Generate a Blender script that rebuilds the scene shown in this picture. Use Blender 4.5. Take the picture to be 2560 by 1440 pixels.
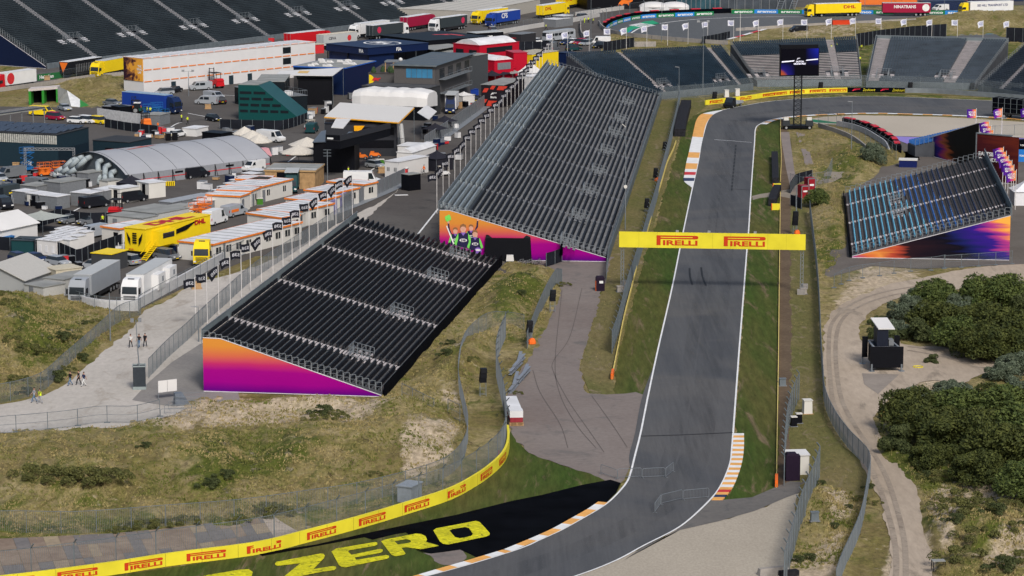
import bpy, math, random
import numpy as np
from mathutils import Vector
for o in list(bpy.data.objects): bpy.data.objects.remove(o)
S = bpy.context.scene
RAD = math.radians
# ---------------- camera: a telephoto from a helicopter, 73 m above the circuit
FPX, H, PITCH = 7200.0, 73.0, math.atan(1295 / 7200.0)
cd = bpy.data.cameras.new("camera"); cam = bpy.data.objects.new("camera", cd); S.collection.objects.link(cam)
cam.location = (0, 0, H); cam.rotation_euler = (math.pi / 2 - PITCH, 0, 0)
cd.sensor_width = 36; cd.lens = FPX / 2560 * 36; cd.clip_start = 1; cd.clip_end = 6000
S.camera = cam
# ---------------- light: bright cloudy day, soft sun from behind the camera
SUN_EL, SUN_AZ = RAD(42), RAD(162)      # azimuth clockwise from +Y
W = bpy.data.worlds.new("World"); S.world = W; W.use_nodes = True
wn = W.node_tree; sky = wn.nodes.new('ShaderNodeTexSky'); sky.sky_type = 'NISHITA'; sky.sun_disc = False
sky.sun_elevation = SUN_EL; sky.sun_rotation = SUN_AZ; sky.air_density = 1.0; sky.dust_density = 3.5; sky.ozone_density = 1.5
bgn = wn.nodes['Background']; wn.links.new(sky.outputs[0], bgn.inputs[0]); bgn.inputs[1].default_value = 0.12
sl = bpy.data.lights.new("sun", 'SUN'); sl.energy = 2.5; sl.angle = RAD(12); sl.color = (1, .965, .93)
so = bpy.data.objects.new("sun", sl); S.collection.objects.link(so)
sd = Vector((math.sin(SUN_AZ) * math.cos(SUN_EL), math.cos(SUN_AZ) * math.cos(SUN_EL), math.sin(SUN_EL)))
so.rotation_euler = sd.to_track_quat('Z', 'Y').to_euler(); so.location = (0, 0, 200)
S.view_settings.view_transform = 'Standard'; S.view_settings.look = 'None'; S.view_settings.exposure = 0.08
S.render.engine = 'CYCLES'; S.cycles.transparent_max_bounces = 12; S.cycles.max_bounces = 4; S.cycles.diffuse_bounces = 3

# ---------------- survey helpers: picture point <-> ground point (2560x1440 measure of the photograph)
_c, _s = math.cos(PITCH), math.sin(PITCH)
def P(x, y, z=0.0):
    a, b = (x - 1280) / FPX, (720 - y) / FPX
    d = Vector((a, _c + b * _s, -_s + b * _c)); t = (z - H) / d.z
    return Vector((d.x * t, d.y * t, z))
def PX(p):
    d = Vector(p) - Vector((0, 0, H)); f = d.y * _c - d.z * _s; u = d.y * _s + d.z * _c
    return (1280 + FPX * d.x / f, 720 - FPX * u / f)
def sc(y): return FPX * _c / ((P(1280, y).y) / _c + H * _s) / _c   # px per metre near picture height y
# ---------------- materials
MATS = {}
def NT(m): return m.node_tree.nodes, m.node_tree.links
def mat(name, col=(.5,.5,.5), rough=.7, metal=0, var=.12, scale=3.0, bump=0, alpha=1, emit=0, spec=.12):
    if name in MATS: return MATS[name]
    m = bpy.data.materials.new(name); m.use_nodes = True; N, L = NT(m); b = N['Principled BSDF']
    b.inputs['Roughness'].default_value = rough; b.inputs['Metallic'].default_value = metal
    b.inputs['Specular IOR Level'].default_value = spec
    tc = N.new('ShaderNodeTexCoord'); nz = N.new('ShaderNodeTexNoise'); nz.inputs['Scale'].default_value = scale
    nz.inputs['Detail'].default_value = 5; L.new(tc.outputs['Object'], nz.inputs['Vector'])
    mp = N.new('ShaderNodeMapRange'); mp.inputs['From Min'].default_value = .3; mp.inputs['From Max'].default_value = .7
    mp.inputs['To Min'].default_value = 1 - var; mp.inputs['To Max'].default_value = 1 + var * .6
    L.new(nz.outputs[0], mp.inputs['Value'])
    mx = N.new('ShaderNodeMix'); mx.data_type = 'RGBA'; mx.blend_type = 'MULTIPLY'; mx.inputs['Factor'].default_value = 1
    mx.inputs[6].default_value = (*col, 1); L.new(mp.outputs[0], mx.inputs[7]); L.new(mx.outputs[2], b.inputs['Base Color'])
    if bump:
        bp = N.new('ShaderNodeBump'); bp.inputs['Strength'].default_value = bump; L.new(nz.outputs[0], bp.inputs['Height']); L.new(bp.outputs[0], b.inputs['Normal'])
    if emit: L.new(mx.outputs[2], b.inputs['Emission Color']); b.inputs['Emission Strength'].default_value = emit
    if alpha < 1: b.inputs['Alpha'].default_value = alpha
    MATS[name] = m; return m
def ramp(N, stops, interp='LINEAR'):
    r = N.new('ShaderNodeValToRGB'); r.color_ramp.interpolation = interp; e = r.color_ramp.elements
    while len(e) > 1: e.remove(e[0])
    e[0].position = stops[0][0]; e[0].color = (*stops[0][1], 1)
    for p, c in stops[1:]:
        q = e.new(p); q.color = (*c, 1)
    return r
def noise(N, L, vec, scale, detail=6, rough=.55, dist=0):
    n = N.new('ShaderNodeTexNoise'); n.inputs['Scale'].default_value = scale; n.inputs['Detail'].default_value = detail
    n.inputs['Roughness'].default_value = rough; n.inputs['Distortion'].default_value = dist
    L.new(vec, n.inputs['Vector']); return n.outputs[0]
def mapr(N, L, v, a, b, c=0, d=1):
    m = N.new('ShaderNodeMapRange'); m.inputs['From Min'].default_value = a; m.inputs['From Max'].default_value = b
    m.inputs['To Min'].default_value = c; m.inputs['To Max'].default_value = d; L.new(v, m.inputs['Value']); return m.outputs[0]
def mixc(N, L, f, a, b, mode='MIX'):
    m = N.new('ShaderNodeMix'); m.data_type = 'RGBA'; m.blend_type = mode
    for k, v in ((0, f), (6, a), (7, b)):
        if isinstance(v, (int, float)): m.inputs[k].default_value = v
        elif isinstance(v, tuple): m.inputs[k].default_value = (*v, 1)
        else: L.new(v, m.inputs[k])
    return m.outputs[2]
def mth(N, L, op, a, b=0.0):
    m = N.new('ShaderNodeMath'); m.operation = op; m.use_clamp = False
    for k, v in ((0, a), (1, b)):
        if isinstance(v, (int, float)): m.inputs[k].default_value = v
        else: L.new(v, m.inputs[k])
    return m.outputs[0]
# ground-like material: two colours by big noise, fine noise over it, optional mapping stretch
def gmat(name, c1, c2, c3=None, big=.05, fine=1.2, stretch=(1, 1, 1), rough=.9, fvar=.25, bump=.2, rot=0):
    if name in MATS: return MATS[name]
    m = bpy.data.materials.new(name); m.use_nodes = True; N, L = NT(m); b = N['Principled BSDF']
    b.inputs['Roughness'].default_value = rough; b.inputs['Specular IOR Level'].default_value = .06
    tc = N.new('ShaderNodeTexCoord'); mp = N.new('ShaderNodeMapping'); mp.inputs['Scale'].default_value = stretch
    mp.inputs['Rotation'].default_value = (0, 0, rot); L.new(tc.outputs['Object'], mp.inputs['Vector']); v = mp.outputs[0]
    n1 = noise(N, L, v, big, 8, .6, .4); n2 = noise(N, L, v, fine, 8, .7)
    col = mixc(N, L, mapr(N, L, n1, .38, .62), c1, c2)
    if c3:
        n3 = noise(N, L, v, big * 4.3, 8, .7, .8); col = mixc(N, L, mapr(N, L, n3, .55, .66), col, c3)
    k = mapr(N, L, n2, .3, .7, 1 - fvar, 1 + fvar); col = mixc(N, L, 1.0, col, k, 'MULTIPLY')
    L.new(col, b.inputs['Base Color'])
    bp = N.new('ShaderNodeBump'); bp.inputs['Strength'].default_value = bump; L.new(n2, bp.inputs['Height']); L.new(bp.outputs[0], b.inputs['Normal'])
    MATS[name] = m; return m
# ---------------- mesh builder
BOXF = [(0, 3, 2, 1), (4, 5, 6, 7), (0, 1, 5, 4), (1, 2, 6, 5), (2, 3, 7, 6), (3, 0, 4, 7)]
class MB:
    def __init__(s): s.v = []; s.f = []; s.m = []; s.mats = []; s.cur = 0
    def mt(s, m):
        if m not in s.mats: s.mats.append(m)
        s.cur = s.mats.index(m); return s
    def add(s, vs, fs):
        n = len(s.v); s.v.extend([tuple(p) for p in vs]); s.f.extend([tuple(i + n for i in f) for f in fs]); s.m.extend([s.cur] * len(fs)); return s
    def hexa(s, p): return s.add(p, BOXF)
    def box(s, x0, x1, y0, y1, z0, z1):
        return s.hexa([(x0, y0, z0), (x1, y0, z0), (x1, y1, z0), (x0, y1, z0), (x0, y0, z1), (x1, y0, z1), (x1, y1, z1), (x0, y1, z1)])
    def taper(s, x0, x1, y0, y1, z0, z1, ix0=0, ix1=0, iy0=0, iy1=0):
        return s.hexa([(x0, y0, z0), (x1, y0, z0), (x1, y1, z0), (x0, y1, z0), (x0 + ix0, y0 + iy0, z1), (x1 - ix1, y0 + iy0, z1), (x1 - ix1, y1 - iy1, z1), (x0 + ix0, y1 - iy1, z1)])
    def prism(s, pts, a, b, axis='y'):     # polygon (list of 2-D) extruded along axis from a to b
        n = len(pts)
        def q(p, t): return (p[0], t, p[1]) if axis == 'y' else ((p[0], p[1], t) if axis == 'z' else (t, p[0], p[1]))
        vs = [q(p, a) for p in pts] + [q(p, b) for p in pts]
        fs = [tuple(range(n)), tuple(range(2 * n - 1, n - 1, -1))] + [(i, i + n, (i + 1) % n + n, (i + 1) % n) for i in range(n)]
        return s.add(vs, fs)
    def cyl(s, c, r, h, n=12, axis='z', r2=None):
        r2 = r if r2 is None else r2; vs = []
        for k, (rr, t) in enumerate(((r, 0), (r2, h))):
            for i in range(n):
                a = 2 * math.pi * i / n; p, q = rr * math.cos(a), rr * math.sin(a)
                d = {'z': (p, q, t), 'y': (p, t, q), 'x': (t, p, q)}[axis]; vs.append((c[0] + d[0], c[1] + d[1], c[2] + d[2]))
        return s.add(vs, [tuple(range(n - 1, -1, -1)), tuple(range(n, 2 * n))] + [(i, (i + 1) % n, (i + 1) % n + n, i + n) for i in range(n)])
    def bar(s, a, b, r=.03, n=4):
        a, b = Vector(a), Vector(b); d = b - a
        if d.length < 1e-6: return s
        d.normalize(); u = d.cross(Vector((0, 0, 1)));
        if u.length < .01: u = Vector((1, 0, 0))
        u.normalize(); w = d.cross(u); vs = []
        for p in (a, b):
            for i in range(n):
                t = 2 * math.pi * (i + .5) / n; vs.append(p + u * (r * math.cos(t)) + w * (r * math.sin(t)))
        return s.add(vs, [tuple(range(n - 1, -1, -1)), tuple(range(n, 2 * n))] + [(i, (i + 1) % n, (i + 1) % n + n, i + n) for i in range(n)])
    def line(s, pts, r=.03, n=4):
        for a, b in zip(pts, pts[1:]): s.bar(a, b, r, n)
        return s
    def quad(s, a, b, c, d): return s.add([a, b, c, d], [(0, 1, 2, 3)])
    def poly(s, pts): return s.add(pts, [tuple(range(len(pts)))])
    def dome(s, c, rx, ry, rz, n=12, k=5, half=True):
        vs = []; fs = []; lo = 0 if half else -k
        for j in range(lo, k + 1):
            a = j / k * math.pi / 2
            for i in range(n):
                t = 2 * math.pi * i / n; vs.append((c[0] + rx * math.cos(a) * math.cos(t), c[1] + ry * math.cos(a) * math.sin(t), c[2] + rz * math.sin(a)))
        for j in range(k - lo):
            for i in range(n): fs.append((j * n + i, j * n + (i + 1) % n, (j + 1) * n + (i + 1) % n, (j + 1) * n + i))
        return s.add(vs, fs)
    def mesh(s, name, m=None, smooth=False):
        me = bpy.data.meshes.new(name); me.from_pydata(s.v, [], s.f)
        for q in (s.mats or [m]): me.materials.append(q)
        if s.mats: me.polygons.foreach_set('material_index', s.m)
        if smooth: me.polygons.foreach_set('use_smooth', [True] * len(s.f))
        me.update(); return me
    def obj(s, name, m=None, parent=None, smooth=False, loc=None, rz=0):
        o = bpy.data.objects.new(name, s.mesh(name, m, smooth)); S.collection.objects.link(o)
        if parent: o.parent = parent
        if loc is not None: o.location = loc
        if rz: o.rotation_euler[2] = rz
        return o
def tag(o, label, cat, group=None):
    o['label'] = label; o['category'] = cat
    if group: o['group'] = group
    return o
def struct(o, kind='structure', label=None):
    o['kind'] = kind
    if label: o['label'] = label
    return o
def thing(name, label, cat, loc=(0, 0, 0), rz=0, group=None):
    o = bpy.data.objects.new(name, None); S.collection.objects.link(o); o.empty_display_size = .1
    o.location = loc; o.rotation_euler = (0, 0, rz); return tag(o, label, cat, group)
def kids(o): return [c for c in bpy.data.objects if c.parent == o]
TREE = {}
def dup(root, loc, rz, label, group=None, scale=1):
    if root.name not in TREE: TREE[root.name] = [(c, kids(c)) for c in kids(root)]
    r = root.copy(); S.collection.objects.link(r); r.location = loc; r.rotation_euler = (0, 0, rz); r['label'] = label
    if scale != 1: r.scale = (scale,) * 3 if isinstance(scale, (int, float)) else scale
    if group: r['group'] = group
    for ch, gs in TREE[root.name]:
        c = ch.copy(); S.collection.objects.link(c); c.parent = r
        for g in gs:
            d = g.copy(); S.collection.objects.link(d); d.parent = c
    return r
ORD = ['first', 'second', 'third', 'fourth', 'fifth', 'sixth', 'seventh', 'eighth', 'ninth', 'tenth', 'eleventh', 'twelfth', 'thirteenth', 'fourteenth', 'fifteenth', 'sixteenth', 'seventeenth', 'eighteenth', 'nineteenth', 'twentieth', 'twenty-first', 'twenty-second', 'twenty-third', 'twenty-fourth', 'twenty-fifth', 'twenty-sixth', 'twenty-seventh', 'twenty-eighth']
# frame of a thing: ground edge seen from (x1,y1) to (x2,y2) at height z -> origin, angle, length
def FR(x1, y1, x2, y2, z=0):
    a, b = P(x1, y1, z), P(x2, y2, z); d = b - a
    return Vector((a.x, a.y, 0)), math.atan2(d.y, d.x), d.length
# ---------------- lettering as flat meshes
TXT = {}
def text2d(s, bold=.02, sx=1.0, shear=0):
    k = (s, bold, sx, shear)
    if k in TXT: return TXT[k]
    c = bpy.data.curves.new('t', 'FONT'); c.body = s; c.offset = bold; c.shear = shear; c.resolution_u = 3
    o = bpy.data.objects.new('t', c); S.collection.objects.link(o); dg = bpy.context.evaluated_depsgraph_get(); dg.update()
    me = o.evaluated_get(dg).to_mesh(); v = [(p.co.x * sx, p.co.y) for p in me.vertices]; f = [tuple(p.vertices) for p in me.polygons]
    o.evaluated_get(dg).to_mesh_clear(); bpy.data.objects.remove(o); bpy.data.curves.remove(c)
    x0 = min(p[0] for p in v); y0 = min(p[1] for p in v); h = max(p[1] for p in v) - y0
    v = [((p[0] - x0) / h, (p[1] - y0) / h) for p in v]; TXT[k] = (v, f, max(p[0] for p in v)); return TXT[k]
def txt(mb, s, o, ux, uy, h, bold=.02, sx=1.0, center=True, shear=0, width=None):
    v, f, w = text2d(s, bold, sx, shear); o, ux, uy = Vector(o), Vector(ux).normalized(), Vector(uy).normalized()
    kx = h if width is None else width / w
    c = w / 2 if center else 0
    mb.add([o + ux * ((p[0] - c) * kx) + uy * ((p[1] - (.5 if center else 0)) * h) for p in v], f); return w * kx
def pirelli2d():
    v, f, w = text2d('IRELLI', .035, 1.25); vs = [(.72 + p[0] / w * 3.83, p[1] * .52) for p in v]; fs = list(f)
    def q(*r):
        n = len(vs); vs.extend(r); fs.append(tuple(range(n, n + len(r))))
    q((0, 0), (.45, 0), (.45, 1), (0, 1)); q((.45, .86), (4.45, .86), (4.4, 1), (.45, 1)); q((.45, .64), (4.4, .64), (4.45, .77), (.45, .77))
    q((4.0, .77), (4.45, .77), (4.45, .86), (4.0, .86)); q((4.4, .64), (4.55, .67), (4.63, .76), (4.63, .88), (4.55, .97), (4.4, 1))
    return vs, fs, 4.63
def in_poly(x, y, poly):
    r = False; j = len(poly) - 1
    for i in range(len(poly)):
        if (poly[i][1] > y) != (poly[j][1] > y) and x < (poly[j][0] - poly[i][0]) * (y - poly[i][1]) / (poly[j][1] - poly[i][1]) + poly[i][0]: r = not r
        j = i
    return r
def spline(pts, step=1.5):    # Catmull-Rom through points (Vectors), resampled about every step metres
    pts = [Vector(p) for p in pts]
    if len(pts) < 3:
        n = max(1, int((pts[1] - pts[0]).length / step)); return [pts[0].lerp(pts[1], i / n) for i in range(n + 1)]
    q = [pts[0] * 2 - pts[1]] + pts + [pts[-1] * 2 - pts[-2]]; out = []
    for i in range(1, len(q) - 2):
        a, b, c, d = q[i - 1:i + 3]; n = max(1, int(round((c - b).length / step)))
        for k in range(n):
            t = k / n; out.append(.5 * ((2 * b) + (c - a) * t + (2 * a - 5 * b + 4 * c - d) * t * t + (3 * b - a - 3 * c + d) * t ** 3))
    out.append(pts[-1]); return out
def gp(px, z=0): return [P(x, y, z) for x, y in px]
# ================= GROUND =================
rng = np.random.default_rng(5)
def vnoise(x, y, seed=0):
    xi = np.floor(x).astype(np.int64); yi = np.floor(y).astype(np.int64); fx = x - xi; fy = y - yi
    def h(a, b):
        n = (a * 374761393 + b * 668265263 + seed * 1442695041) & 0xffffffff; n = ((n ^ (n >> 13)) * 1274126177) & 0xffffffff
        return ((n ^ (n >> 16)) & 0xffff) / 65535.0
    ux = fx * fx * (3 - 2 * fx); uy = fy * fy * (3 - 2 * fy)
    return (h(xi, yi) * (1 - ux) + h(xi + 1, yi) * ux) * (1 - uy) + (h(xi, yi + 1) * (1 - ux) + h(xi + 1, yi + 1) * ux) * uy
def fbm(x, y, o=4, seed=0):
    r = 0; a = .5
    for i in range(o): r = r + a * (vnoise(x * 2 ** i, y * 2 ** i, seed + i) - .5); a *= .5
    return r
# mounds: picture position of the foot point, radii in metres, rotation, height
MOUNDS = [(-120, 870, 15, 34, -.12, 6.0), (30, 800, 8, 22, -.35, 2.2), (-350, 800, 14, 40, 0, 7), (450, 1165, 13, 15, 0, 2.3), (150, 1180, 14, 15, 0, 1.9), (800, 1120, 10, 15, 0, 2.4),
          (-150, 1190, 14, 15, 0, 2.2), (1000, 1080, 6, 16, .1, 1.9), (760, 1012, 9, 3, 0, .8), (1285, 735, 3.6, 22, -.17, 2.2), (1150, 900, 3, 22, -.17, 1.5), (1320, 700, 4, 14, -.1, 1.0),
          (2125, 400, 4.5, 30, 0, 1.6), (2080, 560, 3.2, 26, 0, 1.2), (2230, 395, 4, 10, 0, .9), (2440, 1330, 8, 9, .5, 1.8), (2500, 1200, 6, 10, 0, 1.3), (2420, 1420, 8, 6, 0, 1.2), (2060, 1330, 2.2, 20, 0, .5),
          (2200, 70, 30, 30, 0, 1.5), (2480, 60, 30, 34, 0, 4.0), (250, 215, 10, 14, 0, 2.0), (2700, 900, 14, 40, 0, 3)]
MW = [(P(a, b), rx, ry, r, h) for a, b, rx, ry, r, h in MOUNDS]
POLY_ROUGH = [[(-400, 1090), (300, 1065), (420, 1040), (480, 1005), (700, 1000), (960, 1000), (1010, 940), (1260, 655), (1400, 690), (1360, 800), (1330, 880), (1230, 850), (1170, 1000), (1170, 1130), (1040, 1215), (600, 1300), (0, 1330), (-400, 1330)],
              [(-500, 700), (30, 700), (190, 760), (340, 790), (230, 890), (60, 990), (-500, 1000)],
              [(1990, 330), (2110, 340), (2260, 380), (2110, 470), (2100, 640), (2050, 720), (2030, 510), (2000, 480), (1990, 400)],
              [(2180, 1090), (2560, 1150), (2900, 1150), (2900, 1700), (2350, 1700), (2345, 1400), (2300, 1220)],
              [(2010, 1200), (2165, 1250), (2110, 1420), (1980, 1420)], [(140, 205), (330, 180), (330, 240), (230, 262)],
              [(2280, 62), (2420, 48), (2900, 30), (2900, 130), (2540, 130), (2500, 70), (2240, 84), (2050, 96), (1960, 98), (1930, 80)], [(1520, 84), (1600, 96), (1830, 114), (1800, 122), (1600, 118), (1530, 100)]]
POLY_SAND = [[(500, 1000), (950, 1005), (1040, 1025), (960, 1045), (860, 1085), (700, 1090), (620, 1075), (480, 1070), (300, 1068), (420, 1030)],
             [(1010, 1090), (1100, 1085), (1165, 1060), (1165, 1110), (1120, 1160), (1060, 1200), (1000, 1190), (1010, 1130)],
             [(1090, 990), (1150, 1000), (1160, 1040), (1110, 1030)],
             [(2360, 1215), (2560, 1205), (2620, 1260), (2420, 1270), (2380, 1380), (2350, 1380)], [(2420, 1400), (2560, 1300), (2640, 1340), (2600, 1400), (2480, 1440)],
             [(2080, 1150), (2120, 1170), (2080, 1210), (2060, 1190)], [(2050, 1240), (2120, 1240), (2080, 1320), (2040, 1330)], [(2000, 1400), (2090, 1330), (2110, 1400), (2080, 1500), (1990, 1500)],
             [(2130, 660), (2300, 690), (2200, 760), (2080, 780)], [(2260, 930), (2420, 930), (2330, 980), (2240, 1010)], [(1490, 60), (1530, 84), (1620, 102), (1530, 90), (1460, 80)],
             [(1640, 250), (1700, 250), (1690, 330), (1640, 350)], [(1930, 75), (2300, 62), (2150, 92), (1960, 95)], [(2240, 1330), (2330, 1330), (2340, 1500), (2200, 1500)]]
POLY_GREEN = [[(30, 750), (180, 830), (230, 880), (120, 940), (0, 940)], [(480, 1130), (760, 1120), (820, 1170), (600, 1210), (480, 1190)], [(450, 1180), (640, 1190), (620, 1250), (500, 1240)],
              [(1240, 670), (1380, 700), (1330, 780), (1230, 800)], [(60, 1190), (300, 1200), (290, 1235), (80, 1230)], [(-400, 1320), (0, 1310), (600, 1300), (900, 1245), (1160, 1180), (1160, 1215), (900, 1270), (600, 1320), (0, 1350), (-400, 1360)],
              [(2050, 420), (2150, 350), (2170, 400), (2080, 480)], [(2320, 1280), (2500, 1300), (2480, 1360), (2350, 1340)], [(100, 1075), (400, 1060), (480, 1075), (300, 1095)], [(1520, 105), (1800, 115), (1800, 125), (1520, 118)],
              [(2100, 640), (2060, 720), (2040, 600), (2060, 520)], [(2230, 1110), (2420, 1150), (2400, 1240), (2290, 1200)], [(1960, 110), (2560, 100), (2560, 260), (1900, 240)]]
rows = [9000, 4500, 2600, 2000] + list(range(1760, -300, -7)) + [-340, -390, -440, -480, -510, -535, -552, -563]
cols = np.array([-9000, -4000, -2000, -1200] + list(range(-800, 3400, 7)) + [3800, 4600, 7000, 12000], float)
Yr = np.array([P(1280, r).y for r in rows]); sc_r = np.array([P(2280, r).x / 1000 for r in rows])
GX = (cols[None, :] - 1280) * sc_r[:, None]; GY = np.repeat(Yr[:, None], len(cols), 1)
PXX = np.repeat(cols[None, :], len(rows), 0); PYY = np.repeat(np.array(rows, float)[:, None], len(cols), 1)
def pmask(polys, blur=3, wob=0):
    m = np.zeros(PXX.shape)
    jx = PXX + fbm(GX * .12, GY * .05, 4, 3) * wob * 2; jy = PYY + fbm(GX * .12, GY * .05, 4, 9) * wob
    for poly in polys:
        r = np.zeros(m.shape, bool); j = len(poly) - 1
        for i in range(len(poly)):
            (xi, yi), (xj, yj) = poly[i], poly[j]
            if yi != yj: r ^= ((yi > jy) != (yj > jy)) & (jx < (xj - xi) * (jy - yi) / (yj - yi) + xi)
            j = i
        m = np.maximum(m, r)
    for _ in range(blur):
        m = (m + np.roll(m, 1, 0) + np.roll(m, -1, 0) + np.roll(m, 1, 1) + np.roll(m, -1, 1)) / 5
    return m
MR = pmask(POLY_ROUGH, 6); MS = pmask(POLY_SAND, 3, 60); MG = pmask(POLY_GREEN, 8, 60)
def mound_h(X, Y):
    h = np.zeros(np.shape(X))
    for c, rx, ry, r, hh in MW:
        dx, dy = X - c.x, Y - c.y; u = (dx * math.cos(r) + dy * math.sin(r)) / rx; w = (-dx * math.sin(r) + dy * math.cos(r)) / ry
        h = np.maximum(h, hh * np.exp(-(u * u + w * w) * 1.3) - .12 * hh)
    return h
GZ = np.where(MR > .02, mound_h(GX, GY) * np.clip(MR * 1.6, 0, 1) + MR * (fbm(GX * .22, GY * .16, 4, 11) * 2.1 + fbm(GX * .9, GY * .6, 3, 21) * .9 + .12), 0) - .04
GZ = np.maximum(GZ, -.04)
NRW, NCL = GX.shape
me = bpy.data.meshes.new('ground'); me.from_pydata(np.stack([GX, GY, GZ], -1).reshape(-1, 3).tolist(), [],
    [(i * NCL + j, i * NCL + j + 1, (i + 1) * NCL + j + 1, (i + 1) * NCL + j) for i in range(NRW - 1) for j in range(NCL - 1)])
for nm, arr in (('sand', MS), ('green', MG), ('rough', MR)):
    a = me.attributes.new(nm, 'FLOAT', 'POINT'); a.data.foreach_set('value', arr.reshape(-1))
me.polygons.foreach_set('use_smooth', [True] * len(me.polygons))
g = bpy.data.objects.new('ground', me); S.collection.objects.link(g); struct(g)
def ground_z(x, y):
    px, py = PX((x, y, 0)); j = (px - cols[4]) / 7 + 4; i = (1760 - py) / 7 + 4
    i0, j0 = int(i), int(j)
    if 0 <= i0 < NRW - 1 and 0 <= j0 < NCL - 1: return float(GZ[i0, j0] * (1 - (i - i0)) + GZ[i0 + 1, j0] * (i - i0))
    return 0
m = bpy.data.materials.new('dune_grass'); m.use_nodes = True; N, L = NT(m); b = N['Principled BSDF']; b.inputs['Roughness'].default_value = .95; b.inputs['Specular IOR Level'].default_value = .1
tc = N.new('ShaderNodeTexCoord'); mp = N.new('ShaderNodeMapping'); mp.inputs['Scale'].default_value = (1, .62, 1); L.new(tc.outputs['Object'], mp.inputs[0]); v = mp.outputs[0]
def attr(nm):
    a = N.new('ShaderNodeAttribute'); a.attribute_name = nm; return a.outputs['Fac']
n1 = noise(N, L, v, .09, 9, .62, .6); n2 = noise(N, L, v, .35, 9, .7, .5); n3 = noise(N, L, v, 1.6, 9, .75); n4 = noise(N, L, v, .17, 9, .68, 1.2)
c = mixc(N, L, mapr(N, L, n1, .4, .6), (.17, .135, .055), (.31, .25, .125))
c = mixc(N, L, mapr(N, L, n2, .45, .62), c, (.18, .155, .048)); c = mixc(N, L, mapr(N, L, noise(N, L, v, .55, 8, .75, 1), .56, .68), c, (.075, .055, .03))
gf = mth(N, L, 'ADD', n4, mth(N, L, 'MULTIPLY', attr('green'), .17)); c = mixc(N, L, mapr(N, L, gf, .53, .66), c, (.085, .1, .018))
c = mixc(N, L, mapr(N, L, mth(N, L, 'ADD', n2, mth(N, L, 'MULTIPLY', attr('green'), .1)), .62, .7), c, (.042, .05, .014))
n5 = noise(N, L, v, .8, 9, .75, .5); sf = mth(N, L, 'ADD', mth(N, L, 'MULTIPLY', attr('sand'), .17), mth(N, L, 'ADD', mth(N, L, 'MULTIPLY', n2, .45), mth(N, L, 'MULTIPLY', n5, .55)))
c = mixc(N, L, mapr(N, L, sf, .56, .67), c, (.44, .355, .25))
c = mixc(N, L, 1.0, c, mapr(N, L, n3, .3, .7, .55, 1.45), 'MULTIPLY'); L.new(c, b.inputs['Base Color'])
bp = N.new('ShaderNodeBump'); bp.inputs['Strength'].default_value = .6; bp.inputs['Distance'].default_value = .5; L.new(n3, bp.inputs['Height']); L.new(bp.outputs[0], b.inputs['Normal'])
me.materials.append(m)
# ---------------- flat sheets
ASPH = gmat('asphalt_track', (.092, .098, .102), (.115, .118, .12), None, .03, 2.0, (1, .06, 1), .8, .09, .05, -.1)
def track_mat():    # racing asphalt: long streaks running with the straight, darker line of rubber in the middle
    m = bpy.data.materials.new('racing_asphalt'); m.use_nodes = True; N, L = NT(m); b = N['Principled BSDF']; b.inputs['Roughness'].default_value = .8
    b.inputs['Specular IOR Level'].default_value = .1
    tc = N.new('ShaderNodeTexCoord'); mp = N.new('ShaderNodeMapping'); mp.inputs['Rotation'].default_value = (0, 0, RAD(6)); mp.inputs['Scale'].default_value = (1, .045, 1); L.new(tc.outputs['Object'], mp.inputs[0])
    a = noise(N, L, mp.outputs[0], .35, 6, .6, .3); bb = noise(N, L, mp.outputs[0], 3, 5, .7); d = noise(N, L, tc.outputs['Object'], 5, 5, .8); e = noise(N, L, tc.outputs['Object'], .035, 5, .6, 1)
    c = mixc(N, L, mapr(N, L, a, .38, .62), (.068, .071, .076), (.088, .09, .093)); c = mixc(N, L, mapr(N, L, e, .42, .62), c, (.1, .098, .096))
    c = mixc(N, L, 1.0, c, mapr(N, L, bb, .3, .7, .9, 1.08), 'MULTIPLY'); c = mixc(N, L, 1.0, c, mapr(N, L, d, .3, .7, .9, 1.1), 'MULTIPLY')
    L.new(c, b.inputs['Base Color']); return m
TRK = track_mat()
PADK = gmat('asphalt_paddock', (.085, .077, .071), (.108, .1, .092), (.07, .065, .061), .035, 1.8, rough=.88, fvar=.13)
ROAD = gmat('asphalt_old', (.175, .145, .13), (.205, .176, .158), (.15, .135, .125), .05, 1.5, rough=.9, fvar=.13)
SANDP = gmat('sandy_path', (.47, .435, .39), (.39, .36, .315), (.33, .295, .25), .06, 1.4, (1, .5, 1), fvar=.13)
TRAIL = gmat('dirt_road', (.4, .33, .255), (.33, .27, .205), (.24, .2, .155), .07, 1.6, (1, .22, 1), fvar=.14)
GRAVEL = gmat('gravel_bed', (.39, .345, .275), (.335, .295, .235), None, .05, 4, (1, .5, 1), fvar=.16)
VERGE = gmat('mown_grass', (.042, .07, .013), (.085, .082, .024), (.15, .115, .066), .11, 1.8, (1, .12, 1), fvar=.38, rot=-.08)
VERGE2 = gmat('dry_grass', (.155, .128, .056), (.11, .108, .036), (.2, .16, .1), .1, 1.8, (1, .35, 1), fvar=.3)
DIRT = gmat('bare_dirt', (.105, .075, .05), (.13, .095, .062), None, .2, 2.0, fvar=.25)
CONC = gmat('concrete_slab', (.33, .3, .265), (.25, .235, .22), (.19, .185, .18), .07, 2.0, fvar=.15)
PAVE = gmat('pale_pavement', (.46, .45, .43), (.4, .39, .37), None, .1, 2.0, fvar=.08)
WHITE = mat('white_paint', (.72, .72, .7), .6, var=.12, scale=.8); ORANGE = mat('kerb_orange', (.74, .37, .1), .6, var=.15, scale=.8); REDK = mat('kerb_red', (.52, .03, .035), .6)
BLK = mat('black_paint', (.003, .0035, .005), .95, var=.5, scale=.3, spec=.02); DKB = mat('kerb_dark_blue', (.03, .04, .09), .6)
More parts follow.
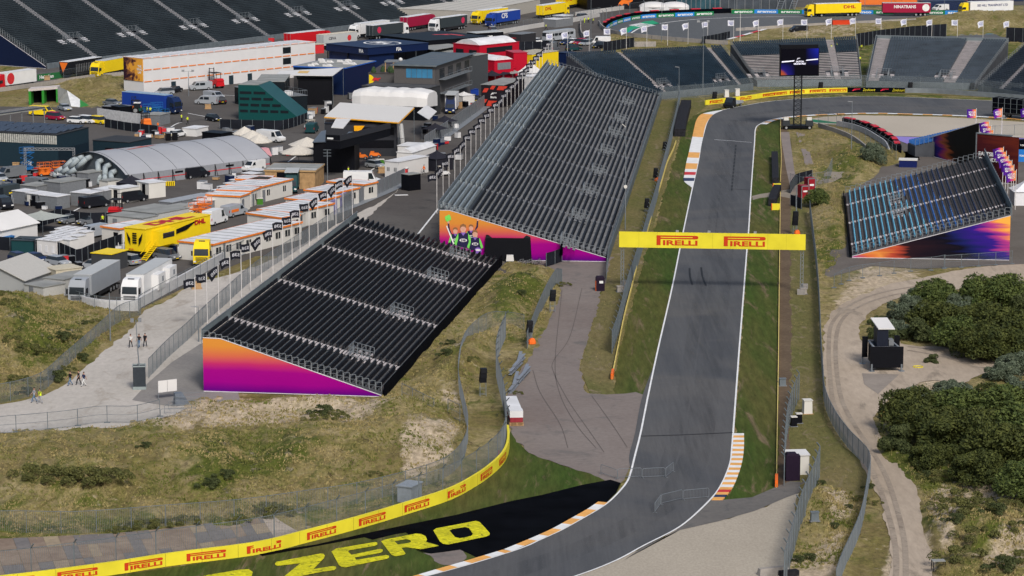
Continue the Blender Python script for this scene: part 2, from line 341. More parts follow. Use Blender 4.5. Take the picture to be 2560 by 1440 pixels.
def sheet(name, px, m, z, smooth=False, kind='structure'):
    pts = gp(px, z)
    if smooth: pts = [p + Vector((float(fbm(np.array(p.x * .8), np.array(p.y * .5), 3, 5)), float(fbm(np.array(p.x * .8), np.array(p.y * .5), 3, 8)) * 2, 0)) * .9 for p in spline(pts + [pts[0]], 1.0)[:-1]]
    o = MB().poly(pts).obj(name, m); o['kind'] = kind
    if o.data.polygons[0].normal.z < 0: o.data.flip_normals()
    return o
def ribbon(name, left, right, m, z, n=160, kind='structure'):
    def rs(px):
        q = spline(gp(px, z), 1.0); d = [0]
        for a, b in zip(q, q[1:]): d.append(d[-1] + (b - a).length)
        out = []; k = 0
        for i in range(n + 1):
            t = d[-1] * i / n
            while k < len(d) - 2 and d[k + 1] < t: k += 1
            out.append(q[k].lerp(q[k + 1], (t - d[k]) / max(1e-6, d[k + 1] - d[k])))
        return out
    a, b = rs(left), rs(right); o = MB().add(a + b, [(i, i + 1, n + 2 + i, n + 1 + i) for i in range(n)]).obj(name, m); o['kind'] = kind
    if o.data.polygons[0].normal.z < 0: o.data.flip_normals()
    return o, a, b
def stroke(name, px, w, m, z, kind='structure', mats=None, seg=None, pts=None, raise_=0, side=0):
    pts = pts or spline(gp(px, z), 1.0); mb = MB(); d = 0; L0 = []; R0 = []
    for i, p in enumerate(pts):
        t = (pts[min(i + 1, len(pts) - 1)] - pts[max(i - 1, 0)]).normalized(); nrm = Vector((-t.y, t.x, 0))
        L0.append(p + nrm * (w * (.5 + side))); R0.append(p - nrm * (w * (.5 - side)))
    for i in range(len(pts) - 1):
        if mats: mb.mt(mats[int(d / seg) % len(mats)])
        mb.add([L0[i], R0[i], R0[i + 1], L0[i + 1]], [(0, 1, 2, 3)]); d += (pts[i + 1] - pts[i]).length
    o = mb.obj(name, m)
    if o.data.polygons[0].normal.z < 0: o.data.flip_normals()
    o['kind'] = kind; return o
sheet('paddock_asphalt', [(-1500, 770), (150, 752), (345, 775), (500, 700), (640, 640), (700, 640), (1100, 700), (1515, 657), (1560, 560), (1600, 420), (1642, 260), (1640, 180), (1500, 128), (1520, 100), (1560, 70), (1700, 20), (2700, 12), (2700, -60), (1170, -60), (1170, 32), (860, 72), (340, 136), (110, 172), (-60, 186), (-60, 238), (0, 230), (130, 212), (310, 190), (308, 240), (285, 258), (225, 268), (140, 268), (0, 266), (-200, 272), (-1500, 330)], PADK, 0)
sheet('path', [(1000, 470), (960, 500), (880, 540), (700, 640), (560, 690), (480, 712), (430, 745), (360, 780), (330, 820), (270, 870), (200, 930), (140, 975), (60, 1000), (-60, 1015), (-800, 1060), (-800, 1130), (0, 1082), (200, 1075), (330, 1062), (420, 1040), (500, 1000), (520, 960), (560, 840), (640, 760), (760, 660), (900, 560)], SANDP, .03, True)
sheet('road', [(330, 1000), (372, 955), (430, 905), (500, 860), (560, 840), (600, 1000), (500, 1010), (420, 1015)], gmat('grey_gravel', (.2, .19, .18), (.25, .235, .215), None, .1, 2.2, fvar=.15), .05)
sheet('road', [(1120, 655), (1240, 650), (1330, 672), (1375, 690), (1402, 722), (1388, 770), (1360, 825), (1335, 872), (1318, 905), (1300, 925), (1272, 985), (1268, 1040), (1283, 1087), (1320, 1130), (1370, 1150), (1430, 1170), (1500, 1192), (1553, 1208), (1600, 1085), (1612, 987), (1540, 986), (1476, 985), (1460, 962), (1450, 927), (1451, 900), (1470, 845), (1487, 790), (1505, 727), (1522, 655), (1500, 640), (1120, 640)], ROAD, .03, True)
LE = [(1067, 1440), (1280, 1378), (1357, 1346), (1405, 1324), (1452, 1298), (1492, 1275), (1520, 1256), (1545, 1232), (1567, 1205), (1577, 1180), (1587, 1140), (1602, 1080), (1620, 990), (1639, 900), (1652, 842), (1680, 720), (1701, 615), (1710, 570), (1731, 470), (1739, 435), (1747, 397), (1752, 365), (1759, 335), (1769, 303), (1784, 285), (1807, 275), (1860, 264), (1920, 254), (1995, 247), (2057, 244), (2145, 241), (2245, 242), (2345, 246), (2445, 250), (2560, 256), (2750, 272)]
RE = [(1400, 1453), (1530, 1405), (1612, 1362), (1685, 1325), (1727, 1295), (1777, 1247), (1800, 1217), (1817, 1182), (1827, 1150), (1830, 1117), (1833, 1080), (1846, 900), (1853, 810), (1860, 720), (1868, 615), (1872, 570), (1878, 470), (1886, 360), (1889, 322), (1900, 310), (1920, 301), (1952, 294), (1985, 290), (2045, 286), (2120, 283), (2195, 282), (2270, 284), (2345, 286), (2420, 289), (2495, 293), (2560, 298), (2750, 318)]
LEx = [(600, 1560)] + LE; REx = [(960, 1600)] + RE
trk, ta, tb = ribbon('racetrack', [(x - (14 if 950 < y < 1170 else 0), y) for x, y in LEx], REx, TRK, .07, 300)
stroke('track_line', LEx, .2, WHITE, .09); stroke('track_line', REx, .2, WHITE, .09)
sheet('apron', [(1560, 1400), (1690, 1326), (1780, 1249), (1812, 1249), (1880, 1243), (1950, 1213), (1975, 1203), (2020, 1205), (2012, 1226), (1960, 1246), (1890, 1276), (1800, 1302), (1700, 1325), (1612, 1364)], gmat('asphalt_apron', (.125, .118, .11), (.15, .14, .128), (.1, .098, .096), .1, 1.5, fvar=.12), .05)
sheet('gravel_trap', [(1300, 1520), (1440, 1442), (1612, 1366), (1700, 1322), (1800, 1300), (1890, 1276), (1960, 1246), (2008, 1236), (2000, 1290), (1980, 1360), (1955, 1440), (1940, 1520)], GRAVEL, .03, True)
# verges
sheet('grass_verge', [(1535, 955), (1550, 870), (1575, 780), (1592, 720), (1612, 640), (1640, 560), (1660, 480), (1680, 420), (1695, 370), (1705, 330), (1735, 290), (1800, 270), (1800, 290), (1770, 330), (1750, 400), (1730, 480), (1705, 600), (1680, 720), (1650, 850), (1625, 960), (1610, 988), (1540, 986)], VERGE, .025, True)
sheet('grass_verge', [(1806, 1249), (1830, 1225), (1855, 1150), (1840, 1080), (1850, 900), (1862, 720), (1872, 600), (1888, 360), (1892, 324), (1905, 310), (1930, 302), (1951, 298), (1951, 450), (1947, 720), (1944, 900), (1941, 1225), (1880, 1246)], VERGE, .025, True)
sheet('grass_verge', [(1280, 1070), (1283, 1090), (1320, 1132), (1405, 1164), (1526, 1199), (1553, 1209), (1540, 1240), (1400, 1330), (1067, 1446), (700, 1560), (-400, 1560), (-400, 1490), (270, 1441), (640, 1388), (902, 1322), (1127, 1251), (1235, 1184), (1268, 1135), (1272, 1090)], VERGE, .025)
sheet('dirt_strip', [(1941, 1225), (1944, 900), (1947, 720), (1951, 450), (1952, 300), (1968, 310), (1975, 420), (1977, 720), (1977, 960), (1970, 1205)], DIRT, .022, True)
sheet('dry_verge', [(1977, 330), (1985, 480), (2025, 515), (2045, 720), (2055, 1000), (2095, 1100), (2172, 1165), (2165, 1250), (2000, 1235), (1970, 1205), (1977, 960), (1977, 720)], VERGE2, .02, True)
sheet('dry_verge', [(1515, 657), (1548, 560), (1600, 400), (1652, 240), (1740, 235), (1770, 262), (1735, 290), (1700, 330), (1690, 370), (1658, 480), (1612, 640), (1575, 780), (1533, 950), (1540, 986), (1476, 986), (1450, 920), (1470, 845), (1505, 727)], VERGE2, .02)
sheet('dry_verge', [(1770, 262), (1900, 244), (2150, 232), (2560, 245), (2700, 256), (2700, 236), (2300, 222), (2000, 222), (1760, 240)], VERGE2, .02)
for q in ([(1950, 330), (1973, 330), (1985, 420), (1996, 478), (1978, 480), (1965, 420)], [(1990, 330), (2012, 335), (2030, 400), (2045, 440), (2020, 450), (2008, 390)]): sheet('track_slabs', q, gmat('old_paving', (.2, .17, .155), (.235, .2, .18), None, .2, 2, fvar=.15), .045)
sheet('service_path', [(1880, 490), (1900, 485), (1945, 478), (1990, 470), (2120, 395), (2200, 370), (2230, 380), (2110, 440), (2000, 500), (1945, 490), (1900, 495), (1882, 500)], gmat('trodden_path', (.22, .19, .155), (.27, .235, .19), None, .2, 2, fvar=.15), .03)
# dirt road on the right
sheet('dirt_road', [(2700, 640), (2420, 672), (2290, 698), (2220, 712), (2150, 740), (2095, 768), (2068, 800), (2060, 850), (2060, 930), (2066, 1000), (2092, 1060), (2132, 1120), (2190, 1230), (2212, 1300), (2228, 1380), (2215, 1460), (2200, 1520), (2345, 1520), (2334, 1440), (2332, 1390), (2318, 1330), (2290, 1222), (2240, 1150), (2200, 1085), (2187, 1040), (2215, 1005), (2240, 985), (2330, 950), (2400, 962), (2440, 940), (2500, 930), (2700, 945), (2700, 905), (2520, 905), (2400, 872), (2265, 862), (2240, 850), (2160, 855), (2150, 815), (2170, 785), (2215, 758), (2290, 735), (2450, 720), (2700, 720)], TRAIL, .03, True)
sheet('forecourt', [(2070, 640), (2120, 560), (2105, 480), (2140, 440), (2230, 380), (2290, 378), (2420, 372), (2560, 370), (2900, 370), (2900, 660), (2560, 660), (2300, 672), (2180, 664), (2085, 690), (2060, 700)], gmat('dark_gravel', (.115, .1, .088), (.14, .125, .11), None, .1, 2, fvar=.14), .035)
RUT = gmat('wheel_rut', (.25, .205, .16), (.31, .26, .205), (.2, .165, .13), .15, 2, fvar=.2)
for q in ([(2330, 722), (2230, 738), (2150, 765), (2105, 800), (2090, 850), (2092, 930), (2105, 1000), (2135, 1060), (2175, 1120), (2215, 1190), (2245, 1280), (2262, 1360), (2265, 1450)], [(2350, 706), (2210, 730), (2130, 760), (2082, 805), (2072, 860), (2075, 940), (2085, 1010), (2115, 1070), (2155, 1130), (2195, 1210), (2225, 1300), (2240, 1380), (2240, 1450)], [(2270, 875), (2360, 892), (2450, 918), (2540, 925)], [(2270, 866), (2380, 880), (2470, 905), (2560, 915)]): stroke('wheel_rut', q, .55, RUT, .055)
# infield of the hairpin
sheet('gravel_trap', [(2010, 300), (2060, 292), (2140, 288), (2250, 290), (2345, 292), (2420, 296), (2560, 305), (2700, 320), (2700, 400), (2560, 345), (2450, 335), (2330, 342), (2225, 340), (2170, 322), (2110, 312), (2045, 310)], gmat('pale_gravel', (.43, .38, .31), (.39, .345, .28), None, .03, 3, (1, .5, 1), fvar=.06), .03)
sheet('painted_runoff', [(2220, 340), (2330, 344), (2450, 336), (2560, 346), (2700, 400), (2500, 380), (2350, 366), (2300, 374), (2265, 358)], mat('lilac_paint', (.25, .2, .52), .7), .04)
sheet('run_off', [(2140, 312), (2200, 326), (2240, 345), (2290, 374), (2300, 400), (2260, 400), (2240, 380), (2220, 352), (2160, 325)], PADK, .035)
stroke('track_line', [(2285, 352), (2300, 346), (2340, 344), (2385, 346), (2385, 354), (2340, 358), (2300, 357), (2285, 352)], .5, WHITE, .06)
sheet('painted_runoff', [(2012, 300), (2020, 297), (2050, 300), (2100, 307), (2095, 309), (2040, 306)], mat('green_paint', (.02, .16, .08), .7), .05)
# kerbs
def kerb(outer, inner, n, seq, z=.11):
    def rs(px):
        q = spline(gp(px, z), .7); d = [0]
        for a, b in zip(q, q[1:]): d.append(d[-1] + (b - a).length)
        out = []
        for i in range(n * 3 + 1):
            t = d[-1] * i / (n * 3); k = max(0, min(len(d) - 2, int(np.searchsorted(d, t)) - 1)); out.append(q[k].lerp(q[k + 1], (t - d[k]) / max(1e-6, d[k + 1] - d[k])))
        return out
    a, b = rs(outer), rs(inner); mb = MB()
    for i in range(n * 3):
        mb.mt(seq(i // 3)); p = [a[i], b[i], b[i + 1], a[i + 1]]
        mb.hexa([v - Vector((0, 0, .1)) for v in p] + p)
    o = mb.obj('kerb'); o['kind'] = 'structure'
    return o
kerb([(1860, 1083), (1860, 1117), (1856, 1150), (1847, 1182), (1832, 1217), (1807, 1249)], [(1834, 1083), (1832, 1117), (1828, 1150), (1818, 1182), (1801, 1217), (1779, 1249)], 28,
     lambda i: REDK if i == 24 else (DKB if i == 26 else (ORANGE if i % 2 else WHITE)))
kerb([(1729, 468), (1710, 452), (1711, 435), (1716, 405), (1721, 385), (1729, 350), (1735, 322), (1741, 300), (1751, 287), (1768, 281), (1803, 275)], [(1731, 468), (1735, 452), (1739, 435), (1745, 405), (1749, 385), (1757, 345), (1762, 320), (1769, 303), (1782, 287), (1795, 280), (1806, 276)], 30,
     lambda i: (WHITE, WHITE, DKB, WHITE, REDK, WHITE)[i] if i < 6 else (ORANGE if ((i - 6) // 2) % 2 == 0 else WHITE) if i < 14 else (WHITE if i < 18 or i > 27 else ORANGE) if i < 22 or i > 26 else ORANGE)
stroke('kerb', LE[1:7], 1.0, WHITE, .115, mats=[WHITE, ORANGE], seg=2.1, side=.55)
stroke('kerb', [(900, 1492), (1067, 1441), (1180, 1408), (1280, 1378)], 1.0, WHITE, .115, mats=[WHITE, ORANGE], seg=2.1, side=.55)
stroke('kerb', RE[19:], 1.3, WHITE, .115, mats=[WHITE, ORANGE], seg=2.4, side=-.6)
stroke('expansion_joint', [(1786, 349), (1830, 352), (1879, 356)], .22, WHITE, .095)
stroke('expansion_joint', [(1602, 1090), (1700, 1087), (1832, 1081)], .28, mat('tar', (.03, .03, .032), .7), .1)
SKID = mat('tyre_rubber_mark', (.025, .026, .028), .7, var=.3, scale=1)
stroke('skid_mark', [(1724, 670), (1725, 690), (1731, 712)], .28, SKID, .1); stroke('skid_mark', [(1753, 668), (1756, 690), (1765, 714)], .28, SKID, .1)
rm = mat('rubber_film', (.03, .031, .033), .7, var=.5, scale=.2); nn, ll = NT(rm); tcx = nn.new('ShaderNodeTexCoord'); mpx = nn.new('ShaderNodeMapping'); mpx.inputs['Scale'].default_value = (1, .05, 1); ll.new(tcx.outputs['Object'], mpx.inputs[0]); ll.new(mapr(nn, ll, noise(nn, ll, mpx.outputs[0], .9, 6, .7), .42, .75, 0, .22), nn['Principled BSDF'].inputs['Alpha'])
for q, w_ in (([(1850, 300), (1830, 400), (1818, 520), (1800, 700), (1775, 900), (1750, 1080), (1720, 1180), (1660, 1260), (1560, 1320), (1440, 1375), (1250, 1440)], 3.2), ([(1835, 300), (1800, 400), (1780, 560), (1745, 760), (1715, 950), (1690, 1080), (1660, 1190)], 1.6), ([(1850, 290), (1960, 276), (2150, 262), (2350, 268), (2560, 278)], 3.0)): stroke('rubber_line', q, w_, rm, .085)
for a in range(14): stroke('track_marking', [(1840 - a * .8, 362 + a * 8.4), (1839.4 - a * .8, 367 + a * 8.4)], .3, SKID, .1)
stroke('track_marking', [(1829, 472), (1876, 475)], .25, SKID, .1)
for q in ([(1405, 725), (1388, 900), (1400, 985), (1440, 1060), (1490, 1120)], [(1455, 720), (1425, 840), (1385, 900), (1384, 930), (1420, 1000), (1475, 1080), (1510, 1130)], [(1332, 925), (1350, 980), (1400, 1060), (1420, 1120)], [(1480, 990), (1530, 1060), (1568, 1118)]): stroke('road_crack', q, .09, mat('crack', (.115, .098, .09), .9), .05)
# the black painted triangle with the yellow word
sheet('painted_triangle', [(1552, 1207), (1526, 1199), (1455, 1212), (1355, 1237), (1280, 1252), (1140, 1287), (1015, 1312), (900, 1336), (790, 1361), (715, 1372), (647, 1384), (655, 1390), (765, 1370), (910, 1343), (932, 1349), (985, 1336), (1015, 1331), (1032, 1345), (1097, 1362), (1060, 1368), (1040, 1374), (1077, 1384), (1110, 1380), (1150, 1374), (1175, 1385), (1200, 1398), (1245, 1386), (1280, 1374), (1347, 1345), (1392, 1322), (1437, 1299), (1480, 1276), (1515, 1257), (1540, 1232)], BLK, .05)
YP = gmat('yellow_field_paint', (.62, .57, .02), (.46, .43, .02), (.1, .12, .02), .3, 2.2, fvar=.34)
def zp(l): return [(640 + a / 4, 1080 + b / 4) for a, b in l]
def holed(name, out, hole, m, z):   # polygon with one hole, bridged by a slit
    area = lambda l: sum(l[i - 1][0] * l[i][1] - l[i][0] * l[i - 1][1] for i in range(len(l)))
    if area(out) * area(hole) < 0: hole = hole[::-1]
    k, j = min(((i, j) for i in range(len(out)) for j in range(len(hole))), key=lambda t: (out[t[0]][0] - hole[t[1]][0]) ** 2 + (out[t[0]][1] - hole[t[1]][1]) ** 2); hole = hole[j:] + hole[:j]
    return sheet(name, out[:k + 1] + [hole[0]] + hole[:0:-1] + [hole[0]] + out[k:], m, z)
sheet('painted_letter', zp([(190, 1312), (205, 1298), (640, 1215), (675, 1217), (688, 1235), (680, 1260), (575, 1370), (770, 1340), (800, 1347), (803, 1362), (785, 1380), (600, 1408), (470, 1435), (380, 1470), (240, 1480), (310, 1420), (445, 1312), (215, 1338), (195, 1330)]), YP, .08)
sheet('painted_letter', zp([(755, 1195), (800, 1165), (1190, 1100), (1213, 1105), (1213, 1125), (1190, 1138), (930, 1183), (920, 1195), (955, 1228), (1240, 1168), (1268, 1175), (1268, 1192), (1245, 1207), (985, 1255), (1005, 1278), (1300, 1230), (1330, 1237), (1330, 1255), (1305, 1268), (900, 1352), (858, 1350), (830, 1330)]), YP, .08)
holed('painted_letter', zp([(1250, 1092), (1290, 1075), (1600, 1015), (1655, 1020), (1695, 1040), (1710, 1075), (1700, 1098), (1830, 1138), (1650, 1172), (1600, 1165), (1500, 1152), (1455, 1158), (1496, 1215), (1480, 1228), (1395, 1242), (1355, 1228)]), zp([(1385, 1092), (1500, 1070), (1545, 1082), (1550, 1100), (1520, 1110), (1418, 1125)]), YP, .08)
holed('painted_letter', zp([(1773, 985), (1800, 963), (2200, 888), (2238, 900), (2338, 1010), (2335, 1030), (2300, 1045), (1920, 1125), (1870, 1118), (1840, 1095)]), zp([(1935, 985), (1965, 970), (2090, 950), (2130, 960), (2170, 1020), (2150, 1040), (2040, 1062), (1990, 1050)]), YP, .08)
holed('painted_letter', [(430, 1462), (520, 1437), (600, 1424), (622, 1423), (632, 1430), (628, 1445), (600, 1460), (540, 1472), (480, 1475)], [(530, 1458), (570, 1447), (590, 1452), (575, 1462)], YP, .08)
sheet('bare_patch', zp([(1600, 1190), (1750, 1220), (2000, 1160), (2120, 1240), (2080, 1290), (1900, 1330), (1780, 1290), (1760, 1240)]), ROAD, .045, True)
# concrete slab field bottom left
SL = [gmat('slab_a', (.2, .15, .115), (.26, .205, .155), None, .3, 1.5, fvar=.15), gmat('slab_b', (.15, .14, .135), (.18, .165, .155), None, .3, 1.5, fvar=.15), gmat('slab_c', (.31, .25, .165), (.25, .2, .15), None, .3, 1.5, fvar=.15), gmat('slab_d', (.42, .355, .29), (.34, .29, .24), None, .3, 1.5, fvar=.15)]
mb = MB(); rs_ = random.Random(4)
top = [(-160, 1352), (50, 1345), (200, 1338), (300, 1333), (420, 1322), (560, 1305), (660, 1290), (700, 1289), (760, 1330)]; bot = [(-160, 1460), (50, 1438), (200, 1420), (300, 1404), (420, 1390), (560, 1366), (660, 1349), (700, 1341), (760, 1332)]
def lerp2(l, t): k = min(len(l) - 2, int(t)); f = t - k; return (l[k][0] * (1 - f) + l[k + 1][0] * f, l[k][1] * (1 - f) + l[k + 1][1] * f)
for i in range(32):
    for j, (v0, v1) in enumerate(((0, .3), (.3, .7), (.7, 1))):
        q = []
        for (ii, vv) in ((i, v1), (i + 1, v1), (i + 1, v0), (i, v0)):
            t = ii / 4; a, c_ = lerp2(top, t), lerp2(bot, t); sx = -30 * (vv - .5); q.append(P(a[0] * (1 - vv) + c_[0] * vv + sx * -1.2, a[1] * (1 - vv) + c_[1] * vv, .035 + rs_.random() * .006))
        c0 = sum(q, Vector()) / 4; q = [c0 + (p - c0) * .985 for p in q]
        mb.mt(SL[(3 if i > 24 else rs_.choice([0, 1, 2, 0, 1]))]); mb.quad(*q)
o = mb.obj('concrete_slabs'); o['kind'] = 'structure'
# top of the picture: the other corner
sheet('racetrack', [(1508, 72), (1530, 55), (1575, 43), (1640, 36), (1720, 32), (1830, 29), (2010, 28), (2560, 30), (2700, 30), (2700, 42), (2560, 42), (2400, 47), (2310, 51), (2150, 52), (2000, 60), (1930, 66), (1900, 74), (1860, 88), (1820, 100), (1790, 104), (1700, 100), (1640, 96), (1570, 88), (1520, 80)], ASPH, .06)
sheet('racetrack', [(2150, 82), (2250, 80), (2350, 84), (2500, 86), (2700, 90), (2700, 108), (2500, 104), (2350, 98)], ASPH, .06)
stroke('track_line', [(1575, 84), (1600, 70), (1640, 60), (1730, 49), (1830, 44), (1920, 42), (2010, 42)], .5, WHITE, .09)
sheet('painted_runoff', [(1560, 74), (1575, 66), (1610, 54), (1632, 51), (1650, 59), (1610, 66), (1580, 74), (1568, 82)], mat('aramco_green', (.02, .3, .14), .6), .09)
sheet('painted_runoff', [(1545, 78), (1560, 70), (1582, 74), (1570, 84)], mat('aramco_blue', (.01, .2, .5), .6), .085)
sheet('painted_runoff', [(2280, 82), (2350, 80), (2515, 74), (2515, 84), (2400, 87), (2300, 90)], mat('aramco_sky', (.02, .3, .5), .6), .09)
mbl = MB(); txt(mbl, 'aramco', P(1606, 63, .12), (P(1640, 56) - P(1570, 70)), Vector((-.5, 1, 0)), 10, .03, center=True, width=9); struct(mbl.obj('painted_letter', WHITE))
stroke('track_line', [(2290, 86), (2330, 83), (2370, 83), (2400, 84)], .9, WHITE, .12); stroke('track_line', [(2430, 84), (2460, 80), (2515, 78)], .9, WHITE, .12)
stroke('kerb', [(1820, 98), (1850, 90), (1900, 76), (1935, 68), (2000, 62), (2130, 54), (2300, 51)], 1.2, WHITE, .1, mats=[WHITE, REDK], seg=7)
for q in ([(400, 335), (440, 310), (455, 306)], [(300, 520), (180, 560)], [(180, 530), (202, 518)], [(0, 545), (20, 530)], [(905, 440), (940, 418)], [(1045, 585), (1095, 522)], [(470, 283), (560, 300)], [(520, 235), (600, 240)], [(720, 405), (740, 390)]): stroke('painted_line', q, .3, WHITE, .04)
# ================= STANDS, WALLS, FENCES, FLAGS =================
STEEL = mat('galvanised_steel', (.23, .255, .275), .5, .5, var=.15, scale=1); STEELD = mat('weathered_steel', (.15, .175, .19), .6, .3, var=.2, scale=1)
BLACKS = mat('black_seat_plastic', (.008, .009, .013), .5, var=.3, scale=2); NAVYS = mat('navy_seat_plastic', (.022, .036, .052), .5, var=.35, scale=.5)
BLACKC = mat('black_cloth', (.003, .0035, .006), .9, var=.3, scale=.5, spec=.03); DECK = mat('walked_plywood', (.07, .062, .06), .8, var=.25, scale=.6)
DECKG = mat('grey_deck_board', (.19, .195, .2), .75, var=.25, scale=.5); DECKD = mat('dark_deck_board', (.07, .075, .085), .8, var=.25, scale=.5); STEP = mat('pale_step', (.46, .42, .41), .7, var=.2, scale=.7)
CYAN = mat('cyan_seat', (.14, .42, .58), .45, var=.2); BLUE = mat('blue_seat', (.03, .12, .36), .45, var=.2); NAVY = mat('dark_navy_seat', (.008, .018, .06), .45, var=.2)
GREYB = mat('grey_bench', (.13, .15, .165), .6, var=.2, scale=.6); LIGHTB = mat('silver_bench', (.28, .32, .335), .5, .3, var=.2, scale=.6); BARE = mat('bare_bench_rail', (.42, .39, .385), .6, .2, var=.2, scale=.5)
def wob(mb, name, m, root, label=None, smooth=False):     # a mesh written in world coordinates, hung under its thing
    o = mb.obj(name, m, root, smooth); o.location = -Vector(root.location)
    if label: o['label'] = label
    return o
def lerpV(a, b, t): return a + (b - a) * t
def grandstand(label, FL, FRr, BR, BL, n, aisles, seats, deck, step, aw=1.2, rise=None, cages=(), rails=(1, 1), front=None, back=None, seatmat=None, steps=True, sw=.5, deckmat2=None, group=None, railh=1.1, under=DECKD, stepm=None, bare=None, benchb=(.02, .17, .25, .86), sh=.84):
    z0 = Vector((FL.x, FL.y, 0)); root = thing('grandstand', label, 'grandstand', z0, group=group)
    up = Vector((0, 0, 1)); Lf = (FRr - FL).length
    def pos(u, v): return lerpV(lerpV(FL, FRr, u), lerpV(BL, BR, u), v)
    dk = MB(); rr = random.Random(len(label))
    for i in range(n):
        v0, v1 = i / n, (i + 1) / n; zi = lerpV(FL, BL, i / (n - 1)).z
        a, b, c, d = (pos(0, v0), pos(1, v0), pos(1, v1), pos(0, v1))
        for p in (a, b, c, d): p.z = zi
        lo = (lerpV(FL, BL, max(0, i - 1) / (n - 1)).z) if i else 0.15
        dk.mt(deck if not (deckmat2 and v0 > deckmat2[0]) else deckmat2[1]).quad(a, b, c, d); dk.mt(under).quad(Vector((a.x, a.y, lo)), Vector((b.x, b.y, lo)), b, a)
    a, b, c, d = pos(0, 0), pos(1, 0), pos(1, 1), pos(0, 1); dk.mt(under)
    g = lambda p: Vector((p.x, p.y, 0))
    dk.quad(g(c), g(d), d, c)
    for u, s_ in ((0, 1), (1, -1)):
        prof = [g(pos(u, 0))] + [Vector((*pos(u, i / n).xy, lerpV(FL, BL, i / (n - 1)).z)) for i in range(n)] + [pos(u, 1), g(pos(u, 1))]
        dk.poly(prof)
    wob(dk, 'deck', None, root)
    ul = [0] + sorted(aisles) + [1]; hw = aw / 2 / Lf
    blocks = [(ul[k] + (hw if k else .3 / Lf), ul[k + 1] - (hw if k < len(ul) - 2 else .3 / Lf)) for k in range(len(ul) - 1)]
    holes = [(cu, cv0, cv1, cw / Lf) for cu, cv0, cv1, cw in cages]
    for i in range(n):
        v = (i + .62) / n; zi = lerpV(FL, BL, i / (n - 1)).z; mb = MB(); e1 = (pos(1, v) - pos(0, v)); e1.z = 0; e1.normalize(); e2 = (pos(.5, 1) - pos(.5, 0)); e2.z = 0; dep = e2.length / n; e2.normalize()
        if bare and bare(i / n): 
            mode = 'rail'
        else: mode = seats
        for u0, u1 in blocks:
            p0, p1 = pos(u0, v), pos(u1, v); l = (p1 - p0).length
            if mode == 'seat':
                k = max(1, int(l / sw))
                for j in range(k):
                    u = u0 + (u1 - u0) * (j + .5) / k
                    if any(abs(u - hu) < hw_ and h0 < i / n < h1 for hu, h0, h1, hw_ in holes): continue
                    p = pos(u, v); p.z = zi; m = seatmat(i / n, u, rr) if seatmat else BLACKS; mb.mt(m)
                    x = e1 * (sw * .40); y0, y1 = e2 * (.02), e2 * (.16); z1, z2 = up * .3, up * (sh - .1 * (rr.random() < .08))
                    q = [p - x + y0, p + x + y0, p + x + y1, p - x + y1]; q2 = [w + e2 * .07 for w in q]; mb.hexa([w + z1 for w in q] + [w + z2 for w in q2])
            else:
                segs = [(u0, u1)]
                for hu, h0, h1, hw_ in holes:
                    if h0 < i / n < h1: segs = [s for a_, b_ in segs for s in ((a_, min(b_, hu - hw_)), (max(a_, hu + hw_), b_)) if s[1] - s[0] > .002]
                for a_, b_ in segs:
                    p0, p1 = pos(a_, v), pos(b_, v); p0.z = p1.z = zi
                    if mode == 'rail': mb.mt(BARE); bb = (.0, .22, .3, .42)
                    else: mb.mt(seatmat(i / n, .5, rr) if seatmat else GREYB); bb = benchb
                    q = [p0 + e2 * bb[0], p1 + e2 * bb[0], p1 + e2 * bb[1], p0 + e2 * bb[1]]
                    mb.hexa([w + up * bb[2] for w in q] + [w + up * bb[3] + e2 * (.05 if mode != 'rail' else 0) for w in q])
        if mb.v:     # floor rail and feet tie the blocks of the row together
            mb.mt(STEELD); p0, p1 = pos(.3 / Lf, v), pos(1 - .3 / Lf, v); p0.z = p1.z = zi; mb.hexa([p0, p1, p1 + e2 * .06, p0 + e2 * .06, p0 + up * .035, p1 + up * .035, p1 + e2 * .06 + up * .035, p0 + e2 * .06 + up * .035])
            for u0, u1 in blocks:
                for uu in (u0 + .3 / Lf, u1 - .3 / Lf): p = pos(uu, v); p.z = zi; mb.bar(p + e2 * .05, p + e2 * .05 + up * .5, .03)
            wob(mb, 'seat_row', None, root)
    if steps:
        for ua in aisles:
            mb = MB(); mb.mt(stepm or STEP)
            for i in range(n):
                zi = lerpV(FL, BL, i / (n - 1)).z; rs = (BL.z - FL.z) / (n - 1)
                for fr, dz in ((-.02, .1), (.55, rs * .5 + .08)):
                    q = []
                    for uu, vv in ((ua - hw * .9, fr), (ua + hw * .9, fr), (ua + hw * .9, fr + .38), (ua - hw * .9, fr + .38)):
                        p = pos(uu, min(1, (i + vv) / n)); p.z = zi + dz; q.append(p)
                    mb.hexa([w - up * .05 for w in q] + q)
            wob(mb, 'aisle_stair', None, root)
    for cu, cv0, cv1, cw in cages:
        mb = MB(); mb.mt(STEEL); hw_ = cw / 2 / Lf; e2 = (pos(.5, 1) - pos(.5, 0)); e2.z = 0; e2.normalize()
        for uu in (cu - hw_, cu + hw_):
            k = 5
            for j in range(k + 1):
                vv = cv0 + (cv1 - cv0) * j / k; p = pos(uu, vv); mb.bar(p, p + up * (railh + .3), .045)
                if j < k:
                    p2 = pos(uu, cv0 + (cv1 - cv0) * (j + 1) / k)
                    for hz in (.35, .8, railh + .3): mb.bar(p + up * hz, p2 + up * hz, .035)
        for j in range(5):
            p, p2 = pos(cu - hw_ + 2 * hw_ * j / 4, cv1), pos(cu - hw_ + 2 * hw_ * (j + 1) / 4, cv1)
            for hz in (.4, .8, railh + .3): mb.bar(p + up * hz, p2 + up * hz, .04)
            mb.bar(p, p + up * (railh + .3), .04)
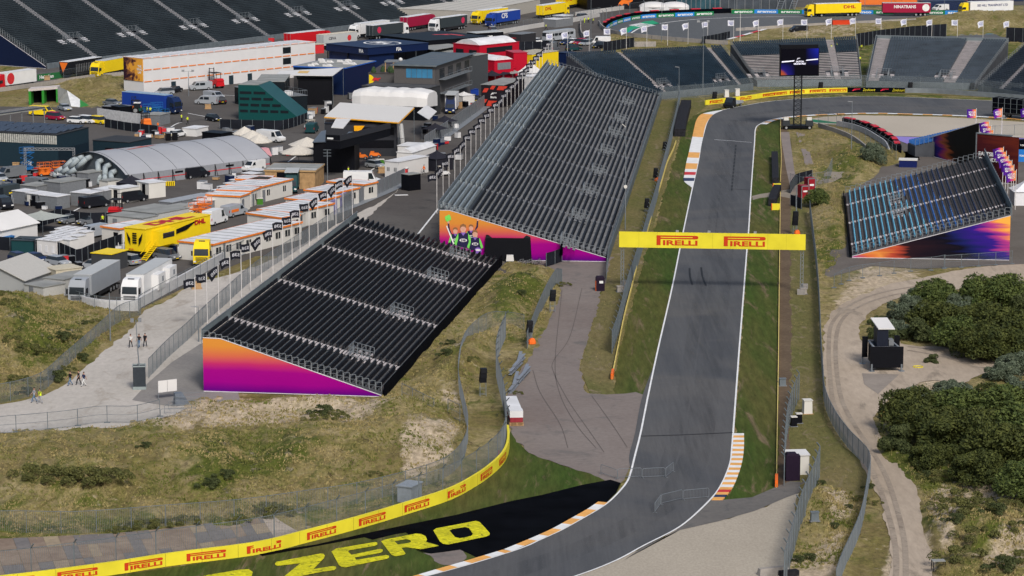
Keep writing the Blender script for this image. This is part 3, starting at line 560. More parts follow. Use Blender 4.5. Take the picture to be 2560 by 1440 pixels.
        mb.mt(BLACKC); p = [pos(cu - hw_, cv1) + up * -1.6, pos(cu + hw_, cv1) + up * -1.6, pos(cu + hw_, cv1) + up * .1, pos(cu - hw_, cv1) + up * .1]
        q = [w - e2 * .3 for w in p]; mb.hexa([q[0], q[1], p[1], p[0], q[3], q[2], p[2], p[3]])
        mb.mt(stepm or STEP)
        for j in range(3):
            vv = cv0 + (cv1 - cv0) * (j + .3) / 3.4
            for uu in (cu - hw_ * 1.9, cu - hw_ * .6, cu + hw_ * 1.3):
                q = [pos(uu, vv), pos(uu + hw_ * .7, vv), pos(uu + hw_ * .7, vv + .45 / n), pos(uu, vv + .45 / n)]; mb.hexa([w + up * .12 for w in q] + [w + up * .2 for w in q])
        wob(mb, 'entrance_cage', None, root)
    for k, u in enumerate((0, 1)):
        if not rails[k]: continue
        mb = MB()
        for i in range(n):
            zi = lerpV(FL, BL, i / (n - 1)).z; a, b = pos(u, (i + .05) / n), pos(u, (i + .95) / n); a.z = b.z = zi
            mb.bar(a, a + up * railh, .04); mb.bar(b, b + up * railh, .04); mb.bar(a + up * railh, b + up * railh, .04); mb.bar(a + up * railh * .5, b + up * railh * .5, .03)
        wob(mb, 'guard_rail', STEEL, root)
    if front:     # (material, height, thickness)
        a, b = pos(0, 0), pos(1, 0); e = (pos(.5, 0) - pos(.5, 1)); e.z = 0; e.normalize(); a, b = g(a) + e * .35, g(b) + e * .35; mb = MB()
        mb.hexa([a, b, b - e * .12, a - e * .12, a + up * front[1], b + up * front[1], b + up * front[1] - e * .12, a + up * front[1] - e * .12]); wob(mb, 'front_barrier', front[0], root)
    if back:
        a, b = pos(0, 1), pos(1, 1); mb = MB(); e = (pos(.5, 1) - pos(.5, 0)); e.z = 0; e.normalize(); a += e * .1; b += e * .1; h = back[1]
        mb.mt(back[0]).hexa([a, b, b + e * .06, a + e * .06, a + up * h, b + up * h, b + up * h + e * .06, a + up * h + e * .06]); mb.mt(STEEL)
        k = int((b - a).length / 2.5)
        for j in range(k + 1): p = lerpV(a, b, j / k) + e * .1; mb.bar(p - up * .5, p + up * (h + .1), .04)
        mb.bar(a + up * h, b + up * h, .05); wob(mb, 'back_screen', None, root)
    return root, pos
def perp(a, b, d):   # point offset d metres to the left of a->b
    t = (b - a); t.z = 0; t.normalize(); return Vector((-t.y, t.x, 0)) * d
def zr(v, z): return Vector((v.x, v.y, z))
SCREEN = mat('screen_mesh', (.16, .19, .2), .7, .1, var=.12, scale=.5)
# --- near black stand
An, Af = P(955, 993), P(1250, 662); off = perp(An, Af, 21.6)
def ulocate(x, y, z, a, b): q = P(x, y, z); t = (b - a); return (q - a).dot(t) / t.length_squared
aisA = [ulocate(x, y, 6.4, zr(An + off, 6.4), zr(Af + off, 6.4)) for x, y in ((555, 797), (675, 702), (780, 617))] + [.93]
def cage(u, v, w=2.6, dv=.1): return (u, v, v + dv, w)
stA, posA = grandstand('large black grandstand with an orange to magenta side panel beside the sandy path', zr(An, .7), zr(Af, .7), zr(Af + off, 6.3), zr(An + off, 6.3), 28, aisA, 'seat', DECK, STEP, aw=2.3, sh=.72,
    cages=[cage(u, .17, 2.8, .12) for u in aisA], rails=(1, 0), front=(BLACKC, 1.5), back=(SCREEN, 1.3))
def gradmat():
    m = bpy.data.materials.new('sunset_print'); m.use_nodes = True; N, L = NT(m); b = N['Principled BSDF']; b.inputs['Roughness'].default_value = .45
    tc = N.new('ShaderNodeTexCoord'); sp = N.new('ShaderNodeSeparateXYZ'); L.new(tc.outputs['Object'], sp.inputs[0])
    nz = noise(N, L, tc.outputs['Object'], .12, 3); f = mapr(N, L, mth(N, L, 'ADD', sp.outputs['Z'], mth(N, L, 'MULTIPLY', nz, .7)), 0, 8)
    r = ramp(N, [(.0, (.07, .0, .14)), (.08, (.11, .0, .17)), (.2, (.28, .0, .2)), (.38, (.31, .001, .19)), (.48, (.46, .022, .12)), (.6, (.56, .12, .06)), (.75, (.6, .23, .036)), (1, (.62, .26, .036))]); L.new(f, r.inputs[0]); L.new(r.outputs[0], b.inputs['Base Color']); return m
GRAD = gradmat()
def side_panel(root, a, b, h0, h1, m, name='side_panel', base=.1, out=.12):   # a..b ground points seen from the camera left to right, h0/h1 heights
    d = b - a; L_ = d.length; o = MB(); 
    if isinstance(h0, tuple): pts = [(0, base), (L_, base), (L_, h1)] + [(L_ * t, h) for t, h in h0]
    else: pts = [(0, base), (L_, base), (L_, h1), (0, h0)]
    o.prism(pts, -.06, 0); ob = o.obj(name, m, root); n_ = Vector((d.y, -d.x, 0)).normalized() * out; ob.location = zr(a, 0) + n_ - Vector(root.location); ob.rotation_euler[2] = math.atan2(d.y, d.x)
    tr = MB(); hh = h0 if not isinstance(h0, tuple) else h0[-1][1]
    if isinstance(h0, tuple): tr.line([(0, -.05, hh)] + [(L_ * t, -.05, h) for t, h in reversed(h0[:-1])] + [(L_, -.05, h1)], .06)
    else: tr.bar((0, -.05, h0), (L_, -.05, h1), .06)
    tr.bar((0, -.05, base), (L_, -.05, base), .06); t2 = tr.obj('edge_trim', mat('pale_trim', (.6, .58, .6), .5), ob); return ob
side_panel(stA, An + off * 1.0, An + Vector((0, 0, 0)), ((.1, 6.55), (0, 6.6)), .25, GRAD)
# --- middle grey stand
Bn, Bf = P(1515, 655), P(1650, 250); offB = perp(Bn, Bf, 25.2)
capx = [(1575, 258), (1555, 300), (1540, 335), (1520, 380), (1500, 430), (1480, 480), (1453, 543), (1420, 607)]
a_, b_ = zr(Bn + offB * .22, 2.6), zr(Bf + offB * .22, 2.6); uB = sorted([ulocate(x, y, 2.8, a_, b_) for x, y in capx])
aisB = [u for u in [x + .008 for x in uB]]
def smB(v, u, r): return LIGHTB if v > .81 else DARKB
DARKB = mat('charcoal_bench', (.016, .018, .024), .65, var=.3, scale=.4)
stB, posB = grandstand('long steep grandstand of bare charcoal benches behind the mural panel', zr(Bn, .9), zr(Bf, .9), zr(Bf + offB, 7.7), zr(Bn + offB, 7.7), 30, aisB, 'bench', DECKG, STEP, aw=2.0, benchb=(-.02, .2, .15, .72),
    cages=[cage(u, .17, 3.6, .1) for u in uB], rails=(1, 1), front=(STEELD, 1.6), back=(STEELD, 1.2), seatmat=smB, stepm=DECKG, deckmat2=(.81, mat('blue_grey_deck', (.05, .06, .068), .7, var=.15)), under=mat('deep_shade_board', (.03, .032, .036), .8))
pB = side_panel(stB, Bn + offB, Bn, ((.06, 7.6), (0, 7.6)), .7, GRAD)
# printed people on the mural (flat print, simple figures)
FIG = [mat('print_skin', (.62, .33, .24), .6), mat('print_dark_suit', (.02, .018, .06), .6), mat('print_green', (.17, .62, .1), .6), mat('print_white', (.75, .72, .72), .6), mat('print_hair', (.25, .12, .05), .6), mat('print_violet', (.22, .12, .45), .6)]
def flat(mb, pts, k): mb.poly([(x, 0, z) for x, z in pts])
def ell(cx, cz, rx, rz, n=14): return [(cx + rx * math.cos(2 * math.pi * i / n), cz + rz * math.sin(2 * math.pi * i / n)) for i in range(n)]
def figure(cx, cz, s, k, helmet=False, arm=None):
    mb = MB()
    def f(pts, m, d):
        mb.mt(FIG[m]); mb.poly([(cx + x * s, -.08 - d * .006 - k * .03, cz + z * s) for x, z in pts])
    f([(-.62, 0), (.62, 0), (.72, 1.0), (.5, 1.45), (-.5, 1.45), (-.72, 1.0)], 1, 0); f([(-.5, 1.45), (-.72, 1.0), (-.95, .3), (-.7, .15), (-.5, .9)], 2, 1); f([(.5, 1.45), (.72, 1.0), (.95, .3), (.7, .15), (.5, .9)], 2, 1)
    f([(-.25, 1.5), (.25, 1.5), (0, 1.15)], 5, 1); f(ell(0, 1.85, .3, .4), 0, 1); f([(-.3, 1.95), (-.28, 2.25), (0, 2.4), (.28, 2.25), (.3, 1.95), (.1, 2.1), (-.12, 2.1)], 4, 2); f(ell(0, .7, .38, .17), 3, 1)
    if helmet: f(ell(.35, -.1, .42, .4), 5, 3); f(ell(.35, 0, .3, .12), 3, 4)
    if arm: f([(.5 * arm, 1.4), (.95 * arm, 2.0), (1.0 * arm, 2.9), (.82 * arm, 2.9), (.72 * arm, 2.1), (.35 * arm, 1.2)], 1, 2); f(ell(.92 * arm, 3.0, .14, .16), 0, 3); 
    mb.mt(FIG[1]); txt(mb, '538', (cx, -.08 - .03 - k * .03, cz + .7 * s), (1, 0, 0), (0, 0, 1), .22 * s, .04, 1.2); return mb
for args in ((2.4, 2.3, 1.15, 0, False, -1.0), (3.6, 2.0, 1.5, 2, False, None), (4.8, 2.9, 1.1, 1, False, 1.0), (5.4, 1.6, 1.3, 3, True, None)): o = figure(*args).obj('printed_figure', None, pB)
mb = MB().mt(FIG[2]); mb.poly([(1.3 + p * .6, -.1, 6.4 + q + .12 * math.sin(p * 14)) for p, q in ell(0, 0, .8, .5)]); mb.mt(FIG[3]); mb.poly([(x, -.1, z) for x, z in [(1.0, 5.2), (1.15, 5.25), (2.6, 1.6), (2.4, 1.5)]]); mb.obj('printed_foam_hand', None, pB)
# --- right blue stand
En, Ef = P(2130, 645), P(2113, 491); offE = perp(En, Ef, -23.6)
def smE(v, u, r):
    t = v + .22 * u + (r.random() - .5) * .05; return CYAN if t < .5 else BLUE if t < .68 else NAVY if t < .85 else BLACKS
stE, posE = grandstand('grandstand with seats fading from pale blue to black and a streaky side panel', zr(En, .6), zr(Ef, .6), zr(Ef + offE, 7), zr(En + offE, 7), 27, [.14, .47, .78], 'seat', DECK, STEP, aw=1.8, sh=.62,
    cages=[(.40, .28, .38, 3), (.62, .28, .38, 3)], rails=(1, 1), front=(BLACKC, 1.0), back=(SCREEN, 1.6), seatmat=smE)
def artmat(name, Lx, stops=None):
    m = bpy.data.materials.new(name); m.use_nodes = True; N, L = NT(m); b = N['Principled BSDF']; b.inputs['Roughness'].default_value = .4
    tc = N.new('ShaderNodeTexCoord'); mp = N.new('ShaderNodeMapping'); mp.inputs['Rotation'].default_value = (0, RAD(24), 0); mp.inputs['Scale'].default_value = (.09, 1, .8); L.new(tc.outputs['Object'], mp.inputs[0])
    sp = N.new('ShaderNodeSeparateXYZ'); L.new(tc.outputs['Object'], sp.inputs[0]); nz = noise(N, L, mp.outputs[0], 1.4, 3, .5)
    t = mth(N, L, 'ADD', mth(N, L, 'MULTIPLY', sp.outputs['X'], .8 / Lx), mth(N, L, 'MULTIPLY', sp.outputs['Z'], .036)); t = mth(N, L, 'ADD', t, mth(N, L, 'MULTIPLY', mth(N, L, 'SUBTRACT', nz, .5), .38))
    r = ramp(N, stops or [(.0, (.3, .03, .22)), (.08, (.6, .12, .04)), (.16, (.7, .25, .05)), (.24, (.42, .06, .03)), (.33, (.02, .008, .012)), (.58, (.004, .004, .01)), (.68, (.008, .012, .09)), (.82, (.03, .01, .2)), (.9, (.4, .04, .2)), (.96, (.7, .2, .08)), (1, (.8, .38, .06))])
    L.new(t, r.inputs[0]); L.new(r.outputs[0], b.inputs['Base Color']); return m
side_panel(stE, En + Vector((0, 0, 0)), En + offE, .3, 6.9, artmat('streaky_print', 23.6))
# --- huge far stand, top left
Cn, Cf = P(116, 172), P(1174, 35); offC = perp(Cn, Cf, 36)
aisC = sorted([ulocate(x, y, .6, zr(Cn, .6), zr(Cf, .6)) for x, y in ((185, 145), (340, 127), (485, 107), (637, 92), (760, 75), (890, 60), (1012, 46), (1120, 31))])
aisC2 = [u for u in aisC if 0.02 < u < .985]
NAVYG = mat('slate_bench', (.026, .035, .042), .6, var=.3, scale=.15)
stC, posC = grandstand('huge slate grey grandstand with pale stairways filling the top left behind the trucks', zr(Cn, .8), zr(Cf, .8), zr(Cf + offC, 18.6), zr(Cn + offC, 18.6), 46, aisC2, 'bench', mat('slate_deck', (.105, .12, .13), .8, var=.2), STEP, aw=2.2, benchb=(.0, .3, .2, .55),
    cages=[(u, .2, .26, 5.5) for u in aisC2], rails=(1, 1), front=(STEELD, 1.4), seatmat=lambda v, u, r: NAVYG, stepm=mat('grey_step', (.42, .42, .43), .7), railh=1.3)
sp_ = side_panel(stC, Cn + offC, Cn, 18.0, .6, mat('midnight_panel', (.006, .012, .04), .5), out=.2)
# stands round the far corner
DS = mat('dark_blue_seat', (.012, .024, .038), .5, var=.3, scale=.3)
def smD(v, u, r): return NAVYS if v > .78 else DS
gD = 'temporary stands round the far corner'
def stand_px(label, fl, fr, br, bl, zf, zb, n, ais, **k):
    return grandstand(label, P(*fl, zf), P(*fr, zf), P(*br, zb), P(*bl, zb), n, ais, 'seat', DECKD, STEP, group=gD, **k)
stand_px('dark navy far stand with two pale stairways, left of the tall screen', (1560, 246), (1882, 214), (1806, 120), (1416, 140), 1, 7.5, 27, [.325, .905], seatmat=smD, sw=.62, aw=1.3, cages=[(.36, .1, .22, 2.6), (.8, .1, .22, 2.6)], front=(STEELD, 1.6))
stand_px('far stand behind the screen with seats only in its upper rows', (1893, 206), (2154, 204), (2142, 98), (1826, 112), 1, 7.5, 26, [.78], seatmat=smD, sw=.62, aw=1.6, cages=[(.05, .1, .22, 2.6), (.78, .1, .22, 2.6)], front=(STEELD, 1.6), bare=lambda v: v < .62)
SLB = mat('slate_blue_seat', (.05, .066, .085), .5, var=.3, scale=.3)
stand_px('far grey blue stand with a wide pale stairway at its left end', (2166, 208), (2438, 214), (2521, 106), (2190, 98), 1, 7.5, 27, [.055, .75], seatmat=lambda v, u, r: SLB, sw=.62, aw=3.0, cages=[(.13, .1, .2, 2.6), (.69, .1, .2, 2.6)], front=(STEELD, 1.6), back=(SCREEN, 1.0))
stand_px('far slate stand cut by the right edge of the picture', (2446, 218), (2700, 262), (2760, 150), (2566, 112), 1, 7.5, 27, [.22, .6], seatmat=lambda v, u, r: SLB, sw=.62, aw=2.0, cages=[(.5, .1, .2, 2.6)], front=(STEELD, 1.6))
# small black stand/ramp behind the blue one
r0 = thing('spectator_ramp', 'raised spectator ramp with a black and orange side panel beyond the blue stand', 'grandstand', P(2286, 378))
mb = MB(); a, b = P(2288, 366, 2.0), P(2442, 331, 5.0); e = Vector((-.15, 1, 0)) * 5
mb.hexa([zr(a, 0), zr(b, 0), zr(b + e, 0), zr(a + e, 0), a, b, b + e, a + e]); wob(mb, 'deck', DECKD, r0)
mb = MB(); mb.mt(BLUE)
for i in range(24):
    for j in range(4):
        p = lerpV(a, b, (i + .5) / 24) + e * ((j + .5) / 4); mb.box(p.x - .22, p.x + .22, p.y - .1, p.y + .1, p.z + .1, p.z + .75)
wob(mb, 'seat_row', BLUE, r0); mb = MB()
for i in range(15):
    p = lerpV(a, b, i / 14); mb.bar(p, p + Vector((0, 0, 1.3)), .04); q = lerpV(a, b, min(1, (i + 1) / 14)); mb.bar(p + Vector((0, 0, 1.3)), q + Vector((0, 0, 1.3)), .04)
wob(mb, 'guard_rail', STEEL, r0)
side_panel(r0, P(2288, 380), P(2446, 422), 1.9, 8.6, artmat('dark_streaky_print', 16, [(0, (.3, .08, .03)), (.12, (.05, .01, .01)), (.22, (.003, .003, .006)), (.42, (.004, .004, .03)), (.55, (.02, .01, .14)), (.64, (.22, .02, .1)), (.72, (.3, .07, .02)), (.82, (.01, .004, .004)), (1, (.003, .003, .005))]), out=.1)
r1 = thing('event_wall', 'tall black wall with dark red streaks and white lettering behind the blue stand', 'wall', P(2441, 440))
pe = side_panel(r1, P(2441, 452), P(2545, 462), 8.6, 8.6, artmat('maroon_print', 30, [(0, (.003, .003, .006)), (.3, (.06, .01, .012)), (.45, (.12, .02, .012)), (.6, (.01, .004, .006)), (1, (.2, .04, .02))]))
mb = MB(); txt(mb, 'EASTSIDE', (.4, -.12, 4.7), (1, 0, 0), (0, 0, 1), .75, .04, center=False); txt(mb, 'GRANDSTAND', (.4, -.12, 3.7), (1, 0, 0), (0, 0, 1), .75, .04, center=False); mb.obj('lettering', WHITE, pe)
mb = MB(); mb.box(-.1, 7, -.2, .2, 8.6, 8.8); mb.box(-.2, 0, -.2, .2, 0, 8.8); mb.obj('frame', STEEL, pe)
r2 = thing('toilet_unit', 'bright blue toilet block with white lettering at the right edge beside the event wall', 'toilet', P(2541, 410)); mb = MB()
a = P(2543, 405, 0); mb.mt(mat('toilet_blue', (.02, .16, .5), .5)).box(a.x, a.x + 4, a.y, a.y + 3, 0, 2.4); mb.mt(BLACKC).box(a.x, a.x + 4, a.y, a.y + 3, 2.5, 4); wob(mb, 'cabin', None, r2)
mb = MB(); txt(mb, 'TOILET', (a.x + 1.1, a.y - .02, 1.2), (1, 0, 0), (0, 0, 1), .35, .03); txt(mb, 'TOILET', (a.x + 1.1, a.y - .02, 3.2), (1, 0, 0), (0, 0, 1), .3, .03); wob(mb, 'lettering', WHITE, r2)
r2 = thing('tent', 'white pointed tent at the right edge beside the blue stand', 'tent', P(2538, 515)); mb = MB(); a = P(2536, 515); WTX = mat('white_tent_cloth', (.68, .68, .7), .7, var=.08)
mb.box(a.x, a.x + 5, a.y, a.y + 5, .05, 2.4); wob(mb, 'wall', WTX, r2)
def pyr(x0, x1, y0, y1, z0, z1, k=5):   # swept tent roof
    mb = MB(); cx, cy = (x0 + x1) / 2, (y0 + y1) / 2; pr = []
    for j in range(k + 1):
        t = j / k; s = (1 - t) ** 1.5; pr.append([(cx + (x0 - cx) * s, cy + (y0 - cy) * s, z0 + (z1 - z0) * t), (cx + (x1 - cx) * s, cy + (y0 - cy) * s, z0 + (z1 - z0) * t), (cx + (x1 - cx) * s, cy + (y1 - cy) * s, z0 + (z1 - z0) * t), (cx + (x0 - cx) * s, cy + (y1 - cy) * s, z0 + (z1 - z0) * t)])
    for j in range(k):
        for q in range(4): mb.quad(pr[j][q], pr[j][(q + 1) % 4], pr[j + 1][(q + 1) % 4], pr[j + 1][q])
    return mb
wob(pyr(a.x - .2, a.x + 5.2, a.y - .2, a.y + 5.2, 2.4, 4.6), 'roof', WTX, r2)
# ---------------- walls and hoardings
YEL = mat('hoarding_yellow', (.7, .6, .035), .5, var=.14, scale=.35)
class Path:
    def __init__(s, px, step=1.0, smooth=True):
        q = gp(px); s.p = spline(q, step) if smooth and len(q) > 2 else sum([spline([a, b], step)[:-1] for a, b in zip(q, q[1:])], []) + [q[-1]]; s.d = [0]
        for a, b in zip(s.p, s.p[1:]): s.d.append(s.d[-1] + (b - a).length)
        s.L = s.d[-1]
    def at(s, t):
        t = max(0, min(s.L, t)); k = max(0, min(len(s.d) - 2, int(np.searchsorted(s.d, t)) - 1)); f = (t - s.d[k]) / max(1e-6, s.d[k + 1] - s.d[k]); return s.p[k].lerp(s.p[k + 1], f)
    def nrm(s, t): a, b = s.at(max(0, t - .5)), s.at(min(s.L, t + .5)); d = (b - a).normalized(); return Vector((d.y, -d.x, 0))
    def near_px(s, x):
        return min(np.arange(0, s.L, .25), key=lambda t: abs(PX(s.at(t))[0] - x))
def strip(mb, path, h0, h1, th, off=0, t0=0, t1=None, step=1.0):
    t1 = path.L if t1 is None else t1; k = max(1, int((t1 - t0) / step)); prev = None
    for i in range(k + 1):
        t = t0 + (t1 - t0) * i / k; p, n_ = path.at(t), path.nrm(t); a, b = p + n_ * off, p + n_ * (off - th); cur = [zr(a, h0), zr(b, h0), zr(b, h1), zr(a, h1)]
        if prev: mb.hexa([prev[0], cur[0], cur[1], prev[1], prev[3], cur[3], cur[2], prev[2]])
        prev = cur
    return mb
def wall(name, label, cat, px, h, m, th=.2, cap=None, group=None, step=1.0, smooth=True):
    pt = Path(px, step, smooth); root = thing(name, label, cat, pt.at(pt.L / 2), group=group); wob(strip(MB(), pt, 0.02, h, th, step=step), 'board', m, root)
    if m is YEL:
        mb = MB()
        for i in range(1, int(pt.L / 3.6)): strip(mb, pt, .05, h + .01, .02, .012, i * 3.6, i * 3.6 + .05)
        wob(mb, 'panel_joint', mat('joint_ochre', (.4, .33, .03), .6), root)
    if cap: wob(strip(MB(), pt, h, h + .08, th + .1, .05, step=step), 'cap_rail', cap, root)
    return root, pt
def bend2d(root, pt, t0, z0, h, v2, f2, m, name='logo', off=.04, w=None, wid=None):
    k = h if wid is None else wid / w; mb = MB(); vs = []
    for x, y in v2: t = t0 + x * k; p, n_ = pt.at(t), pt.nrm(t); vs.append(zr(p + n_ * off, z0 + y * h))
    mb.add(vs, f2); return wob(mb, name, m, root)
RED = mat('logo_red', (.52, .045, .012), .5, var=.05)
pv, pf, pw = pirelli2d()
w1, pt1 = wall('advertising_wall', 'long curved yellow hoarding repeating PIRELLI along the grass in the foreground', 'advertising board', [(-260, 1490), (0, 1474), (270, 1440), (425, 1416), (640, 1388), (765, 1358), (902, 1321), (1015, 1287), (1127, 1250), (1197, 1212), (1237, 1182), (1260, 1158), (1271, 1135), (1274, 1110), (1272, 1090)], 1.28, YEL, .25)
for x in (36, 193, 357, 515, 665, 804, 931, 1043, 1142, 1216, 1257): t = pt1.near_px(x); bend2d(w1, pt1, t - 1.95, .28, .72, pv, pf, RED, w=pw, wid=3.9)
w1, pt1 = wall('advertising_wall', 'yellow PIRELLI hoarding curving round the outside of the far corner', 'advertising board', [(1764, 263), (1800, 259), (1860, 252), (1920, 243), (1980, 237), (2050, 233), (2118, 231)], 1.1, YEL, .25)
for x in (1790, 1865, 1920, 1949, 1991, 2042, 2093): t = pt1.near_px(x); bend2d(w1, pt1, t - 2.0, .28, .6, pv, pf, RED, w=pw, wid=4.2)
w1, pt1 = wall('advertising_wall', 'black hoarding with red racing emblems and yellow script at the end of the yellow one', 'advertising board', [(2118.5, 231), (2190, 231), (2262, 232)], 1.1, BLACKC, .25)
MARK = [(0, 0), (.5, .0), (.72, .35), (1.2, .35), (1.35, .6), (.8, .6), (.9, .72), (2.3, .72), (2.45, 1), (.7, 1)]
for x in (2129, 2201): bend2d(w1, pt1, pt1.near_px(x), .35, .5, [(a, b) for a, b in MARK], [tuple(range(len(MARK)))], mat('emblem_red', (.6, .02, .05), .5), w=2.45, wid=2.0)
for x in (2157, 2229): v, f, w = text2d('Zandvoort', .0, 1, .4); bend2d(w1, pt1, pt1.near_px(x), .3, .6, v, f, YEL, w=w, wid=2.9)
for (lab, px, h, m) in (('silver double guard rail beyond the far corner, right of the black hoarding', [(2263, 232), (2340, 234), (2440, 241), (2560, 250), (2640, 257)], 1.1, STEEL), ('beige concrete wall below the yellow banners at top centre', [(1495, 60), (1512, 78), (1560, 90), (1655, 100), (1740, 107), (1818, 112)], 1.1, CONC), ('pale concrete wall under the run of parked trucks at upper left', [(-60, 238), (0, 230), (130, 212), (230, 197), (310, 190)], 1.0, CONC), ('pale concrete wall on the near side of the top right track', [(1840, 78), (1920, 73), (2000, 68), (2150, 60), (2290, 54)], .9, CONC), ('long white wall of the pit exit at top centre', [(1225, 90), (1330, 72), (1430, 56), (1500, 42)], 1.3, PAVE), ('white wall in front of the white dome tent at top centre', [(1440, 40), (1500, 32), (1560, 24)], 1.2, PAVE), ('white wall beside the two parked lorries at left', [(160, 757), (250, 776), (345, 778), (352, 770), (480, 700), (560, 655)], 1.5, mat('white_board', (.6, .6, .6), .6, var=.1)), ('whitish concrete wall inside the far bend beside the red tyre stacks', [(2045, 318), (2070, 326), (2100, 336), (2130, 350), (2160, 372), (2180, 392)], .9, CONC), ('pale slope wall below the car park at top centre', [(1450, 60), (1455, 95), (1500, 115), (1580, 117), (1640, 117)], 1.4, CONC)):
    wall('barrier_wall', lab, 'wall', px, h, m, .3)
# aramco boards: one hoarding, panels alternate green and blue
def aramco(px, label, seg, z=1.1, start=0, ratio=.8):
    pt = Path(px, 1.0); root = thing('advertising_wall', label, 'advertising board', pt.at(pt.L / 2)); t = 0; k = start; v, f, w = text2d('aramco', .03)
    while t + seg < pt.L:
        mm = MATS['aramco_board_green'] if k % 2 else MATS['aramco_board_blue']
        wob(strip(MB(), pt, .05, 1.25, .2, 0, t, t + seg - .03), 'board', mm, root); bend2d(root, pt, t + seg * .12, .3, .55, v, f, WHITE, 'lettering', w=w, wid=seg * ratio); t += seg; k += 1
    return root
mat('aramco_board_green', (.012, .17, .06), .5); mat('aramco_board_blue', (.02, .2, .55), .5)
aramco([(1518, 76), (1532, 66), (1560, 56), (1610, 47), (1700, 42), (1828, 37)], 'curved run of green and blue boards lettered aramco at top centre', 6.6)
aramco([(1829, 35), (1900, 34), (2010, 35), (2250, 36), (2570, 38)], 'long straight run of green and blue aramco boards behind the lorries at top right', 7.2, start=1)
aramco([(2230, 85), (2300, 79), (2400, 73), (2520, 69)], 'shorter run of green and blue aramco boards on the hillside at right', 6.2)
wall('barrier_wall', 'black tyre wall with red caps above the curved aramco boards', 'wall', [(1512, 70), (1528, 60), (1560, 50), (1610, 42), (1700, 37), (1828, 33)], 1.5, BLACKC, .5)
pt = Path([(1512, 70), (1528, 60), (1560, 50), (1610, 42), (1700, 37), (1828, 33)])
r = thing('tyre_wall', 'red capped tyre stacks spaced behind the curved aramco boards', 'tyre wall', pt.at(0)); RC = mat('tyre_cap_red', (.5, .03, .05), .6)
for i in range(10): wob(strip(MB(), pt, 1.52, 1.75, .9, .2, pt.L * i / 10 + 1, pt.L * i / 10 + 4), 'tyre_cap', RC, r)
pt = Path([(2105, 314), (2140, 321), (2175, 333), (2205, 350), (2228, 366), (2238, 385)])
r = thing('tyre_wall', 'dark tyre wall with red caps and a white lip inside the far bend', 'tyre wall', pt.at(0)); wob(strip(MB(), pt, .02, 1.6, 1.2, 0), 'board', BLACKC, r)
for i in range(7): wob(strip(MB(), pt, 1.62, 1.8, 1.1, 0, pt.L * i / 7 + .3, pt.L * i / 7 + pt.L / 14), 'tyre_cap', RC if i % 1 == 0 else WHITE, r)
wob(strip(MB(), pt, .02, 1.1, .25, 1.3), 'kerb_lip', mat('pale_lip', (.4, .4, .42), .6), r)
# yellow sponsor ribbon along both sides of the straight
YR = mat('ribbon_yellow', (.66, .52, .16), .55, var=.12, scale=.2); ORE = mat('signal_orange', (.75, .14, .02), .55)
for lab, px, end in (('thin yellow barrier strip left of the straight ending in an orange tip', [(1530, 950), (1546, 870), (1560, 800), (1580, 720), (1600, 640), (1622, 570), (1638, 510), (1655, 455), (1668, 410), (1682, 380), (1690, 358)], 0), ('thin yellow barrier strip right of the straight ending in an orange tip', [(1941, 1220), (1943, 1080), (1946, 900), (1948, 720), (1950, 560), (1951, 480)], 1), ('thin pale barrier strip beside the far part of the right verge', [(1951, 455), (1953, 400), (1951, 340), (1951, 300)], 2)):
    pt = Path(px); r = thing('guard_rail', lab, 'barrier', pt.at(0)); wob(strip(MB(), pt, .05, .6 if not end else .4, .1, .05), 'rail', YR, r)
    if end < 2: wob(strip(MB(), pt, .1, .8, .3, .15, 0, 3), 'end_cap', ORE, r)
# ---------------- mesh fences
MESH = {}
def meshmat(name, a, col=(.2, .23, .245)):
    m = mat('wire_' + name, col, .6, .3, var=.1, scale=.3, alpha=a); return m
def fence(label, px, h=2.6, sp=3.0, a=.3, m=None, pr=.045, lean=0, name='mesh_fence', z=0, rail=True, group=None, vert=0, postm=None, smooth=True, foot=False):
    pt = Path(px, 1.0, smooth); root = thing(name, label, 'fence', pt.at(pt.L / 2), group=group); k = max(1, int(round(pt.L / sp))); sp = pt.L / k
    mb = MB(); q = [pt.at(sp * i / 3) for i in range(3 * k + 1)]
    up = [zr(p, h) for p in q]; mb.add(q + up, [(i, i + 1, len(q) + i + 1, len(q) + i) for i in range(len(q) - 1)])
    if vert:
        for i in range(int(pt.L / vert)): p = pt.at(i * vert); w_ = Vector((.011, 0, 0)); v_ = Vector((0, .011, 0)); mb.mt(STEEL).add([p - w_, p + w_, zr(p + w_, h), zr(p - w_, h)], [(0, 1, 2, 3)]); mb.add([p - v_, p + v_, zr(p + v_, h), zr(p - v_, h)], [(0, 1, 2, 3)])
        mb.mats = [m or meshmat('%d' % int(a * 100), a), STEEL]; mb.m = [0] * (len(q) - 1) + [1] * (len(mb.f) - len(q) + 1)
    wob(mb, 'wire_mesh', m or meshmat('%d' % int(a * 100), a), root); pm = postm or STEELD
    if rail:
        mb = MB(); mb.line(up, .035); 
        if rail == 2: mb.line([zr(p, h * .5) for p in q], .025); mb.line([zr(p, .15) for p in q], .025)
        wob(mb, 'top_rail', pm, root)
    n_ = pt.nrm(0); mbp = MB(); mbp.bar((0, 0, 0), (0, 0, h + .05), pr)
    if lean: mbp.bar((0, 0, h), (lean * .35, -abs(lean) * .35, h + .5), pr)
    if foot: mbp.box(-.35, .35, -.12, .12, 0, .12)
    me = mbp.mesh('post', pm); every = max(1, math.ceil((k + 1) / 100))
    for i in range(0, k + 1, every):
        o = bpy.data.objects.new('post', me); S.collection.objects.link(o); o.parent = root; o.location = pt.at(sp * i) - Vector(root.location); 
    return root, pt
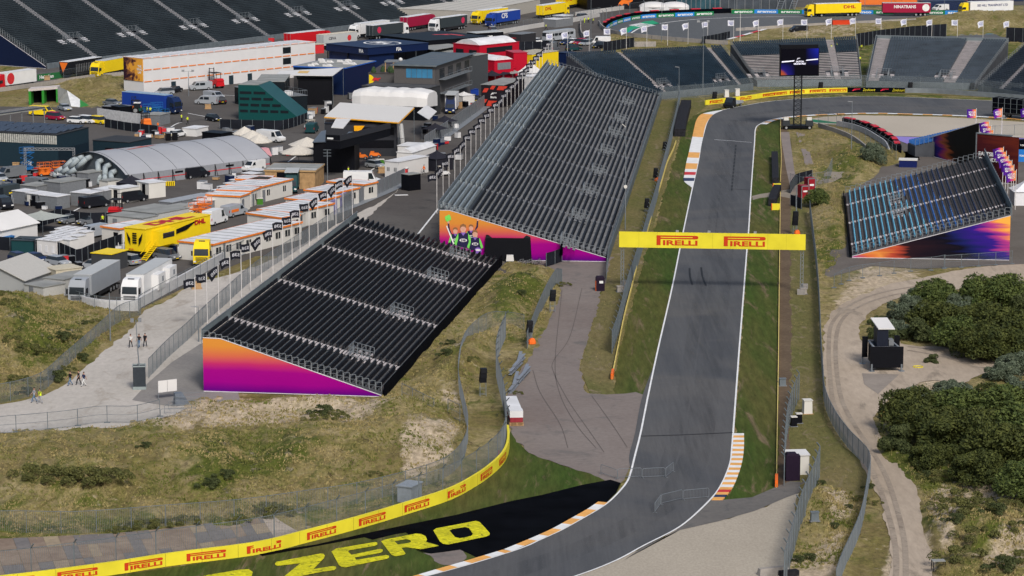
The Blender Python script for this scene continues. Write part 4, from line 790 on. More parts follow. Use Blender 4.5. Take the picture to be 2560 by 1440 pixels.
fence('tall debris fence on leaning posts right behind the foreground yellow hoarding', [(-260, 1480), (0, 1463), (270, 1430), (425, 1406), (640, 1377), (765, 1348), (902, 1311), (1015, 1277), (1120, 1241), (1190, 1203), (1232, 1170), (1256, 1140), (1266, 1100), (1262, 1040), (1250, 985), (1240, 935), (1246, 890), (1264, 845)], 3.2, 4.1, .07, vert=.19, lean=1, pr=.06)
fence('wire fence along the foot of the near dune, curving up to the road', [(-200, 1345), (0, 1332), (200, 1333), (400, 1318), (600, 1302), (760, 1280), (900, 1258), (1040, 1222), (1120, 1190), (1160, 1145), (1170, 1090), (1158, 1030), (1146, 970), (1150, 915), (1165, 870), (1195, 838), (1230, 820), (1285, 822), (1310, 828)], 2.2, 3.4, .07, vert=.18)
fence('grey sheet fence climbing beside the old road near the speaker stacks', [(1318, 872), (1345, 800), (1370, 745), (1392, 710), (1405, 712)], 2.3, 2.6, .85)
fence('silver site fence between the far dune and the sandy path', [(-80, 1022), (0, 1008), (60, 995), (110, 975), (160, 930), (200, 895), (250, 850), (300, 805), (345, 790), (352, 786)], 2.3, 3, .12, vert=.2)
fence('wire fence of the path along the grandstand back, by the light tower', [(372, 945), (420, 895), (470, 850), (498, 822), (560, 765), (640, 695), (760, 615), (880, 535)], 2.4, 2.6, .12, vert=.2)
fence('row of loose site fence panels across the sandy path at lower left', [(-40, 1088), (60, 1080), (165, 1070), (250, 1058), (330, 1058), (400, 1042)], 2.0, 3.5, .10, foot=True, rail=2, pr=.05)
fence('wire fence on top of the white wall by the parked lorries', [(165, 760), (250, 780), (346, 783), (355, 774), (480, 705), (560, 660), (700, 595), (880, 515)], 2.2, 3.6, .12)
def sheetwall(label, px, h, m, sp=2.4, th=.08, base=True):
    pt = Path(px, 1.0, False); root = thing('panel_fence', label, 'fence', pt.at(pt.L / 2)); k = max(1, int(round(pt.L / sp))); sp = pt.L / k
    for i in range(k):
        if i < 100: wob(strip(MB(), pt, .08, h, th, 0, i * sp + .03, (i + 1) * sp - .03, 5), 'fence_panel', m, root)
    pm = MB().bar((0, 0, 0), (0, 0, h + .05), .05).mesh('support_post', STEELD)
    for i in range(min(100, k + 1)): o = bpy.data.objects.new('support_post', pm); S.collection.objects.link(o); o.parent = root; o.location = pt.at(i * sp) + pt.nrm(i * sp) * .06 - Vector(root.location)
    if base: wob(strip(MB(), pt, 0.06, .1, 1.4, 1.4), 'base_plate', mat('aluminium_plate', (.25, .27, .29), .5, .3), root)
    return root
GSH = mat('grey_steel_sheet', (.24, .25, .265), .45, .3, var=.12, scale=.4); BSH = mat('black_fence_cloth', (.012, .014, .02), .85, var=.3, scale=.6)
sheetwall('long grey steel panel fence between the paddock cabins and the road', [(560, 650), (650, 606), (760, 560), (885, 512), (960, 480), (1012, 455)], 2.5, GSH, 2.6)
sheetwall('long grey steel panel fence running up towards the red units', [(1062, 372), (1110, 340), (1155, 308), (1200, 275), (1240, 245), (1262, 226)], 2.6, GSH)
sheetwall('short grey steel panel screen around the white site cabin', [(995, 430), (1030, 434), (1062, 400)], 2.2, GSH, 2.4, base=False)
for lab, px, h in (('black cloth fence in front of the green team unit', [(550, 322), (625, 324), (702, 326), (735, 318), (768, 305)], 2.0), ('black cloth fence around the white generators, near side', [(-40, 622), (60, 630), (150, 640), (195, 660), (240, 640), (305, 618)], 2.1), ('black cloth fence behind the white generators', [(0, 600), (70, 575), (150, 552), (215, 563), (300, 560)], 2.0), ('black cloth fence along the dark garage roofs', [(262, 318), (320, 328), (395, 336)], 1.8), ('black cloth fence around the arched tent', [(570, 430), (585, 420), (640, 408)], 2.0), ('black screen beside the gas cylinders in front of the mural', [(1365, 668), (1378, 665), (1404, 655)], 2.1), ('black cloth screen left of the bicycles', [(1334, 648), (1352, 643), (1376, 646)], 2.0), ('long black banner wall behind the far right stands', [(2140, 118), (2200, 108), (2280, 98), (2365, 92)], 3.6), ('black screen at far right above the last stand', [(2515, 105), (2640, 110)], 4.0), ('black sloping screen at the top of the far left dark stand', [(1508, 130), (1545, 124), (1585, 118)], 2.6), ('black hoarding below the red units at top centre', [(1290, 128), (1330, 126), (1375, 128)], 2.4), ('black fence panels beyond the shallow bend at top', [(1755, 110), (1790, 104), (1825, 96)], 2.0)):
    sheetwall(lab, px, h, BSH, 2.4, base=False)
# fences beside the straight
BF = meshmat('blue', .8, (.19, .23, .27))
fence('dense blue grey debris fence along the left side of the straight', [(1530, 885), (1548, 830), (1562, 770), (1575, 725), (1590, 680), (1605, 630), (1622, 570), (1640, 510), (1655, 450), (1668, 400), (1680, 350), (1692, 300), (1700, 255)], 3.0, 4, .8, m=BF, lean=-1)
fence('blue grey fence at the foot of the mural stand', [(1516, 700), (1522, 650), (1545, 570), (1570, 500), (1600, 410), (1625, 330), (1648, 260)], 2.0, 4, .75, m=BF)
fence('long blue grey fence between the dry verge and the dirt road', [(2024, 535), (2032, 600), (2041, 680), (2047, 760), (2052, 880), (2057, 960), (2062, 1015), (2085, 1070), (2120, 1120), (2172, 1180), (2168, 1240), (2156, 1310), (2140, 1360), (2105, 1438), (2090, 1480)], 2.2, 2.6, .85, m=meshmat('blue2', .8, (.3, .34, .38)), pr=.06)
fence('leaning debris fence beside the gravel trap at lower right', [(2048, 1195), (2040, 1225), (2025, 1262), (2005, 1310), (1990, 1360), (1972, 1425), (1960, 1470)], 3.4, 3.2, .6, m=meshmat('grey3', .62, (.24, .28, .31)), lean=-1, pr=.08)
fence('short debris fence beside the black kiosk right of the straight', [(1997, 1000), (1980, 1040), (1968, 1090), (1962, 1150), (1960, 1215)], 3.2, 3.0, .45, lean=-1, pr=.07)
fence('temporary fence panels in front of the streaky side panel', [(2360, 672), (2420, 668), (2480, 664), (2530, 660)], 2.0, 3, .08, rail=2, foot=True)
fence('wire fence round the dark gravel yard at right', [(2085, 720), (2130, 700), (2200, 690), (2260, 680), (2330, 676), (2362, 670)], 2.0, 3.4, .12, foot=True)
fence('wire fence and strut beside the red cabinets right of the straight', [(1975, 470), (2010, 480), (2030, 470), (2065, 462), (2080, 430)], 2.6, 3, .14)
fence('debris fence in front of the far corner stands', [(1652, 252), (1720, 246), (1790, 240), (1880, 226), (2000, 222), (2150, 220), (2300, 224), (2440, 232), (2600, 246)], 3.0, 5, .3, lean=-1)
fence('debris fence on the inside of the far bend', [(2045, 312), (2080, 320), (2110, 330), (2140, 344), (2175, 360), (2215, 385), (2240, 402)], 3.0, 4, .2, lean=1)
fence('silver wire fence across the gravel at right edge', [(2442, 345), (2480, 342), (2560, 338), (2640, 336)], 2.2, 5, .15)
fence('fence on top of the long concrete wall at upper left', [(-60, 232), (0, 224), (130, 206), (230, 191), (310, 184)], 2.6, 5, .08)
fence('debris fence above the aramco boards at top centre', [(1500, 72), (1520, 58), (1560, 46), (1620, 38), (1700, 33), (1800, 30), (2000, 28), (2560, 32)], 4.2, 8, .06, lean=-1, pr=.08)
fence('debris fence in front of the blue lorry at top centre', [(1225, 88), (1330, 70), (1430, 54), (1500, 40)], 2.6, 5, .14)
fence('fallen grey mesh panel lying on the dune right of the black stand', [(1005, 1000), (1085, 1040)], 2.0, 3, .16, rail=2)
fence('second leaning mesh panel on the dune beside the curved fence', [(1120, 1040), (1150, 1055)], 2.0, 3, .16, rail=2)
# crowd barriers
def crowd_barrier(label, x1, y1, x2, y2, grp):
    o, rz, L_ = FR(x1, y1, x2, y2); r = thing('crowd_barrier', label, 'barrier', o, rz, grp); L_ = max(1.6, L_); mb = MB(); h = 1.1
    mb.line([(0, 0, .12), (0, 0, h - .12), (.12, 0, h), (L_ - .12, 0, h), (L_, 0, h - .12), (L_, 0, .12)], .028, 5); mb.bar((0, 0, .22), (L_, 0, .22), .022)
    mb.obj('frame', STEEL, r); mb = MB()
    for i in range(1, int(L_ / .16)): mb.bar((i * .16, 0, .22), (i * .16, 0, h), .008)
    mb.obj('bars', STEEL, r)
    for x in (.12, L_ - .12): MB().line([(x, -.35, 0), (x, 0, .14), (x, .35, 0)], .025).obj('foot', STEEL, r)
    return r
G = 'loose crowd barriers standing on the track'
for k, (a, q) in enumerate((('leftmost crowd barrier, half on the old road, in the upper row on the track', (1502, 1186, 1543, 1200)), ('second crowd barrier from the left in the upper row on the track', (1544, 1198, 1604, 1195)), ('third crowd barrier from the left in the upper row on the track', (1606, 1197, 1662, 1194)), ('rightmost crowd barrier turned away in the upper row on the track', (1664, 1196, 1684, 1180)), ('crowd barrier turned towards the camera at the left of the lower row', (1637, 1284, 1652, 1263)), ('middle crowd barrier of the lower row on the track', (1653, 1263, 1706, 1250)), ('rightmost crowd barrier of the lower row, touching the white line', (1708, 1252, 1772, 1246)))): crowd_barrier(a, *q, G)
G2 = 'crowd barriers stacked on the sand near the magenta panel'
for k in range(5): crowd_barrier('%s from the front of the crowd barriers stacked beside the magenta panel' % ORD[k], 402 + k * 10, 1046 - k * 10, 468 + k * 11, 1044 - k * 10, G2)
# ---------------- flags
POLE = mat('white_pole', (.62, .6, .58), .5, var=.05); FB = mat('black_flag_cloth', (.014, .015, .022), .7, var=.3, scale=1.5); FW = mat('white_flag_cloth', (.62, .63, .70), .7, var=.1, scale=1.5)
def sunset_flag():
    m = bpy.data.materials.new('purple_flag_cloth'); m.use_nodes = True; N, L = NT(m); b = N['Principled BSDF']; b.inputs['Roughness'].default_value = .7
    tc = N.new('ShaderNodeTexCoord'); sp = N.new('ShaderNodeSeparateXYZ'); L.new(tc.outputs['Object'], sp.inputs[0]); nz = noise(N, L, tc.outputs['Object'], .9, 2)
    t = mth(N, L, 'ADD', mapr(N, L, sp.outputs['X'], -2, 0), mth(N, L, 'MULTIPLY', mth(N, L, 'SUBTRACT', nz, .5), .8)); r = ramp(N, [(.2, (.05, .01, .2)), (.5, (.14, .02, .25)), (.7, (.55, .06, .2)), (.9, (.75, .25, .06))]); L.new(t, r.inputs[0]); L.new(r.outputs[0], b.inputs['Base Color']); return m
FPm = sunset_flag()
def flag_master(h, w, hf, cloth, words, seed, droop, wordm, polem=POLE):
    rr = random.Random(seed); mb = MB(); mb.bar((0, 0, 0), (0, 0, h), .055, 6); mb.dome((0, 0, h), .08, .08, .08, 6, 3)
    def pt(s, t): # s along fly 0..1, t down 0..1
        x = -s * w * (1 - droop * .45 * t); y = math.sin(s * 5 + seed) * .18 * s * 1.6; z = h - .1 - t * hf - droop * s * s * 1.1 - .1 * math.sin(s * 7 + seed) * s; return (x, y, z)
    fm = MB(); n, k = 9, 5; vs = [pt(i / n, j / k) for j in range(k + 1) for i in range(n + 1)]; fm.add(vs, [(j * (n + 1) + i, j * (n + 1) + i + 1, (j + 1) * (n + 1) + i + 1, (j + 1) * (n + 1) + i) for j in range(k) for i in range(n)])
    wm = MB()
    for q, wd in enumerate(words):
        v, f, ww = text2d(wd, .03); hh = .4 / max(1, len(words)) ** .7; s_ = .68 / ww if wd else 1
        vs = []
        for x, y in v:
            p = pt(.12 + x * s_, .5 - (y - .5) * hh + (q - (len(words) - 1) / 2) * hh * 1.15); vs.append((p[0], p[1] - .02, p[2]))
        wm.add(vs, f)
    return mb.mesh('pole', polem), fm.mesh('flag', cloth, True), wm.mesh('lettering', wordm)
def put_flag(mesh3, x, ytop, h, label, grp, base=None, rot=0):
    p = P(x, ytop, h) if base is None else base; r = thing('flag_pole', label, 'flag', zr(p, 0), rot, grp)
    for nm, me_ in zip(('pole', 'flag'), mesh3[:2]): o = bpy.data.objects.new(nm, me_); S.collection.objects.link(o); o.parent = r
    f = o; o = bpy.data.objects.new('lettering', mesh3[2]); S.collection.objects.link(o); o.parent = f
FM = [flag_master(6.8, 1.55, 1.15, FB, ['538'], s, d, mat('flag_print', (.42, .42, .45), .7)) for s, d in ((1, .1), (2, .45), (3, 1.0), (4, .25))]
for k, (x, y) in enumerate(((487, 695), (516, 683), (545, 664), (574, 643), (602, 625), (625, 607), (652, 590), (681, 572), (706, 554), (729, 540), (749, 524), (772, 507), (794, 492), (818, 476), (839, 462), (857, 449), (880, 437))):
    put_flag(FM[(k * 3 + (k > 9) * 2) % 4 if k < 12 else 2 - (k % 2)], x, y, 6.8, 'black 538 flag, %s from the near end of the row behind the black stand' % ORD[k], 'black flags behind the near stand', rot=(random.Random(k).random() - .5) * .5)
a, b = P(1092, 433, 6.8), P(1378, 104, 6.8)
for k in range(28): put_flag(FM[(k * 5 + 1) % 4 if k % 3 else 0], 0, 0, 6.8, 'black 538 flag, %s from the near end of the row beside the grey stand' % ORD[k], 'black flags beside the long grey stand', base=a.lerp(b, k / 27), rot=(random.Random(k + 50).random() - .5) * .4)
FMW = [flag_master(5.8, 1.7, 1.5, FW, ['DUTCH', 'GP'], s, d, mat('flag_print_blue', (.16, .18, .4), .6)) for s, d in ((5, .1), (6, .5), (7, .3))]
for k, (x, y) in enumerate(((1381, 89), (1419, 84), (1473, 80), (1525, 76), (1566, 73), (1617, 68), (1669, 64), (1720, 60), (1769, 56), (1834, 53), (1896, 52), (1957, 50), (2017, 51), (2078, 48), (2138, 47), (2202, 48), (2265, 49), (2329, 51), (2393, 52), (2457, 54), (2521, 55))): put_flag(FMW[k % 3], x, 0, 5.8, 'white flag, %s from the left in the long row above the far corner' % ORD[k], 'white flags above the far corner', base=P(x, y + 50), rot=(random.Random(k).random() - .5) * .4)
FMP = [flag_master(6.8, 1.9, 1.7, FPm, ['DUTCH', 'GP'], s, d, WHITE) for s, d in ((5, .1), (6, .4), (8, .2))]
for k, (x, y) in enumerate(((2441, 272), (2506, 270), (2473, 303), (2478, 314), (2484, 324), (2490, 334), (2496, 346), (2503, 358), (2509, 368), (2516, 378), (2522, 389), (2530, 401), (2535, 412), (2541, 425), (2575, 268))): put_flag(FMP[k % 3], x, y, 6.8, 'purple and orange flag, %s' % ('alone on the left beyond the blue stand' if k == 0 else 'beside the black crate lorry' if k == 1 else 'cut by the right picture edge' if k == 14 else '%s from the far end of the column at the right edge' % ORD[k - 2]), 'purple and orange flags at the right edge')
# ================= VEHICLES =================
GLASS = mat('vehicle_glass', (.015, .02, .025), .12, var=.05, spec=.6); TYRE = mat('tyre', (.015, .015, .016), .9); RIM = mat('wheel_rim', (.35, .36, .37), .4, .4)
GREYW = mat('pod_window', (.2, .22, .24), .4); LAMP = mat('headlamp_glass', (.7, .7, .68), .2); TAIL = mat('tail_lamp', (.4, .01, .01), .3); CHAS = mat('chassis_black', (.02, .02, .022), .7)
PAINT = {k: mat('paint_' + k, c, r, var=.05, scale=.6) for k, c, r in (('white', (.66, .66, .65), .35), ('silver', (.3, .32, .34), .3), ('grey', (.13, .14, .15), .35), ('black', (.012, .013, .017), .3), ('navy', (.012, .025, .08), .35), ('blue', (.015, .05, .28), .4), ('red', (.48, .012, .018), .4), ('maroon', (.3, .012, .045), .45), ('yellow', (.78, .56, .012), .45), ('green', (.012, .07, .06), .4), ('orange', (.72, .16, .02), .5), ('cream', (.55, .5, .4), .6), ('darkgrey', (.035, .045, .05), .5), ('palegrey', (.42, .43, .42), .5), ('lime', (.4, .55, .03), .5), ('teal', (.012, .05, .055), .5), ('pink', (.6, .3, .33), .5), ('lightblue', (.25, .35, .45), .5))}
WH = {}
def wheel(parent, x, y, r=.34, w=.22):
    k = (r, w)
    if k not in WH:
        mb = MB(); mb.cyl((0, -w / 2, 0), r, w, 14, 'y'); t = mb.mesh('tyre', TYRE, False); mb = MB(); mb.cyl((0, -w / 2 - .012, 0), r * .58, w + .024, 10, 'y'); WH[k] = (t, mb.mesh('rim', RIM))
    o = bpy.data.objects.new('wheel', WH[k][0]); S.collection.objects.link(o); o.parent = parent; o.location = (x, y, r)
    q = bpy.data.objects.new('rim', WH[k][1]); S.collection.objects.link(q); q.parent = o
MM = {}
def part(key, name, parent, fn, m=None, smooth=False):      # cached mesh part
    if key not in MM: mb = MB(); fn(mb); MM[key] = mb.mesh(name, m, smooth)
    o = bpy.data.objects.new(name, MM[key]); S.collection.objects.link(o); o.parent = parent; return o
def place(name, label, cat, x1, y1, x2, y2, L_, anchor='c', group=None):   # from rear picture point towards front picture point
    a, b = P(x1, y1), P(x2, y2); d = (b - a).normalized(); c = (a + b) / 2 if anchor == 'c' else (a + d * L_ / 2 if anchor == 'r' else b - d * L_ / 2)
    return thing(name, label, cat, c, math.atan2(d.y, d.x), group)
def loftbody(mb, prof, w, inset_z, k=.0):   # prof: closed side polygon (x,z); narrows above inset_z
    n = len(prof); vs = []
    for s_ in (-1, 1):
        for x, z in prof: ww = w / 2 - (max(0, z - inset_z) * k); vs.append((x, s_ * ww, z))
    mb.add(vs, [tuple(range(n)), tuple(range(2 * n - 1, n - 1, -1))] + [(i, i + n, (i + 1) % n + n, (i + 1) % n) for i in range(n)])
def car(label, col, x1, y1, x2, y2, kind='hatch', group=None, anchor='c'):
    L_, w, h = {'hatch': (4.1, 1.78, 1.48), 'suv': (4.6, 1.88, 1.68), 'sedan': (4.6, 1.8, 1.42), 'mini': (2.7, 1.55, 1.5)}[kind]
    r = place('parked_car', label, 'car', x1, y1, x2, y2, L_, anchor, group); f, b = L_ / 2, -L_ / 2; m = PAINT[col]; nose = .75 if kind == 'mini' else (1.2 if kind == 'sedan' else .98)
    tail = .1 if kind != 'sedan' else .75
    def body(mb): loftbody(mb, [(b + .05, .3), (f - .12, .28), (f, .5), (f - .05, .68), (f - nose, .92), (b + tail, .96), (b, .85), (b - .0, .45)], w, .6, .1)
    part(('cb', kind, col), 'body', r, body, m)
    def gl(mb): loftbody(mb, [(b + tail + .02, .93), (f - nose - .02, .9), (f - nose - .72, h - .05), (b + tail + .35, h - .05)], w - .1, .95, .28)
    part(('cg', kind), 'glass', r, gl, GLASS)
    def rf(mb): mb.taper(b + tail + .32, f - nose - .7, -w / 2 + .22, w / 2 - .22, h - .06, h, .05, .05, .04, .04)
    part(('cr', kind, col), 'roof', r, rf, m)
    for sx in (b + .75 * L_ / 4.1, f - .8 * L_ / 4.1):
        for sy in (-1, 1): wheel(r, sx, sy * (w / 2 - .08), .33)
    for sy in (-1, 1):
        part(('hl', kind, sy), 'headlight', r, lambda mb: mb.box(f - .16, f + .01, sy * (w / 2 - .38) - .17, sy * (w / 2 - .38) + .17, .6, .74), LAMP)
        part(('tl', kind, sy), 'tail_light', r, lambda mb: mb.box(b - .015, b + .08, sy * (w / 2 - .24) - .14, sy * (w / 2 - .24) + .14, .68, .85), TAIL)
    part(('pl',kind), 'number_plate', r, lambda mb: (mb.box(f - .05, f + .02, -.26, .26, .38, .48), mb.box(b - .02, b + .05, -.26, .26, .55, .66)), PAINT['yellow'])
    return r
def van(label, col, x1, y1, x2, y2, L_=5.3, h=2.0, anchor='c', stripe=None, windows=False, group=None, text=None):
    w = 2.0; r = place('van', label, 'van', x1, y1, x2, y2, L_, anchor, group); f, b = L_ / 2, -L_ / 2; m = PAINT[col]
    part(('vb', col, L_, h), 'body', r, lambda mb: loftbody(mb, [(b, .35), (f - .1, .32), (f, .55), (f - .03, .95), (f - .8, 1.22), (f - 1.5, h - .03), (f - 1.9, h), (b + .1, h), (b, h - .1)], w, 1.1, .09), m)
    part(('vw', L_, h), 'windscreen', r, lambda mb: mb.hexa([(f - .84, -.86, 1.22), (f - .84, .86, 1.22), (f - 1.46, .78, h - .1), (f - 1.46, -.78, h - .1), (f - .8, -.86, 1.24), (f - .8, .86, 1.24), (f - 1.4, .78, h - .08), (f - 1.4, -.78, h - .08)]), GLASS)
    for sy in (-1, 1):
        part(('vs', L_, h, sy), 'side_window', r, lambda mb: mb.hexa([(f - 2.1, sy * .97, 1.2), (f - 1.1, sy * .97, 1.2), (f - 1.1, sy * 1.005, 1.2), (f - 2.1, sy * 1.005, 1.2), (f - 2.1, sy * .9, h - .25), (f - 1.5, sy * .9, h - .25), (f - 1.5, sy * .965, h - .25), (f - 2.1, sy * .965, h - .25)]), GLASS)
        if windows: part(('vs2', L_, h, sy), 'side_window', r, lambda mb: mb.hexa([(f - 3.5, sy * .97, 1.2), (f - 2.3, sy * .97, 1.2), (f - 2.3, sy * 1.005, 1.2), (f - 3.5, sy * 1.005, 1.2), (f - 3.5, sy * .9, h - .25), (f - 2.3, sy * .9, h - .25), (f - 2.3, sy * .965, h - .25), (f - 3.5, sy * .965, h - .25)]), GLASS)
        part(('vhl', L_, sy), 'headlight', r, lambda mb: mb.box(f - .2, f + .01, sy * .72 - .2, sy * .72 + .2, .75, .95), LAMP); part(('vtl', L_, sy), 'tail_light', r, lambda mb: mb.box(b - .015, b + .03, sy * .9 - .06, sy * .9 + .06, .9, 1.3), TAIL)
        for x in (b + .95, f - .95): wheel(r, x, sy * .9, .35)
    if stripe: part(('vst', stripe, L_), 'side_decal', r, lambda mb: (mb.box(b + .5, b + 2.6, -1.012, 1.012, .9, 1.35)), PAINT[stripe])
    if text:
        mb = MB()
        for sy in (-1, 1): txt(mb, text, (b + 1.6, sy * 1.02, 1.12), (-sy, 0, 0), (0, 0, 1), .3, .03)
        mb.obj('lettering', BLK, r)
    return r
def cab(root, f, col, h=3.7, mirror=True):
    m = PAINT[col]; c = part(('cabb', col, f, h), 'cab', root, lambda mb: loftbody(mb, [(f - 2.2, .55), (f - .1, .5), (f, .75), (f - .02, 1.7), (f - .18, 2.75), (f - .75, h - .1), (f - 1.2, h), (f - 2.2, h + .1)], 2.48, 2.6, .12), m)
    part(('cabw', f), 'windscreen', c, lambda mb: mb.hexa([(f - .03, -1.08, 1.72), (f - .03, 1.08, 1.72), (f - .19, 1.04, 2.68), (f - .19, -1.04, 2.68), (f + .015, -1.08, 1.72), (f + .015, 1.08, 1.72), (f - .14, 1.04, 2.7), (f - .14, -1.04, 2.7)]), GLASS)
    part(('cabg', f), 'grille', c, lambda mb: [mb.box(f - .02, f + .03, -.85, .85, z, z + .1) for z in (.75, .95, 1.15, 1.35)], CHAS); part(('cabr', f), 'roof_hatch', c, lambda mb: mb.box(f - 1.1, f - .85, -.45, .45, h - .08, h + .05), GLASS)
    for sy in (-1, 1):
        part(('cabs', f, sy), 'side_window', c, lambda mb: mb.box(f - 1.35, f - .35, sy * 1.23 - .015, sy * 1.23 + .015, 1.75, 2.5), GLASS); part(('cabl', f, sy), 'headlight', c, lambda mb: mb.box(f - .1, f + .02, sy * .95 - .2, sy * .95 + .2, .7, .92), LAMP)
        part(('cabm', f, sy), 'mirror', c, lambda mb: mb.box(f - .25, f - .1, sy * 1.42 - .12, sy * 1.42 + .12, 1.7, 2.4), CHAS)
    for sy in (-1, 1): wheel(root, f - 1.35, sy * 1.08, .5, .32); wheel(root, f - 4.7, sy * 1.05, .5, .4)
def truck(label, ccol, bcol, x1, y1, x2, y2, anchor='f', L_=16.5, roof='white', text=None, tcol=None, th=.9, tw=None, tx=0, withcab=True, emblem=None, group=None, tz=2.9, sx=1.2, bh=4.0):
    r = place('lorry' if withcab else 'lorry_trailer', label, 'lorry' if withcab else 'trailer', x1, y1, x2, y2, L_, anchor, group); f = L_ / 2; b = -L_ / 2; tf = f - 2.75 if withcab else f
    t = part(('tb', bcol, L_, bh, withcab), 'trailer_box', r, lambda mb: mb.box(b, tf, -1.27, 1.27, 1.15, bh - .03), PAINT[bcol])
    part(('tr', roof, L_, bh, withcab), 'trailer_roof', t, lambda mb: mb.box(b - .02, tf + .02, -1.29, 1.29, bh - .03, bh + .05), PAINT[roof]); part(('tc', L_, withcab), 'chassis', t, lambda mb: (mb.box(b + .2, tf - .3, -.5, .5, .75, 1.15), mb.box(b + 4.6, tf - 3.4, -1.22, -1.12, .55, 1.1), mb.box(b + 4.6, tf - 3.4, 1.12, 1.22, .55, 1.1), mb.box(b, b + .12, -1.2, 1.2, .5, .75)), CHAS)
    part(('te', L_, withcab), 'door_frame', t, lambda mb: (mb.box(b - .03, b, -1.2, -1.12, 1.2, 3.9), mb.box(b - .03, b, 1.12, 1.2, 1.2, 3.9), mb.box(b - .035, b, -.03, .03, 1.2, 3.9)), RIM)
    for k in range(3):
        for sy in (-1, 1): wheel(r, b + 1.6 + k * 1.35, sy * 1.05, .5, .38)
    if withcab: part(('ch', L_), 'chassis', r, lambda mb: mb.box(f - 6.2, f - .3, -.45, .45, .55, .95), CHAS); cab(r, f, ccol)
    if text:
        mb = MB()
        for sy in (-1, 1): txt(mb, text, (tx, sy * 1.285, tz), (-sy, 0, 0), (0, 0, 1), th, .03, sx)
        mb.obj('lettering', tcol or WHITE, t)
    if emblem:
        mb = MB(); mb.mt(emblem[1])
        for sy in (-1, 1): mb.add([(emblem[0] + emblem[2] * math.cos(a * .52), sy * 1.286, 2.6 + emblem[2] * math.sin(a * .52)) for a in range(12)], [tuple(range(12))])
        mb.obj('emblem', None, t)
    return r
DHLR = mat('courier_red', (.45, .01, .02), .5); GREYT = mat('mark_grey', (.05, .05, .06), .5); NAVT = mat('mark_navy', (.02, .03, .12), .5)
truck('red curtain lorry parked nearest the white cabin block at upper left', 'red', 'red', 718, 121, 818, 110, 'r', emblem=(3.2, mat('gold_emblem', (.35, .22, .1), .5), .7))
truck('pale grey trailer lettered CEVA behind the navy marquee', 'white', 'palegrey', 800, 125, 897, 114, 'r', 13.6, 'cream', 'CEVA', GREYT, .75, tx=-3.2, withcab=False, emblem=(3.6, REDK, .8))
truck('white lorry with a white cab on the left lettered CEVA', 'white', 'white', 992, 82, 880, 97, 'f', text='CEVA', tcol=GREYT, th=.75, tx=1.5, emblem=(-6, REDK, .7))
truck('dark grey trailer with white rear and white cab on the right, behind the black marquee', 'white', 'darkgrey', 924, 100, 1036, 86, 'r', emblem=(-5.5, mat('pink_emblem', (.5, .03, .08), .5), .9))
truck('maroon curtain lorry with its cab to the right, in the back row', 'maroon', 'maroon', 1009, 78, 1112, 62, 'r')
truck('dark grey lorry with a white cab on the left and round pink emblem', 'white', 'darkgrey', 1195, 66, 1080, 82, 'f', emblem=(-6, MATS['pink_emblem'], .9))
truck('yellow DHL lorry with its cab on the left behind the blue lorry', 'yellow', 'yellow', 1288, 48, 1186, 62, 'f', text='DHL', tcol=DHLR, th=.9, tx=-5.4, sx=1.5)
truck('blue lorry lettered CFS at top centre', 'blue', 'blue', 1325, 52, 1222, 68, 'f', text='CFS', th=1.5, tx=1.2, sx=1.1)
truck('yellow DHL lorry with its cab on the right beside the silver boxes', 'yellow', 'yellow', 1349, 47, 1440, 33, 'r', text='DHL', tcol=DHLR, th=1.0, tx=-5, sx=1.5)
truck('yellow DHL lorry cut by the top edge of the picture', 'yellow', 'yellow', 1398, 24, 1475, 12, 'r', text='DHL', tcol=DHLR, th=1.0, tx=-4, sx=1.5)
truck('long yellow DHL lorry driving on the top right track', 'yellow', 'yellow', 2158, 39, 2014, 43, 'f', 17.6, text='DHL', tcol=DHLR, th=.95, tx=-5, sx=1.6, tz=2.9)
truck('maroon trailer lettered NINATRANS on the top right track', 'maroon', 'maroon', 2325, 40, 2205, 40, 'f', 14.4, 'palegrey', 'NINATRANS', WHITE, .95, tx=.5, withcab=False, emblem=(-5.8, WHITE, 1.1), sx=.95)
truck('white trailer lettered SID HILL TRANSPORT LTD with a yellow cab at top right', 'yellow', 'white', 2542, 34, 2400, 38, 'f', 17.2, text='SID HILL TRANSPORT LTD', tcol=NAVT, th=.7, tx=-1.6, sx=.95)
truck('red cab lorry with a white box and round red emblem at the left edge', 'red', 'white', 97, 212, -12, 228, 'f', 13.5, emblem=(2.6, REDK, 1.35))
truck('yellow lorry parked beside the white cabin block', 'yellow', 'yellow', 330, 178, 236, 196, 'f', 14, 'palegrey')
truck('navy team lorry facing right beside the blue scissor lifts', 'navy', 'blue', 300, 272, 446, 286, 'f', L_=15.5, roof='lightblue')
truck('silver lorry nearest the left dune behind the white wall', 'silver', 'silver', 292, 712, 192, 767, 'f', 15.5, 'palegrey')
r = truck('white lorry with white side pods behind the white wall', 'white', 'white', 424, 706, 324, 766, 'f', 16.5, 'palegrey')
for x in (-7, -1.5): MB().box(x, x + 3.4, 1.27, 2.3, 1.2, 3.4).obj('side_pod', PAINT['white'], r); MB().box(x + 1, x + 1.7, 2.3, 2.33, 2.2, 2.9).obj('window', GREYW, r)
